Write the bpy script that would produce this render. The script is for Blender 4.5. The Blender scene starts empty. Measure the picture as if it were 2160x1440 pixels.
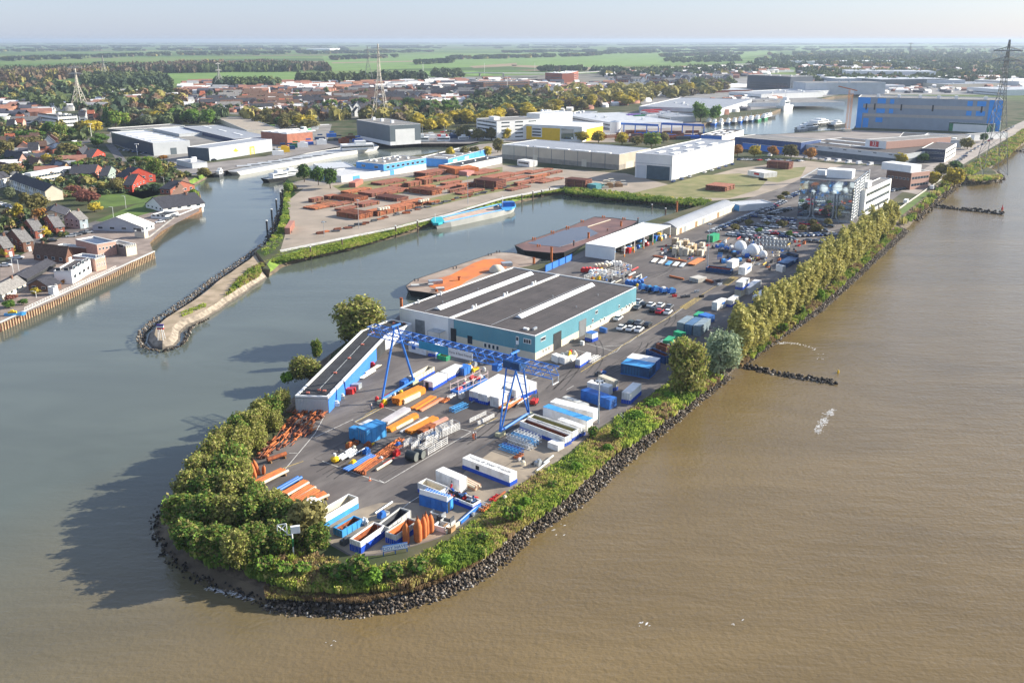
import bpy,math,random
import numpy as np
from mathutils import Vector,Matrix
from mathutils.geometry import tessellate_polygon
R = math.radians
rnd = random.Random(7)
nrs = np.random.RandomState(5)
scene = bpy.context.scene
col = scene.collection

# ------------------------------------------------------------------ camera
F,CX,CY,HY,CH = 1912.0,1080.0,635.0,84.0,85.0
PITCH = math.atan((CY-HY)/F)
cam_d = bpy.data.cameras.new('camera'); cam = bpy.data.objects.new('camera',cam_d); col.objects.link(cam)
cam_d.sensor_width = 36; cam_d.lens = F/2160*36
cam_d.shift_y = -(720-CY)/2160
cam_d.clip_start = 1; cam_d.clip_end = 90000
cam.location = (0,0,CH); cam.rotation_euler = (math.pi/2-PITCH,0,0)
scene.camera = cam
# ------------------------------------------------------------------ world, sun, exposure
SUN_EL,SUN_AZ = R(23),math.atan2(0.955,0.29)      # azimuth clockwise from +Y
w = bpy.data.worlds.new('World'); scene.world = w; w.use_nodes = True
nt = w.node_tree; nt.nodes.clear()
sky = nt.nodes.new('ShaderNodeTexSky'); sky.sky_type = 'NISHITA'; sky.sun_disc = False
sky.sun_elevation = SUN_EL; sky.sun_rotation = SUN_AZ; sky.altitude = 0
sky.air_density = 1.0; sky.dust_density = 0.6; sky.ozone_density = 2.0
bg = nt.nodes.new('ShaderNodeBackground'); bg.inputs[1].default_value = 0.085
out = nt.nodes.new('ShaderNodeOutputWorld')
veil = nt.nodes.new('ShaderNodeMix'); veil.data_type = 'RGBA'; veil.inputs[0].default_value = .62; veil.inputs[7].default_value = (2.5,3.1,4.6,1)   # thin high veil of cloud
nt.links.new(sky.outputs[0],veil.inputs[6]); nt.links.new(veil.outputs[2],bg.inputs[0]); nt.links.new(bg.outputs[0],out.inputs[0])
sd = bpy.data.lights.new('sun', 'SUN'); sd.energy = 5.0; sd.angle = R(0.5); sd.color = (1,.93,.80)
so = bpy.data.objects.new('sun',sd); col.objects.link(so)
S = Vector((math.sin(SUN_AZ)*math.cos(SUN_EL),math.cos(SUN_AZ)*math.cos(SUN_EL),math.sin(SUN_EL)))
so.rotation_euler = (-S).to_track_quat('-Z', 'Y').to_euler(); so.location = (200,200,300)
scene.view_settings.view_transform = 'Standard'; scene.view_settings.look = 'None'
scene.view_settings.exposure = 1.2; scene.view_settings.gamma = 1
scene.cycles.max_bounces = 5; scene.cycles.volume_bounces = 0

# ------------------------------------------------------------------ measuring helpers
cp,sp = math.cos(PITCH),math.sin(PITCH)
def g(x,y,z=0.0):
    "ground point seen at photo pixel x, y on the level z"
    dx = (x-CX)/F; dy = -(y-CY)/F
    wy = cp+dy*sp; wz = -sp+dy*cp; t = (z-CH)/wz
    return Vector((dx*t,wy*t,z))
def px(p):
    zc = p[1]*cp+(CH-p[2])*sp; yc = p[1]*sp-(CH-p[2])*cp
    return CX+F*p[0]/zc,CY-F*yc/zc
def ht(x,yb,yt,zb=0.0):
    P = g(x,yb,zb); dy = -(yt-CY)/F
    return CH+(-sp+dy*cp)*P.y/(cp+dy*sp)-zb
def along(B,d,x):
    "distance t so that B+t*d shows at photo column x"
    k = (x-CX)/F; zb = B[1]*cp+(CH-B[2])*sp
    den = d[0]-k*d[1]*cp
    return (k*zb-B[0])/den if abs(den) > 1e-6 else 0
def rect3(L,N,Rr,z):
    "three photo corners on level z -> near corner and two perpendicular edge vectors"
    B = g(*N,z); A = g(*L,z); C = g(*Rr,z)
    e1 = A-B; e2 = C-B
    l1 = math.hypot(L[0]-N[0],L[1]-N[1]); l2 = math.hypot(Rr[0]-N[0],Rr[1]-N[1])
    if l1 >= l2:
        d = Vector((e1.y,-e1.x,0)).normalized()
        if d.dot(e2) < 0: d = -d
        t = along(B,d,Rr[0]); 
        if not 0.25*e2.length < t < 4*e2.length: t = e2.length
        e2 = d*t
    else:
        d = Vector((e2.y,-e2.x,0)).normalized()
        if d.dot(e1) < 0: d = -d
        t = along(B,d,L[0])
        if not 0.25*e1.length < t < 4*e1.length: t = e1.length
        e1 = d*t
    return B,e1,e2

# ------------------------------------------------------------------ materials
def lin(c): return tuple(list(c)+[1])
MC = {}
def M(name,c,rough=.75,var=.12,scale=.35,c2=None,metal=0,spec=.3,bump=0,bscale=None,detail=3,objrand=0,lo=.35,hi=.65):
    if name in MC: return MC[name]
    m = bpy.data.materials.new(name); m.use_nodes = True; n = m.node_tree.nodes; l = m.node_tree.links
    b = n['Principled BSDF']; b.inputs['Roughness'].default_value = rough; b.inputs['Metallic'].default_value = metal
    b.inputs['Specular IOR Level'].default_value = spec
    tc = n.new('ShaderNodeTexCoord'); no = n.new('ShaderNodeTexNoise'); no.inputs['Scale'].default_value = scale; no.inputs['Detail'].default_value = detail
    l.new(tc.outputs['Object'],no.inputs['Vector'])
    rp = n.new('ShaderNodeValToRGB'); l.new(no.outputs['Fac'],rp.inputs[0])
    a = c2 if c2 else tuple(x*(1-var) for x in c); bb = c if c2 else tuple(min(1,x*(1+var)) for x in c)
    rp.color_ramp.elements[0].position = lo; rp.color_ramp.elements[1].position = hi
    rp.color_ramp.elements[0].color = lin(a); rp.color_ramp.elements[1].color = lin(bb)
    o = rp.outputs[0]
    if objrand:
        oi = n.new('ShaderNodeObjectInfo'); hs = n.new('ShaderNodeHueSaturation')
        mr = n.new('ShaderNodeMapRange'); mr.inputs[3].default_value = 1-objrand; mr.inputs[4].default_value = 1+objrand
        l.new(oi.outputs['Random'],mr.inputs[0]); l.new(mr.outputs[0],hs.inputs['Value']); l.new(o,hs.inputs['Color']); o = hs.outputs[0]
    l.new(o,b.inputs['Base Color'])
    if bump:
        n2 = n.new('ShaderNodeTexNoise'); n2.inputs['Scale'].default_value = bscale or scale*6; n2.inputs['Detail'].default_value = 3
        l.new(tc.outputs['Object'],n2.inputs['Vector'])
        bm = n.new('ShaderNodeBump'); bm.inputs['Strength'].default_value = bump; bm.inputs['Distance'].default_value = .3
        l.new(n2.outputs['Fac'],bm.inputs['Height']); l.new(bm.outputs[0],b.inputs['Normal'])
    MC[name] = m; return m
def corr(name,c,period=.35,rough=.5,var=.06,depth=.05,metal=0):
    "profiled sheet: vertical ribs as bump along a mixed horizontal axis"
    if name in MC: return MC[name]
    m = M(name,c,rough,var,.15,metal=metal); n = m.node_tree.nodes; l = m.node_tree.links
    b = n['Principled BSDF']; tc = n.new('ShaderNodeTexCoord'); sx = n.new('ShaderNodeSeparateXYZ'); l.new(tc.outputs['Object'],sx.inputs[0])
    a = n.new('ShaderNodeMath'); a.operation = 'MULTIPLY'; a.inputs[1].default_value = .7; l.new(sx.outputs[1],a.inputs[0])
    ad = n.new('ShaderNodeMath'); ad.operation = 'ADD'; l.new(sx.outputs[0],ad.inputs[0]); l.new(a.outputs[0],ad.inputs[1])
    mu = n.new('ShaderNodeMath'); mu.operation = 'MULTIPLY'; mu.inputs[1].default_value = 6.283/period; l.new(ad.outputs[0],mu.inputs[0])
    si = n.new('ShaderNodeMath'); si.operation = 'SINE'; l.new(mu.outputs[0],si.inputs[0])
    bm = n.new('ShaderNodeBump'); bm.inputs['Strength'].default_value = .5; bm.inputs['Distance'].default_value = depth
    l.new(si.outputs[0],bm.inputs['Height']); l.new(bm.outputs[0],b.inputs['Normal']); return m
def leafmat(name,a,b_,scale=.5,tr=.35,rand=.18):
    if name in MC: return MC[name]
    m = M(name,b_,.7,c2=a,scale=scale,spec=.15,objrand=rand,lo=.3,hi=.7); n = m.node_tree.nodes; l = m.node_tree.links
    b = n['Principled BSDF']; t = n.new('ShaderNodeBsdfTranslucent'); mx = n.new('ShaderNodeMixShader'); mx.inputs[0].default_value = tr
    src = b.inputs['Base Color'].links[0].from_socket; l.new(src,t.inputs['Color'])
    o = n['Material Output']; l.new(b.outputs[0],mx.inputs[1]); l.new(t.outputs[0],mx.inputs[2]); l.new(mx.outputs[0],o.inputs['Surface']); return m

WHITE = M('white_paint',(.78,.78,.76),.55,.04)
WPANEL = corr('white_sheet',(.74,.74,.72))
GREYW = corr('grey_sheet',(.42,.45,.48))
LGREY = corr('light_grey_sheet',(.55,.57,.58))
DGREY = corr('dark_grey_sheet',(.12,.15,.17))
BLUE = M('blue_paint',(.02,.13,.50),.45,.12)
LBLUE = M('light_blue_paint',(.08,.32,.68),.45,.1)
BSHEET = corr('blue_sheet',(.045,.19,.60))
CRANEB = M('crane_blue',(.035,.17,.55),.4,.15)
BEIGE = corr('beige_sheet',(.52,.45,.35),period=.6)
CREAM = M('cream_plaster',(.62,.56,.44),.8,.06)
CONC = M('concrete',(.42,.40,.36),.9,.2,.25)
RUST = M('rust',(.36,.105,.035),.85,c2=(.17,.05,.025),scale=1.1)
RUSTL = M('orange_rust',(.55,.17,.045),.8,c2=(.38,.11,.04),scale=.8)
RUSTD = M('dark_rust',(.12,.045,.03),.85,c2=(.20,.07,.04),scale=.7)
ORANGE = M('orange_paint',(.72,.24,.03),.6,.12,1.2)
ROOFD = M('dark_bitumen',(.088,.076,.074),.9,c2=(.058,.052,.052),scale=.16,detail=7,bump=.1,lo=.3,hi=.7)
ROOFN = M('black_bitumen',(.035,.037,.042),.85,.2,.3)
ROOFG = M('grey_bitumen',(.20,.19,.18),.9,.18,.15)
ROOFL = corr('light_metal_roof',(.50,.51,.52),period=.8,rough=.45)
ROOFM = corr('mid_metal_roof',(.30,.31,.33),period=.8,rough=.45)
TILED = M('dark_roof_tile',(.045,.045,.055),.8,.3,1.5,bump=.4,bscale=5)
TILEG = M('grey_roof_tile',(.20,.19,.18),.85,.25,1.5,bump=.4,bscale=5)
TILEB = M('brown_roof_tile',(.12,.07,.05),.85,.25,1.5,bump=.4,bscale=5)
TILER = M('red_roof_tile',(.34,.10,.05),.85,.25,1.5,bump=.4,bscale=5)
BRICKR = M('red_brick',(.30,.10,.065),.9,.2,2.5)
BRICKP = M('pink_brick',(.48,.29,.23),.9,.12,2)
BRICKB = M('brown_brick',(.16,.085,.06),.9,.2,2)
BRICKY = M('yellow_brick',(.50,.36,.19),.9,.12,2)
BARNR = M('red_timber',(.36,.045,.025),.7,.15,2)
GLASS = M('window_glass',(.03,.045,.06),.08,.3,.5,spec=.7)
SOLAR = M('solar_panel',(.02,.03,.07),.2,.2,1,spec=.6)
BLACK = M('black_rubber',(.02,.02,.022),.7)
DARK = M('dark_opening',(.03,.032,.035),.8,.3)
STEEL = M('galvanised_steel',(.42,.45,.48),.4,.15,1,metal=.5)
DSTEEL = M('dark_steel',(.07,.075,.085),.5,.2)
GREENP = M('green_paint',(.03,.22,.09),.5,.2)
YELLOW = M('yellow_paint',(.80,.50,.02),.5,.05)
REDP = M('red_paint',(.55,.03,.03),.4,.1)
TEAL = corr('teal_sheet',(.11,.28,.34),period=.5)
WOOD = M('timber',(.30,.18,.09),.85,.3,1.5)
BARK = M('bark',(.10,.07,.05),.9,.3,2)
SKIN = M('skin',(.5,.3,.22),.6)

# ------------------------------------------------------------------ mesh builder
class MB:
    def __init__(s): s.v = []; s.f = []; s.m = []
    def poly(s,pts,m=0):
        k = len(s.v); s.v += [tuple(p) for p in pts]; s.f.append(tuple(range(k,k+len(pts)))); s.m.append(m)
    def box(s,o,a,b,c,m=0,top=None,skip=()):
        o = Vector(o); a = Vector(a); b = Vector(b); c = Vector(c)
        if a.cross(b).dot(c) < 0: a,b = b,a
        k = len(s.v); s.v += [tuple(p) for p in (o,o+a,o+a+b,o+b,o+c,o+a+c,o+a+b+c,o+b+c)]
        for i,q in enumerate(((3,2,1,0),(4,5,6,7),(0,1,5,4),(1,2,6,5),(2,3,7,6),(3,0,4,7))):
            if i in skip: continue
            s.f.append(tuple(k+j for j in q)); s.m.append(top if (i == 1 and top is not None) else m)
        return s
    def cbox(s,c,a,b,h,m=0): 
        a = Vector(a); b = Vector(b); return s.box(Vector(c)-a/2-b/2,a,b,(0,0,h),m)
    def prism(s,pts,z0,z1,m=0,top=None,bottom=False):
        n = len(pts); ar = sum(pts[i][0]*pts[(i+1) % n][1]-pts[(i+1) % n][0]*pts[i][1] for i in range(n))
        if ar < 0: pts = pts[::-1]
        k = len(s.v); s.v += [(p[0],p[1],z0) for p in pts]+[(p[0],p[1],z1) for p in pts]
        for i in range(n): j = (i+1) % n; s.f.append((k+i,k+j,k+n+j,k+n+i)); s.m.append(m)
        for t in tessellate_polygon([[Vector((p[0],p[1],0)) for p in pts]]):
            a,b,c = t
            cr = (pts[b][0]-pts[a][0])*(pts[c][1]-pts[a][1])-(pts[b][1]-pts[a][1])*(pts[c][0]-pts[a][0])
            if cr < 0: b,c = c,b
            s.f.append((k+n+a,k+n+b,k+n+c)); s.m.append(m if top is None else top)
            if bottom: s.f.append((k+a,k+c,k+b)); s.m.append(m)
        return s
    def tube(s,p,q,r,n=6,r2=None,m=0,cap=True):
        p = Vector(p); q = Vector(q); d = (q-p)
        if d.length < 1e-6: return s
        d.normalize(); u = d.cross(Vector((0,0,1)) if abs(d.z) < .9 else Vector((1,0,0))).normalized(); v = d.cross(u)
        r2 = r if r2 is None else r2; k = len(s.v)
        for c,rr in ((p,r),(q,r2)):
            for i in range(n):
                a = 2*math.pi*i/n+.4; s.v.append(tuple(c+(u*math.cos(a)+v*math.sin(a))*rr))
        for i in range(n): j = (i+1) % n; s.f.append((k+i,k+j,k+n+j,k+n+i)); s.m.append(m)
        if cap: s.f.append(tuple(k+i for i in range(n-1,-1,-1))); s.m.append(m); s.f.append(tuple(k+n+i for i in range(n))); s.m.append(m)
        return s
    def lathe(s,c,prof,n=10,m=0):
        c = Vector(c); k = len(s.v)
        for r_,z in prof:
            for i in range(n): a = 2*math.pi*i/n; s.v.append((c.x+r_*math.cos(a),c.y+r_*math.sin(a),c.z+z))
        for j in range(len(prof)-1):
            for i in range(n):
                i2 = (i+1) % n; s.f.append((k+j*n+i,k+j*n+i2,k+(j+1)*n+i2,k+(j+1)*n+i)); s.m.append(m)
        s.f.append(tuple(k+(len(prof)-1)*n+i for i in range(n))); s.m.append(m)
        return s
    def build(s,name,mats,parent=None,smooth=False):
        if not isinstance(mats,(list,tuple)): mats = [mats]
        me = bpy.data.meshes.new(name); off = Vector((0,0,0)); q_ = parent
        while q_: off = off+q_.location; q_ = q_.parent
        org = off
        if parent is None and s.v:
            a = np.array(s.v); org = Vector((float(a[:,0].mean()),float(a[:,1].mean()),float(a[:,2].min())))
        me.from_pydata([(x-org[0],y-org[1],z-org[2]) for x,y,z in s.v],[],s.f)
        for m in mats: me.materials.append(m)
        if len(mats) > 1: me.polygons.foreach_set('material_index',s.m)
        if smooth: me.polygons.foreach_set('use_smooth',[True]*len(s.f))
        o = bpy.data.objects.new(name,me); col.objects.link(o)
        if parent: o.parent = parent
        else: o.location = org
        return o
LABELS = {}
def tag(o,label=None,cat=None,group=None,kind=None):
    if label:
        k = label; LABELS.setdefault(k,[]).append(o.name); o['label'] = label
    if cat: o['category'] = cat
    if group: o['group'] = group
    if kind: o['kind'] = kind
    return o
def T(name,label,cat,loc=(0,0,0),group=None):
    o = bpy.data.objects.new(name,None); o.empty_display_size = .5; col.objects.link(o); o.location = Vector(loc)
    return tag(o,label,cat,group)
def struct(o): o['kind'] = 'structure'; return o
KIDS = {}
def copy_tree(src,loc,rz=0,sc=1.0,scz=None,label=None,group=None):
    c = src.copy(); col.objects.link(c); c.location = loc; c.rotation_euler = (0,0,rz)
    c.scale = (sc,sc,scz if scz else sc)
    if label: c['label'] = label
    if group: c['group'] = group
    for ch in KIDS[src.name]:
        d = ch.copy(); col.objects.link(d); d.parent = c
        for gr in KIDS.get(ch.name,()):
            e = gr.copy(); col.objects.link(e); e.parent = d
    return c
def proto(root):
    "remember the children of a finished prototype"
    KIDS[root.name] = [o for o in col.objects if o.parent == root]
    for k in KIDS[root.name]: KIDS[k.name] = [o for o in col.objects if o.parent == k]
    return root
def drop(root):
    for k in KIDS[root.name]:
        for q in KIDS[k.name]: bpy.data.objects.remove(q)
        bpy.data.objects.remove(k)
    bpy.data.objects.remove(root)
ONES = 'zeroth first second third fourth fifth sixth seventh eighth ninth tenth eleventh twelfth thirteenth fourteenth fifteenth sixteenth seventeenth eighteenth nineteenth'.split()
TENS = {2: 'twenty',3: 'thirty',4: 'forty',5: 'fifty',6: 'sixty',7: 'seventy',8: 'eighty',9: 'ninety'}
TENTH = {2: 'twentieth',3: 'thirtieth',4: 'fortieth',5: 'fiftieth',6: 'sixtieth',7: 'seventieth',8: 'eightieth',9: 'ninetieth'}
def nth(i):
    if i < 20: return ONES[i]
    if i >= 100: return 'hundred-and-'+nth(i-100) if i > 100 else 'hundredth'
    return TENTH[i//10] if i % 10 == 0 else TENS[i//10]+'-'+ONES[i % 10]
def label_row(items,look,where,frm='from the left'):
    "items: (object, key); labels them in order of the key"
    for i,(o,k) in enumerate(sorted(items,key=lambda a: a[1])):
        lk = look(o) if callable(look) else look
        o['label'] = f'{lk}, {nth(i+1)} {frm} {where}'
def text(body,P,ux,up,size,mat,parent,name='lettering',italic=0,center=True):
    cu = bpy.data.curves.new(name, 'FONT'); cu.body = body; cu.size = size; cu.extrude = .01; cu.shear = italic
    cu.align_x = 'CENTER' if center else 'LEFT'; cu.align_y = 'CENTER'; cu.materials.append(mat)
    o_ = bpy.data.objects.new(name,cu); col.objects.link(o_); dg = bpy.context.evaluated_depsgraph_get()
    me = bpy.data.meshes.new_from_object(o_.evaluated_get(dg)); bpy.data.objects.remove(o_)
    o = bpy.data.objects.new(name,me); col.objects.link(o)
    ux = Vector(ux).normalized(); up = Vector(up).normalized(); n = ux.cross(up)
    o.matrix_local = Matrix(((ux.x,up.x,n.x,0),(ux.y,up.y,n.y,0),(ux.z,up.z,n.z,0),(0,0,0,1)))
    if parent: o.parent = parent; o.location = Vector(P)-parent.location
    else: o.location = P
    return o
# ================================================================== SETTING
WZ = -3.0
def watermat():
    m = bpy.data.materials.new('river_water'); m.use_nodes = True; n = m.node_tree.nodes; l = m.node_tree.links
    b = n['Principled BSDF']; b.inputs['Roughness'].default_value = .12; b.inputs['IOR'].default_value = 1.4; b.inputs['Specular IOR Level'].default_value = .5
    tc = n.new('ShaderNodeTexCoord'); sx = n.new('ShaderNodeSeparateXYZ'); l.new(tc.outputs['Object'],sx.inputs[0])
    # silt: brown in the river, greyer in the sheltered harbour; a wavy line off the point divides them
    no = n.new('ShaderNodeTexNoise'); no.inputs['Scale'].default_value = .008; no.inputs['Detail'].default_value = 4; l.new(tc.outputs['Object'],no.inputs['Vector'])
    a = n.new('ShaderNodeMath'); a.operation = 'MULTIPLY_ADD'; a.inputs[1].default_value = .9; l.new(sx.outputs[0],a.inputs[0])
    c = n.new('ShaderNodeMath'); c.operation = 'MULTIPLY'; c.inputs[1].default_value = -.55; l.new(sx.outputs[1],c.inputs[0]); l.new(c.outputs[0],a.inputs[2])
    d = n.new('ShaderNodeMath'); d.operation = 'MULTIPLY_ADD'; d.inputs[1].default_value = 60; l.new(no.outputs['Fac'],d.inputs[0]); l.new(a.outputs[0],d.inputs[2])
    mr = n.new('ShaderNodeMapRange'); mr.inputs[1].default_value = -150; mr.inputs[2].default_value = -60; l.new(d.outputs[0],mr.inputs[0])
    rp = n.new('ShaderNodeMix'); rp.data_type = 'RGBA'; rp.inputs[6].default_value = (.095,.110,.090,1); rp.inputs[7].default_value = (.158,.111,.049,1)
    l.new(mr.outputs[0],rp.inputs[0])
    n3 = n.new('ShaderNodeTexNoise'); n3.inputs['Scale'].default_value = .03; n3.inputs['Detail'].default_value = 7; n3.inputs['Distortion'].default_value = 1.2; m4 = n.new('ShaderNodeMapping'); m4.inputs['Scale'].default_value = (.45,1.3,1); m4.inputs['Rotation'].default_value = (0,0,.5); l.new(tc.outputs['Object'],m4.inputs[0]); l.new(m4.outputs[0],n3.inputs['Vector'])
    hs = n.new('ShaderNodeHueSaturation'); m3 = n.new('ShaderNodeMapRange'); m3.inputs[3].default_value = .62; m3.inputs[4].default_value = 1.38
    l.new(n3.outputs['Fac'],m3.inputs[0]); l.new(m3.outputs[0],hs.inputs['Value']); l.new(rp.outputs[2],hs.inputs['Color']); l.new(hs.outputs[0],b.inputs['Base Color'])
    # ripples: long swell lines plus chop, stronger on the open river
    mp = n.new('ShaderNodeMapping'); mp.inputs['Scale'].default_value = (.10,.33,1); mp.inputs['Rotation'].default_value = (0,0,.25); l.new(tc.outputs['Object'],mp.inputs[0])
    w1 = n.new('ShaderNodeTexNoise'); w1.inputs['Scale'].default_value = 1; w1.inputs['Detail'].default_value = 5; w1.inputs['Roughness'].default_value = .62; l.new(mp.outputs[0],w1.inputs['Vector'])
    w2 = n.new('ShaderNodeTexNoise'); w2.inputs['Scale'].default_value = 1.1; w2.inputs['Detail'].default_value = 3; l.new(tc.outputs['Object'],w2.inputs['Vector'])
    ad = n.new('ShaderNodeMath'); ad.operation = 'MULTIPLY_ADD'; ad.inputs[1].default_value = .35; l.new(w2.outputs['Fac'],ad.inputs[0]); l.new(w1.outputs['Fac'],ad.inputs[2])
    st = n.new('ShaderNodeMapRange'); st.inputs[3].default_value = .06; st.inputs[4].default_value = .38; l.new(mr.outputs[0],st.inputs[0])
    bm = n.new('ShaderNodeBump'); bm.inputs['Distance'].default_value = .9; l.new(st.outputs[0],bm.inputs['Strength']); l.new(ad.outputs[0],bm.inputs['Height']); l.new(bm.outputs[0],b.inputs['Normal'])
    return m
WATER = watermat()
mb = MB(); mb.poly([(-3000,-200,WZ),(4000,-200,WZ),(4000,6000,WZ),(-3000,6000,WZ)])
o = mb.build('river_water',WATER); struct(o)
# the sheet's texture should sit in world metres
for v_ in o.data.vertices: v_.co.x += o.location.x; v_.co.y += o.location.y
o.location.x = 0; o.location.y = 0

def densify(pts,step=7.0,jit=0.5):
    out_ = []
    n = len(pts)
    for i in range(n):
        a,b = pts[i],pts[(i+1) % n]; L = (b[0]-a[0]).length
        k = max(1,int(L/step)) if a[2] != 'q' and a[2] != 'x' else 1
        for j in range(k):
            t = j/k; p = a[0].lerp(b[0],t); d = a[1]*(1-t)+b[1]*t
            if j and jit: p = p+Vector((rnd.uniform(-jit,jit),rnd.uniform(-jit,jit),0))
            out_.append([p,d,a[2]])
    return out_
def land(name,pts,z_top,mats,hole=None,sub=True):
    "pts: (vec, inset, style); a top sheet plus the bank faces down to below the water"
    P = densify(pts) if sub else pts
    n = len(P); ar = sum(P[i][0].x*P[(i+1) % n][0].y-P[(i+1) % n][0].x*P[i][0].y for i in range(n))
    sgn = 1 if ar > 0 else -1
    top = []
    for i in range(n):
        a,b,c = P[i-1][0],P[i][0],P[(i+1) % n][0]
        t = (c-a); t.z = 0; t.normalize(); nn = Vector((-t.y,t.x,0))*sgn
        zt = z_top if not callable(z_top) else z_top(b)
        top.append(Vector((b.x,b.y,0))+nn*P[i][1]+Vector((0,0,zt)))
    mb = MB(); k = 0
    mi = {'q': 1, 'g': 2, 's': 3, 'x': 1, 'm': 4}
    for i in range(n):
        j = (i+1) % n; wa,wb = P[i][0],P[j][0]
        lo_a = Vector((wa.x,wa.y,WZ-.6)); lo_b = Vector((wb.x,wb.y,WZ-.6))
        q = [lo_a,lo_b,top[j],top[i]]
        if sgn < 0: q = q[::-1]
        st = P[i][2]
        if st in 'gs':       # a muddy foot, then the planted slope
            ma = lo_a.lerp(top[i],.42); mb_ = lo_b.lerp(top[j],.42)
            q1 = [lo_a,lo_b,mb_,ma]; q2 = [ma,mb_,top[j],top[i]]
            if sgn < 0: q1 = q1[::-1]; q2 = q2[::-1]
            mb.poly(q1,mi['m']); mb.poly(q2,mi[st])
        else: mb.poly(q,mi[st])
    rings = [[Vector((p.x,p.y,0)) for p in top]]
    allp = list(top)
    if hole:
        rings.append([Vector((p.x,p.y,0)) for p in hole]); allp += [Vector((p.x,p.y,z_top(p) if callable(z_top) else z_top)) for p in hole]
        for i in range(len(hole)):
            a,b = hole[i],hole[(i+1) % len(hole)]
            mb.poly([(a.x,a.y,0),(b.x,b.y,0),(b.x,b.y,WZ-.5),(a.x,a.y,WZ-.5)],1)
    k = len(mb.v); mb.v += [tuple(p) for p in allp]
    for (a,b,c) in tessellate_polygon(rings):
        pa,pb,pc = allp[a],allp[b],allp[c]
        if (pb-pa).cross(pc-pa).z < 0: b,c = c,b
        mb.f.append((k+a,k+b,k+c)); mb.m.append(0)
    o = mb.build(name,mats); c = o.location.copy()
    for v_ in o.data.vertices: v_.co += c
    o.location = (0,0,0); return struct(o)
def W(x,y,d,st): return (g(x,y,WZ),d,st)

def countrymat():
    "open polder: field parcels of different greens, long and narrow, with a worn rough ground near by"
    m = bpy.data.materials.new('polder_ground'); m.use_nodes = True; n = m.node_tree.nodes; l = m.node_tree.links
    b = n['Principled BSDF']; b.inputs['Roughness'].default_value = .95; b.inputs['Specular IOR Level'].default_value = .1
    tc = n.new('ShaderNodeTexCoord'); mp = n.new('ShaderNodeMapping'); mp.vector_type = 'TEXTURE'; mp.inputs['Scale'].default_value = (620,330,1); mp.inputs['Rotation'].default_value = (0,0,.35)
    l.new(tc.outputs['Object'],mp.inputs[0])
    vo = n.new('ShaderNodeTexVoronoi'); vo.inputs['Scale'].default_value = 1; vo.distance = 'CHEBYCHEV'; l.new(mp.outputs[0],vo.inputs['Vector'])
    rp = n.new('ShaderNodeValToRGB'); cr = rp.color_ramp; cr.interpolation = 'CONSTANT'
    cols = [(.0,(.085,.15,.035)),(.22,(.12,.19,.045)),(.42,(.07,.115,.035)),(.6,(.15,.20,.06)),(.78,(.10,.17,.04)),(.92,(.17,.14,.08))]
    cr.elements[0].color = lin(cols[0][1]); cr.elements[1].position = cols[1][0]; cr.elements[1].color = lin(cols[1][1])
    for p,c in cols[2:]: e = cr.elements.new(p); e.color = lin(c)
    sx = n.new('ShaderNodeSeparateColor'); l.new(vo.outputs['Color'],sx.inputs[0]); l.new(sx.outputs[0],rp.inputs[0])
    no = n.new('ShaderNodeTexNoise'); no.inputs['Scale'].default_value = .05; no.inputs['Detail'].default_value = 5; l.new(tc.outputs['Object'],no.inputs['Vector'])
    r2 = n.new('ShaderNodeValToRGB'); r2.color_ramp.elements[0].position = .35; r2.color_ramp.elements[1].position = .65
    r2.color_ramp.elements[0].color = (.035,.055,.02,1); r2.color_ramp.elements[1].color = (.115,.105,.065,1); l.new(no.outputs['Fac'],r2.inputs[0])
    ln = n.new('ShaderNodeVectorMath'); ln.operation = 'LENGTH'; l.new(tc.outputs['Object'],ln.inputs[0])
    mr = n.new('ShaderNodeMapRange'); mr.inputs[1].default_value = 1500; mr.inputs[2].default_value = 1800; l.new(ln.outputs['Value'],mr.inputs[0])
    mx = n.new('ShaderNodeMix'); mx.data_type = 'RGBA'; l.new(mr.outputs[0],mx.inputs[0]); l.new(r2.outputs[0],mx.inputs[6]); l.new(rp.outputs[0],mx.inputs[7])
    l.new(mx.outputs[2],b.inputs['Base Color']); return m
COUNTRY = countrymat()
GRASSB = M('bank_grass',(.16,.24,.035),.9,c2=(.075,.13,.02),scale=.22,bump=.5,bscale=1.2)
REEDB = M('dry_reed_bank',(.17,.125,.085),.95,c2=(.07,.055,.04),scale=.7,bump=.8,bscale=3)
MUD = M('river_mud',(.16,.12,.075),.8,c2=(.085,.065,.045),scale=.3,bump=.4)
QUAYM = M('sheet_pile_steel',(.20,.14,.08),.85,c2=(.10,.075,.05),scale=.5)
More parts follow.
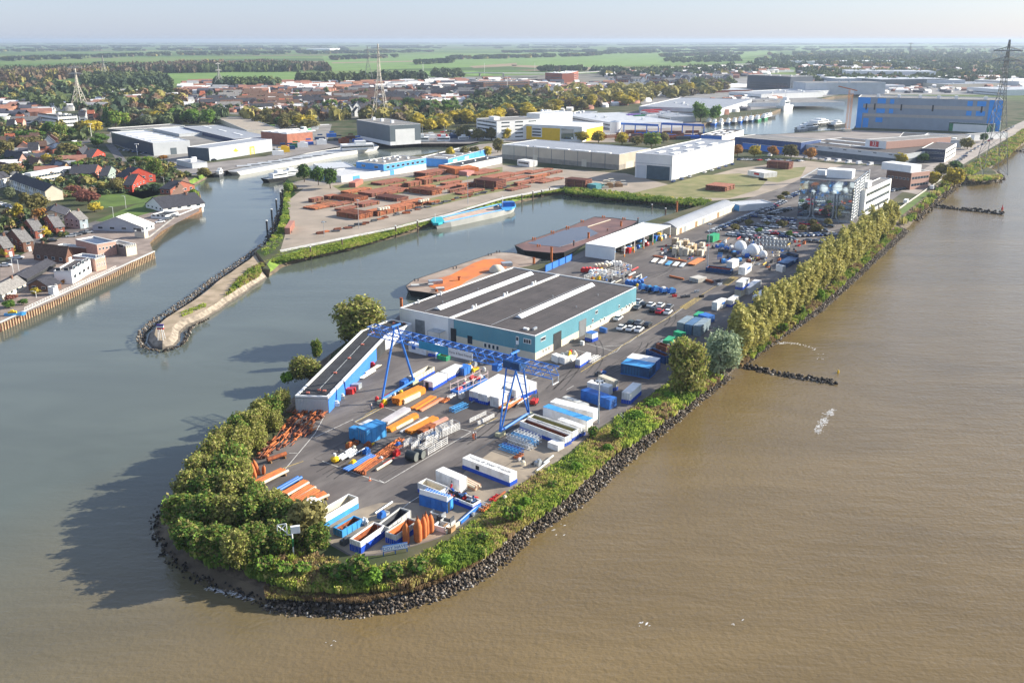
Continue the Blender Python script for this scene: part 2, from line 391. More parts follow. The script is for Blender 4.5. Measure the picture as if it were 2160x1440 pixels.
# outline of the mainland at the waterline, walked from the town quay round the harbour to the river bank
mo = [W(-700,1040,.1, 'q'),W(0,699,.1, 'q'),W(326,543,.1, 'q'),W(312,514,.1, 'q'),W(338,487,.1, 'q'),W(370,468,.3, 'q'),W(425,446,.3, 'q'),W(424,415,.5, 'q'),
      W(402,396,3, 'g'),W(425,383,3, 'g'),W(444,372,1, 'q'),W(474,362,.1, 'q'),W(600,335,.1, 'q'),W(700,315,.1, 'q'),W(800,300,.1, 'q'),W(850,306,.1, 'q'),W(940,309,.1, 'q'),W(1000,303,.1, 'q'),
      W(1010,309,.1, 'q'),W(900,333,.1, 'q'),W(800,345,.1, 'q'),W(700,366,.1, 'q'),W(640,376,.1, 'q'),W(598,386,3, 'g'),W(603,403,5, 'g'),W(599,440,6, 'g'),W(585,480,6, 'g'),W(567,513,5, 'g'),W(546,533,2, 'g'),
      W(536,545,1, 'x'),W(566,585,1, 'x'),
      W(570,583,3, 'g'),W(600,564,6, 'g'),W(660,547,8, 'g'),W(740,530,8, 'g'),W(800,512,8, 'g'),W(880,490,8, 'g'),W(925,472,6, 'g'),W(1000,450,4, 'g'),W(1052,437,4, 'g'),W(1090,430,5, 'g'),W(1120,423,7, 'g'),W(1160,413,7, 'g'),W(1190,410,6, 'g'),
      W(1260,419,5, 'g'),W(1340,427,5, 'g'),W(1410,434,6, 'g'),W(1478,438,5, 'g'),W(1470,444,2, 'q'),W(1400,466,1, 'q'),W(1340,486,1, 'q'),W(1240,522,1, 'q'),W(1165,560,5, 'g'),W(1085,580,1, 'q'),W(1000,612,1, 'q'),W(845,668,1, 'q'),
      W(826,690,3, 's'),W(770,712,4, 's'),W(705,735,5, 's'),W(665,765,5, 's'),W(640,805,6, 's'),W(598,848,7, 's'),W(535,900,8, 's'),W(450,955,8, 's'),W(395,1003,8, 's'),W(345,1048,8, 's'),W(318,1090,8, 's'),W(316,1130,8, 's'),W(335,1170,8, 's'),
      W(375,1207,8, 's'),W(430,1237,8, 's'),W(550,1282,8, 's'),W(620,1294,8, 's'),W(740,1300,8, 's'),W(830,1290,8, 's'),W(920,1264,8, 's'),W(990,1237,8, 's'),W(1060,1192,8, 's'),W(1120,1133,8, 's'),W(1170,1098,8, 's'),W(1230,1062,8, 's'),
      W(1310,988,8, 's'),W(1380,928,8, 's'),W(1440,878,8, 's'),W(1500,828,8, 's'),W(1545,794,8, 's'),W(1575,766,8, 's'),W(1620,732,8, 's'),W(1670,697,8, 's'),W(1730,657,8, 's'),W(1790,602,8, 's'),W(1850,547,8, 's'),W(1903,499,8, 's'),
      W(1935,467,9, 's'),W(1965,442,9, 's'),W(1990,420,9, 's'),W(2012,400,9, 's'),W(2030,388,8, 's'),W(2062,387,5, 's'),W(2108,385,5, 's'),W(2119,377,5, 's'),W(2112,366,6, 's'),W(2090,358,7, 's'),W(2106,345,8, 's'),W(2135,325,8, 's'),W(2170,300,8, 's'),W(2250,250,8, 's'),W(2500,180,8, 's'),W(3400,120,8, 's')]
far = [(Vector((31000,6000,WZ)),1, 'x'),(Vector((31000,42000,WZ)),1, 'x'),(Vector((-31000,42000,WZ)),1, 'x'),(Vector((-31000,200,WZ)),1, 'x'),(Vector((-900,100,WZ)),1, 'x')]
harbour = [g(x,y,0) for x,y in ((1400,273),(1470,262),(1500,258),(1560,247),(1625,238),(1645,230),(1700,215),(1760,203),(1800,200),(1850,199),(1900,201),(1840,226),(1808,240),(1806,263),(1800,272),(1720,277),(1640,283),(1560,284),(1480,283),(1410,280))]
land('mainland_ground',mo+far,0.0,[COUNTRY,QUAYM,GRASSB,REEDB,MUD],hole=harbour)

# the jetty spit
jo = [W(566,586,2, 's'),W(535,606,2, 's'),W(470,652,2, 's'),W(430,676,2, 's'),W(400,689,3, 's'),W(386,702,3, 's'),W(385,718,3, 's'),W(372,732,3, 's'),W(342,739,3, 's'),W(316,736,3, 's'),W(305,722,3, 's'),W(310,704,3, 's'),
      W(332,684,3, 's'),W(365,663,3, 's'),W(410,633,3, 's'),W(455,596,3, 's'),W(500,566,3, 's'),W(546,532,2, 's')]
JET = M('trodden_sand',(.40,.31,.22),.95,c2=(.24,.19,.12),scale=.2,bump=.2)
o = land('jetty_ground',jo,-.9,[JET,QUAYM,GRASSB,M('jetty_side',(.25,.21,.165),.95,.35,.6),M('jetty_foot',(.10,.085,.07),.95,.3,.8)])

def in_poly(x,y,P):
    c = False; j = len(P)-1
    for i in range(len(P)):
        if (P[i][1] > y) != (P[j][1] > y) and x < (P[j][0]-P[i][0])*(y-P[i][1])/(P[j][1]-P[i][1])+P[i][0]: c = not c
        j = i
    return c
# ---- ground sheets
def sheet(name,pts,z,mat,zb=0.0):
    mb = MB(); P = [g(x,y,zb+z) for x,y in pts]
    n = len(P); k = 0; mb.v = [tuple(p) for p in P]
    for a,b,c in tessellate_polygon([[Vector((p.x,p.y,0)) for p in P]]):
        if (P[b]-P[a]).cross(P[c]-P[a]).z < 0: b,c = c,b
        mb.f.append((a,b,c)); mb.m.append(0)
    return struct(mb.build(name,mat))
def yardmat():
    m = M('yard_asphalt',(.125,.108,.10),.8,c2=(.085,.075,.071),scale=.09,detail=6,bump=.05,bscale=4)
    n = m.node_tree.nodes; l = m.node_tree.links; b = n['Principled BSDF']
    tc = n.new('ShaderNodeTexCoord'); no = n.new('ShaderNodeTexNoise'); no.inputs['Scale'].default_value = .055; no.inputs['Detail'].default_value = 7; no.inputs['Roughness'].default_value = .65
    mp = n.new('ShaderNodeMapping'); mp.vector_type = 'TEXTURE'; mp.inputs['Rotation'].default_value = (0,0,.95); mp.inputs['Scale'].default_value = (2.4,.5,1); l.new(tc.outputs['Object'],mp.inputs[0]); l.new(mp.outputs[0],no.inputs['Vector'])
    rp = n.new('ShaderNodeValToRGB'); rp.color_ramp.elements[0].position = .48; rp.color_ramp.elements[1].position = .74; l.new(no.outputs['Fac'],rp.inputs[0])
    src = b.inputs['Base Color'].links[0].from_socket; mx = n.new('ShaderNodeMix'); mx.data_type = 'RGBA'; l.new(rp.outputs[0],mx.inputs[0]); l.new(src,mx.inputs[6]); mx.inputs[7].default_value = (.23,.205,.185,1)
    l.new(mx.outputs[2],b.inputs['Base Color']); return m
YARD = yardmat()
TAR = M('road_asphalt',(.13,.12,.115),.85,.2,.1)
TAN = M('sandy_hardstanding',(.36,.295,.235),.95,c2=(.25,.21,.165),scale=.06,detail=6)
PAVE = M('brick_paving',(.25,.20,.17),.9,.2,.2)
DRYG = M('dry_grass',(.24,.21,.095),.95,c2=(.14,.15,.05),scale=.1,detail=5)
LAWN = M('lawn',(.105,.165,.03),.95,c2=(.06,.10,.02),scale=.08)
FIELD = M('meadow',(.15,.25,.05),.95,c2=(.11,.19,.04),scale=.01)
FIELDB = M('stubble_field',(.27,.20,.12),.95,.15,.01)
CPAD = M('worn_concrete',(.33,.27,.20),.95,c2=(.17,.145,.12),scale=.16,detail=6)
sheet('yard_asphalt',[(842,664),(822,684),(690,770),(640,845),(628,866),(600,905),(545,955),(512,1000),(535,1030),(575,1045),(640,1085),(690,1115),(698,1150),(742,1174),(800,1170),(870,1152),(925,1135),(972,1110),(1040,1057),(1100,1015),(1160,985),
      (1212,945),(1262,903),(1330,860),(1378,828),(1420,795),(1470,740),(1540,690),(1620,625),(1700,560),(1790,497),(1850,447),(1900,408),(1960,374),(1990,352),(1930,345),(1880,350),(1700,345),(1660,385),(1640,400),(1600,412),(1550,428),(1425,478),(1395,472),(1232,528),(1160,566),(1080,578),(920,635)],.02,YARD)
sheet('quay_road',[(1880,400),(1935,410),(1990,372),(2060,330),(2125,292),(2200,255),(2170,250),(2100,283),(2020,325),(1960,350)],.035,M('river_road',(.30,.26,.23),.9,.15,.1))
sheet('concrete_pad',[(1045,945),(985,990),(960,1015),(1020,1070),(1100,1018),(1165,980),(1205,950),(1230,925),(1130,905)],.035,CPAD)
sheet('concrete_apron',[(700,1090),(690,1140),(745,1172),(800,1166),(870,1150),(930,1130),(1010,1075),(975,1045),(900,1060),(800,1060)],.035,CPAD)
sheet('pipe_yard_ground',[(592,526),(600,500),(612,460),(605,425),(640,398),(700,388),(1060,348),(1320,366),(1420,392),(1550,356),(1690,338),(1780,348),(1700,372),(1650,396),(1590,415),(1500,424),(1400,420),(1280,408),(1180,395),(1060,415),(950,448),(830,478),(740,497)],.029,TAN)
for nm,p in (('dry_grass_strip',[(700,392),(830,375),(960,368),(1060,352),(1060,366),(900,395),(840,410),(735,412)]),('dry_grass_patch',[(1400,392),(1480,370),(1560,366),(1620,378),(1600,400),(1540,418),(1400,416),(1330,408)]),
              ('dry_grass_verge',[(900,420),(1040,388),(1110,380),(1100,395),(1000,415),(900,440)]),('dry_grass_field',[(1600,358),(1700,352),(1690,372),(1640,385),(1600,380)])):
    sheet(nm,p,.04,DRYG)
for nm,p in (('basin_path',[(590,527),(830,479),(950,449),(1060,416),(1180,394),(1181,398),(1061,420),(951,453),(831,483),(592,532)]),):
    sheet(nm,p,.06,M('path_concrete',(.55,.52,.47),.9,.1))
sheet('river_verge',[(1885,468),(1930,432),(1965,405),(1950,405),(1880,455)],.05,LAWN)
sheet('harbour_apron',[(450,366),(600,333),(700,312),(800,297),(850,303),(990,303),(1060,290),(900,280),(760,290),(640,305),(560,330),(430,345),(405,330),(330,333),(380,372)],.024,M('grey_hardstanding',(.22,.20,.185),.9,.2,.06))
sheet('estate_yard',[(226,300),(330,337),(400,344),(600,312),(690,300),(700,262),(500,262),(235,268)],.018,M('estate_yard',(.23,.215,.195),.9,.2,.06))
sheet('north_apron',[(1010,305),(1060,300),(1060,352),(960,368),(720,396),(700,392),(640,398),(602,400),(598,388),(700,368),(900,336)],.015,M('north_hardstanding',(.27,.235,.20),.9,.2,.06))
sheet('town_quay_paving',[(0,683),(100,640),(243,574),(322,528),(316,512),(340,488),(420,445),(418,420),(330,440),(180,480),(60,530),(0,560)],.02,PAVE)
sheet('town_street',[(0,495),(60,520),(190,480),(330,425),(325,420),(190,470),(60,505),(0,480)],.04,TAR)
for p in ([(140,400),(215,440),(320,425),(345,400),(230,395),(200,410)],[(230,360),(255,350),(268,365),(245,372)],[(130,378),(155,370),(165,384),(140,390)],[(260,408),(330,398),(340,410),(300,420)],[(310,378),(370,400),(350,410),(315,392)],[(360,420),(330,445),(240,470),(200,466),(290,430)]):
    sheet('lawn',p,.045,LAWN)
sheet('approach_road',[(150,310),(232,290),(300,283),(300,280),(230,283),(150,300)],.03,TAR)
sheet('access_road',[(222,305),(262,360),(320,395),(332,391),(282,357),(240,305)],.035,TAR)
sheet('industrial_paving',[(1060,300),(1110,262),(1180,240),(1350,236),(1480,258),(1480,290),(1660,330),(1800,345),(1990,352),(2060,330),(2110,285),(1800,275),(1560,287),(1400,283),(1380,300)],.01,M('estate_paving',(.24,.21,.19),.9,.2,.05))
sheet('far_quay_ground',[(1480,240),(1640,228),(1700,210),(1770,200),(2160,200),(2300,180),(1900,160),(1560,165),(1350,215),(1380,262)],.020,M('far_paving',(.22,.21,.20),.9,.2,.03))
sheet('town_ground',[(380,235),(640,250),(1000,250),(1340,215),(1560,190),(1600,160),(1250,155),(700,170),(380,185)],.012,M('town_ground',(.17,.16,.13),.9,.3,.03))
for i,p in enumerate(([(290,158),(455,153),(640,152),(720,166),(690,176),(600,180),(420,180),(360,176)],[(105,170),(165,167),(172,181),(110,186)],[(680,118),(1120,112),(1620,96),(1640,112),(1480,132),(1240,142),(1080,140),(690,150)],
                       [(0,240),(40,238),(60,256),(0,262)],[(720,152),(1000,150),(1040,158),(960,164),(720,166)],[(1620,96),(2000,93),(1990,99),(1700,108)],[(540,262),(580,262),(580,270),(540,270)])):
    sheet('meadow',p,.10,FIELD)
for p in ([(1080,137),(1250,143),(1480,152),(1480,155),(1200,147),(1080,141)],[(700,132),(900,128),(900,130),(700,134)],[(990,140),(1090,133),(1090,139),(1000,144)]):
    sheet('stubble_field',p,.16,FIELDB)
# painted yard lines
LINE = M('line_paint',(.62,.60,.55),.7,.25,1.2); LINEY = M('yellow_line_paint',(.50,.36,.10),.7,.3,1.2)
def lines(name,polys,mat,wd=.14,z=.045):
    mb = MB()
    for pl in polys:
        P = [g(x,y,z) for x,y in pl]
        for a,b in zip(P,P[1:]):
            d = (b-a); 
            if d.length < .1: continue
            d.normalize(); s = Vector((-d.y,d.x,0))*wd/2; mb.poly([a-s,b-s,b+s,a+s])
    return struct(mb.build(name,mat))
lines('painted_lines',[[(598,993),(665,913),(689,868)],[(680,972),(727,989),(765,1003),(811,1018),(858,990),(994,910),(945,896)],[(748,889),(810,858),(915,893)],[(748,889),(758,893)],[(610,955),(627,955)],[(665,921),(745,884)],
                       [(800,1012),(812,1018)],[(1005,904),(1040,886)],[(885,1046),(862,1060),(845,1075)],[(1183,880),(1160,892)],[(1210,813),(1195,822)],
                       [(1262,731),(1311,728),(1327,722),(1343,710)],[(1230,722),(1300,742),(1312,728)],[(1216,738),(1270,753),(1298,742)],[(1346,709),(1405,672)],[(1415,668),(1440,650)],[(1120,800),(1180,775)],
                       [(986,722+48),(1010,760)],[(1560,560),(1600,535),(1640,508)],[(1595,545),(1580,575)]],LINE)
lines('yellow_lines',[[(1225,784),(1345,708),(1406,672),(1450,640),(1540,585),(1590,552)],[(640,955+17),(560,1000)],[(810,858),(750,890)],[(760,880),(800,858)],[(1000,905),(1050,880)]],LINEY,.18,.05)
for p in ([(1434,647),(1448,652),(1480,630),(1466,627)],[(1524,598),(1536,602),(1558,586),(1546,583)]):
    lines('hatched_marking',[[(p[0][0]+(p[3][0]-p[0][0])*t,p[0][1]+(p[3][1]-p[0][1])*t),(p[1][0]+(p[2][0]-p[1][0])*t,p[1][1]+(p[2][1]-p[1][1])*t)] for t in [i/14 for i in range(15)]],LINEY,.35,.055)

SEAM = M('asphalt_seam',(.045,.04,.038),.9,.2,1); TYRE = M('tyre_mark',(.062,.055,.052),.8,.3,.6)
pl = []; A0,U0 = g(800,1012),(g(1405,672)-g(1226,783)).normalized(); V0 = Vector((U0.y,-U0.x,0))
for i in range(-3,9):
    for j in range(0,14):
        if rnd.random() < .7:
            a = A0+V0*(i*9)+U0*(j*13); q = [px(a),px(a+U0*13)]
            if q[1][1] > 590 and 560 < q[0][0] < 1500: pl.append(q)
        if rnd.random() < .35:
            a = A0+V0*(i*9)+U0*(j*13); q = [px(a),px(a+V0*9)]
            if q[1][1] > 620 and 600 < q[0][0] < 1400: pl.append(q)
YP = [(640,1000),(700,905),(830,800),(1130,770),(1400,660),(1540,600),(1600,570),(1480,690),(1380,790),(1250,890),(1090,1000),(960,1100),(860,1140),(740,1160),(690,1100)]
lines('asphalt_seams',[q for q in pl if in_poly(*q[0],YP) and in_poly(*q[1],YP)],SEAM,.10,.036)
tm = []
for k in range(16):
    x,y = rnd.choice(((700,1000),(820,1040),(1000,930),(1180,830),(1300,770),(900,800),(1420,690),(1350,600),(1250,640+150),(760,960)))
    p = g(x+rnd.uniform(-40,40),y+rnd.uniform(-15,15)); a = math.atan2(U0.y,U0.x)+rnd.uniform(-.25,.25); c1 = []; c2 = []
    for i in range(14):
        d = Vector((math.cos(a),math.sin(a),0)); s = Vector((-d.y,d.x,0)); c1.append(px(p+s*.9)); c2.append(px(p-s*.9)); p = p+d*2.2; a += rnd.uniform(-.02,.09)*(1 if k % 2 else -1)
    tm += [c1,c2]
lines('tyre_marks',tm,TYRE,.32,.04)

# ---- rocks, groynes, scrub
def inst(tv,tf,pos,sc,rot,name,mats,mi=None,tm=None):
    "many copies of a small template baked into one mesh"
    n = len(pos); tv = np.asarray(tv,float); pos = np.asarray(pos,float); sc = np.asarray(sc,float)
    if sc.ndim == 1: sc = np.repeat(sc[:,None],3,1)
    c,s = np.cos(rot)[:,None],np.sin(rot)[:,None]
    v = tv[None]*sc[:,None,:]; x = v[...,0]*c-v[...,1]*s; y = v[...,0]*s+v[...,1]*c
    v = np.stack([x,y,v[...,2]],-1)+pos[:,None,:]
    org = np.array([pos[:,0].mean(),pos[:,1].mean(),pos[:,2].min()]); v -= org
    tf = np.asarray(tf); fs = (tf[None]+(np.arange(n)*len(tv))[:,None,None]).reshape(-1,tf.shape[1])
    me = bpy.data.meshes.new(name); nv = n*len(tv); nf = len(fs); q = tf.shape[1]
    me.vertices.add(nv); me.vertices.foreach_set('co',v.reshape(-1)); me.loops.add(nf*q); me.loops.foreach_set('vertex_index',fs.reshape(-1).astype('i'))
    me.polygons.add(nf); me.polygons.foreach_set('loop_start',np.arange(0,nf*q,q,dtype='i')); me.polygons.foreach_set('loop_total',np.full(nf,q,dtype='i'))
    for m in (mats if isinstance(mats,list) else [mats]): me.materials.append(m)
    if mi is not None: me.polygons.foreach_set('material_index',np.repeat(np.asarray(mi,dtype='i'),len(tf)))
    me.update(calc_edges=True); o = bpy.data.objects.new(name,me); col.objects.link(o); o.location = org; return o
cube_v = np.array([(-1,-1,-.7),(1,-1,-.7),(1,1,-.7),(-1,1,-.7),(-.6,-.7,.7),(.7,-.6,.6),(.5,.8,.75),(-.8,.5,.5)])*.5
cube_f = [(3,2,1,0),(4,5,6,7),(0,1,5,4),(1,2,6,5),(2,3,7,6),(3,0,4,7)]
ROCKS = [M('rock_a',(.075,.058,.045),.9,.4,2),M('rock_b',(.17,.135,.10),.9,.3,2),M('rock_c',(.03,.026,.023),.85,.3,2),M('rock_d',(.32,.29,.25),.9,.2,2)]
def rocks(name,path,w0,w1,per,size,z0=WZ,zr=1.2,label=None,seed=1,wts=(.38,.27,.27,.08)):
    "boulders tipped along a pixel path on the waterline, from w0 to w1 metres inland"
    r = np.random.RandomState(seed); P = [g(x,y,WZ) for x,y in path]; pos = []
    for a,b in zip(P,P[1:]):
        L = (b-a).length; d = (b-a)/L; s = Vector((-d.y,d.x,0))
        for k in range(int(L*per)):
            t = r.rand()*L; u = w0+(w1-w0)*r.rand(); p = a+d*t+s*u; f = (u-min(w0,0))/max(.1,(w1-min(w0,0)))
            pos.append((p.x,p.y,z0+zr*f+r.uniform(-.15,.2)))
    n = len(pos); sc = r.uniform(.45,1.35,(n,3))*size
    o = inst(cube_v,cube_f,pos,sc,r.uniform(0,6.28,n),name,ROCKS,r.choice(4,n,p=wts))
    return tag(o,label,None,None, 'stuff')
rocks('riprap',[(555,1283),(620,1296),(740,1301),(830,1291),(920,1265),(990,1238),(1060,1193),(1120,1134),(1170,1099),(1230,1063),(1310,989),(1380,929),(1440,879),(1500,829),(1545,795)],-.7,3.8,34,.44,WZ-.2,1.5, 'dark boulders of the river bank revetment',1)
rocks('riprap',[(1575,767),(1620,733),(1670,698),(1730,658),(1790,603),(1850,548),(1903,500),(1917,487)],-.8,4.2,28,.48,WZ-.2,1.6, 'dark boulders below the row of poplars',2)
rocks('groyne',[(1562,773),(1600,781),(1660,793),(1720,803),(1768,810)],-1.4,1.4,9,.8,WZ-.3,.9, 'low dark stone groyne reaching into the river, the nearer one',3,(.35,.1,.5,.05))
rocks('groyne',[(1972,437),(2010,441),(2060,446),(2117,453)],-2.0,2.0,4,1.2,WZ-.3,1.6, 'low dark stone groyne beyond the poplars',4,(.35,.05,.6,0))
rocks('groyne',[(2128,319),(2200,322)],-2.5,2.5,2,1.6,WZ-.3,1.6, 'thin dark stone groyne at the right edge of the river',5,(.35,.05,.6,0))
rocks('jetty_rocks',[(546,532),(500,565),(455,595),(410,632),(365,662),(332,683),(310,703),(304,722),(315,737),(342,741),(373,734),(387,719),(389,703),(402,690),(430,677)][::-1],-.4,2.2,10,.45,WZ-.2,1.5, 'dark stones round the head of the low jetty',6,(.3,.3,.25,.15))
rocks('shore_stones',[(345,1050),(318,1092),(316,1130),(335,1172),(375,1209),(430,1239),(555,1283)],-.6,2.0,5,.4,WZ-.3,1, 'small dark stones at the shaded tip of the point',8,(.3,.05,.63,.02))
rocks('basin_stones',[(603,402),(600,440),(585,481),(567,515),(546,534)][::-1],-.5,2.5,4,.6,WZ-.2,1.5, 'dark stones along the harbour side of the grassy bank',9,(.4,.05,.55,0))
rocks('basin_end_stones',[(1190,411),(1260,420),(1340,428),(1410,435),(1478,439)][::-1],-.5,3.5,1.5,1.0,WZ-.2,2.5, 'dark stones at the closed end of the basin',10,(.4,.05,.55,0))
rocks('far_bank_stones',[(1935,468),(1965,443),(1990,421),(2012,401),(2030,389),(2062,388),(2108,386),(2119,378),(2112,366)],-1,3,1.5,1.0,WZ-.2,1.6, 'stones round the pylon islet and bank',12,(.5,.2,.3,0))

# ---- leaf cards
def cards(n,seed,card,lumps=None,h=(0,1),flat=.0,spread=.5,up=0.25):
    "n leaf cards on lumps filling a crown of radius 1 and height 1"
    r = np.random.RandomState(seed)
    if lumps is None: lumps = [(0,0,.55,1,.45)]
    L = np.array(lumps); vol = (L[:,3]**2*L[:,4]); k = r.choice(len(L),n,p=vol/vol.sum())
    d = r.normal(size=(n,3)); d /= np.linalg.norm(d,axis=1)[:,None]
    rad = (1-r.rand(n)**2*.55)
    c = L[k,:3]; e = np.stack([L[k,3],L[k,3],L[k,4]],1)
    p = c+d*e*rad[:,None]+r.normal(size=(n,3))*np.array([.06,.06,.035])
    nn = d*1.0+r.normal(size=(n,3))*spread; nn[:,2] += up; nn /= np.linalg.norm(nn,axis=1)[:,None]
    a = np.cross(nn,r.normal(size=(n,3))); a /= np.linalg.norm(a,axis=1)[:,None]; b = np.cross(nn,a)
    s = (card*(.6+.8*r.rand(n)))[:,None]
    return p,a*s,b*s*.75
def crownmesh(name,n,seed,card,R_,H,lumps,mats,spread=.5,z0=0,up=.25,mat_by=None):
    p,a,b = cards(n,seed,1.0,lumps,spread=spread,up=up)
    p = p*np.array([R_,R_,H]); p[:,2] += z0; a = a*card; b = b*card
    v = np.stack([p-a,p-b*.9+a*.1,p+a,p+b],1).reshape(-1,3); n_ = len(p)
    me = bpy.data.meshes.new(name); me.vertices.add(4*n_); me.vertices.foreach_set('co',v.reshape(-1)); me.loops.add(4*n_); me.loops.foreach_set('vertex_index',np.arange(4*n_,dtype='i'))
    me.polygons.add(n_); me.polygons.foreach_set('loop_start',np.arange(0,4*n_,4,dtype='i')); me.polygons.foreach_set('loop_total',np.full(n_,4,dtype='i'))
    for m in mats: me.materials.append(m)
    if len(mats) > 1: me.polygons.foreach_set('material_index',np.random.RandomState(seed).choice(len(mats),n_).astype('i'))
    me.update(calc_edges=True); o = bpy.data.objects.new(name,me); col.objects.link(o); return o
def lumps_round(seed,n=14,top=.98):
    r = np.random.RandomState(seed); out_ = []
    for i in range(n):
        a = r.rand()*6.28; q = r.rand()**.5*.68; z = .28+r.rand()*.5
        q *= 1-abs(z-.45)*.7; s = r.uniform(.24,.42)
        out_.append((q*math.cos(a),q*math.sin(a),z,s,s*.62))
    out_.append((0,0,.55,.55,.36)); return out_
def lumps_bush(seed,n=26):
    r = np.random.RandomState(seed); out_ = []
    for i in range(n):
        a = r.rand()*6.28; z = .12+r.rand()*.66; q = r.rand()**.5*.66*(1-abs(z-.35)*.6); s = r.uniform(.2,.38); out_.append((q*math.cos(a),q*math.sin(a),z,s,s*.7))
    for i in range(16):
        a = r.rand()*6.28; q = .25+r.rand()*.6; s = r.uniform(.07,.15); out_.append((q*math.cos(a),q*math.sin(a),.62+.36*r.rand()*(1.1-q),s,s*1.6))
    return out_
def lumps_poplar(seed,n=16):
    r = np.random.RandomState(seed); out_ = []
    for i in range(n):
        z = .1+.8*i/n; q = .5*(1-abs(z-.4)); a = r.rand()*6.28; w_ = r.uniform(.3,.48)*(1.15-z*.75)
        out_.append((q*math.cos(a)+(z-.4)*.25,q*math.sin(a),z,w_,.13+.05*r.rand()))
    return out_
POPL = leafmat('poplar_leaf',(.24,.25,.06),(.50,.46,.16),.6,.3,.1)
POPL2 = leafmat('poplar_leaf_yellow',(.32,.30,.08),(.56,.50,.18),.8,.3,.1)
WILL = leafmat('willow_leaf',(.13,.19,.035),(.38,.40,.09),.5)
WILLS = leafmat('silver_willow_leaf',(0.18,0.255,0.135),(0.45,0.51,0.33),.7,.25,.06)
GRN = leafmat('green_leaf',(.045,.11,.022),(.18,.29,.05),.5)
GRNB = leafmat('bright_green_leaf',(0.105,0.21,0.027),(0.255,0.405,0.0525),.6)
DKG = leafmat('dark_green_leaf',(0.027,0.0675,0.027),(0.075,0.135,0.045),.5,.2)
OLIV = leafmat('olive_leaf',(0.135,0.128,0.045),(0.285,0.247,0.09),.5)
YELL = leafmat('yellow_leaf',(0.33,0.285,0.045),(0.63,0.495,0.0675),.5)
ORAN = leafmat('orange_autumn_leaf',(0.3,0.135,0.0375),(0.54,0.285,0.0675),.5)
REDL = leafmat('red_autumn_leaf',(0.27,0.045,0.027),(0.48,0.105,0.045),.5)
PURP = leafmat('brown_plum_leaf',(0.195,0.075,0.06),(0.36,0.165,0.12),.5)
SAGE = leafmat('grey_green_leaf',(0.15,0.18,0.09),(0.285,0.315,0.18),.5)
def mk_tree(name,kind,n,card,R_,H,mats,lump,trunk=.22,z0=.12,seed=1,spread=.5,trunks=1):
    root = T(name,None,None)
    mb = MB(); r = random.Random(seed)
    for k in range(trunks):
        ox,oy = (r.uniform(-.3,.3)*R_*(trunks > 1),r.uniform(-.3,.3)*R_*(trunks > 1))
        p = Vector((ox,oy,-.4)); q = Vector((ox+r.uniform(-.3,.3),oy+r.uniform(-.3,.3),H*.45)); mb.tube(p,q,trunk,7,trunk*.6)
        tp = q+Vector((r.uniform(-.3,.3),r.uniform(-.3,.3),H*.38)); mb.tube(q,tp,trunk*.6,6,trunk*.15)
        for i in range(7):
            a = r.uniform(0,6.28); s = p.lerp(q,r.uniform(.45,1)); e = s+Vector((math.cos(a)*R_*.6,math.sin(a)*R_*.6,H*r.uniform(.12,.33)))
            mb.tube(s,e,trunk*.4,5,trunk*.1)
    mb.build('trunk',BARK,root)
    o = crownmesh('crown',n,seed,card,R_,H*(1-z0),lump,mats,spread,z0*H); o.parent = root
    return proto(root)
PT = {}
PT['poplar'] = [mk_tree('poplar_tree', 'p',5200,.36,3.3,14,[POPL,POPL2],lumps_poplar(s),.18,.04,s,.95) for s in (1,2,3)]
PT['willow'] = [mk_tree('willow_tree', 'w',6500,.34,5.2,10.5,[WILL,POPL,OLIV],lumps_bush(s,34),.3,.02,s,.9,3) for s in (4,5)]
PT['silver'] = [mk_tree('silver_willow', 'w',6500,.34,5.2,10.5,[WILLS],lumps_bush(6,30),.3,.02,6,.85,3)]
PT['green'] = [mk_tree('broadleaf_tree', 'g',4200,.38,4.5,9,[GRN,WILL,GRN,OLIV],lumps_bush(s,26),.25,.03,s,.85) for s in (7,8)]
PT['shrub'] = [mk_tree('shrub', 's',1300,.30,2.2,2.8,[GRN,GRNB,OLIV],lumps_round(s,9),.06,0,s,.6,3) for s in (9,10)]
PT['shrubb'] = [mk_tree('shrub', 's',1300,.30,2.2,2.8,[GRNB],lumps_round(11,9),.06,0,11,.6,3)]
for k_,mm,sd_ in (('olive',[OLIV],12),('bright',[GRNB,WILL],13),('dark',[DKG,GRN],14),('yellow',[YELL],15),('orange',[ORAN],16),('red',[REDL],17),('plum',[PURP],18),('sage',[SAGE],19),('mid',[GRN],20)):
    PT[k_] = [mk_tree('broadleaf_tree',k_,1500,.55,4.5,9,mm,lumps_round(sd_,13),.25,.08,sd_,.55)]
PT['cone'] = [mk_tree('columnar_tree', 'c',1300,.5,2.6,12,[DKG,GRN],lumps_poplar(21),.2,.03,21,.6)]
BASE = {'poplar': (3.3,14), 'willow': (5.2,10.5), 'silver': (5.2,10.5), 'green': (4.5,9), 'shrub': (2.2,2.8), 'shrubb': (2.2,2.8), 'cone': (2.6,12)}
LOOK = {'poplar': 'yellow-green plumed poplar', 'willow': 'bushy olive-green willow', 'silver': 'silvery grey-green willow', 'green': 'dense green tree', 'shrub': 'low leafy shrub', 'shrubb': 'bright green shrub', 'olive': 'olive-brown tree', 'bright': 'bright green tree',
        'dark': 'dark green tree', 'yellow': 'yellow autumn tree', 'orange': 'orange-brown autumn tree', 'red': 'red autumn tree', 'plum': 'plum-brown tree', 'sage': 'grey-green tree', 'mid': 'mid-green tree', 'cone': 'tall narrow dark tree'}
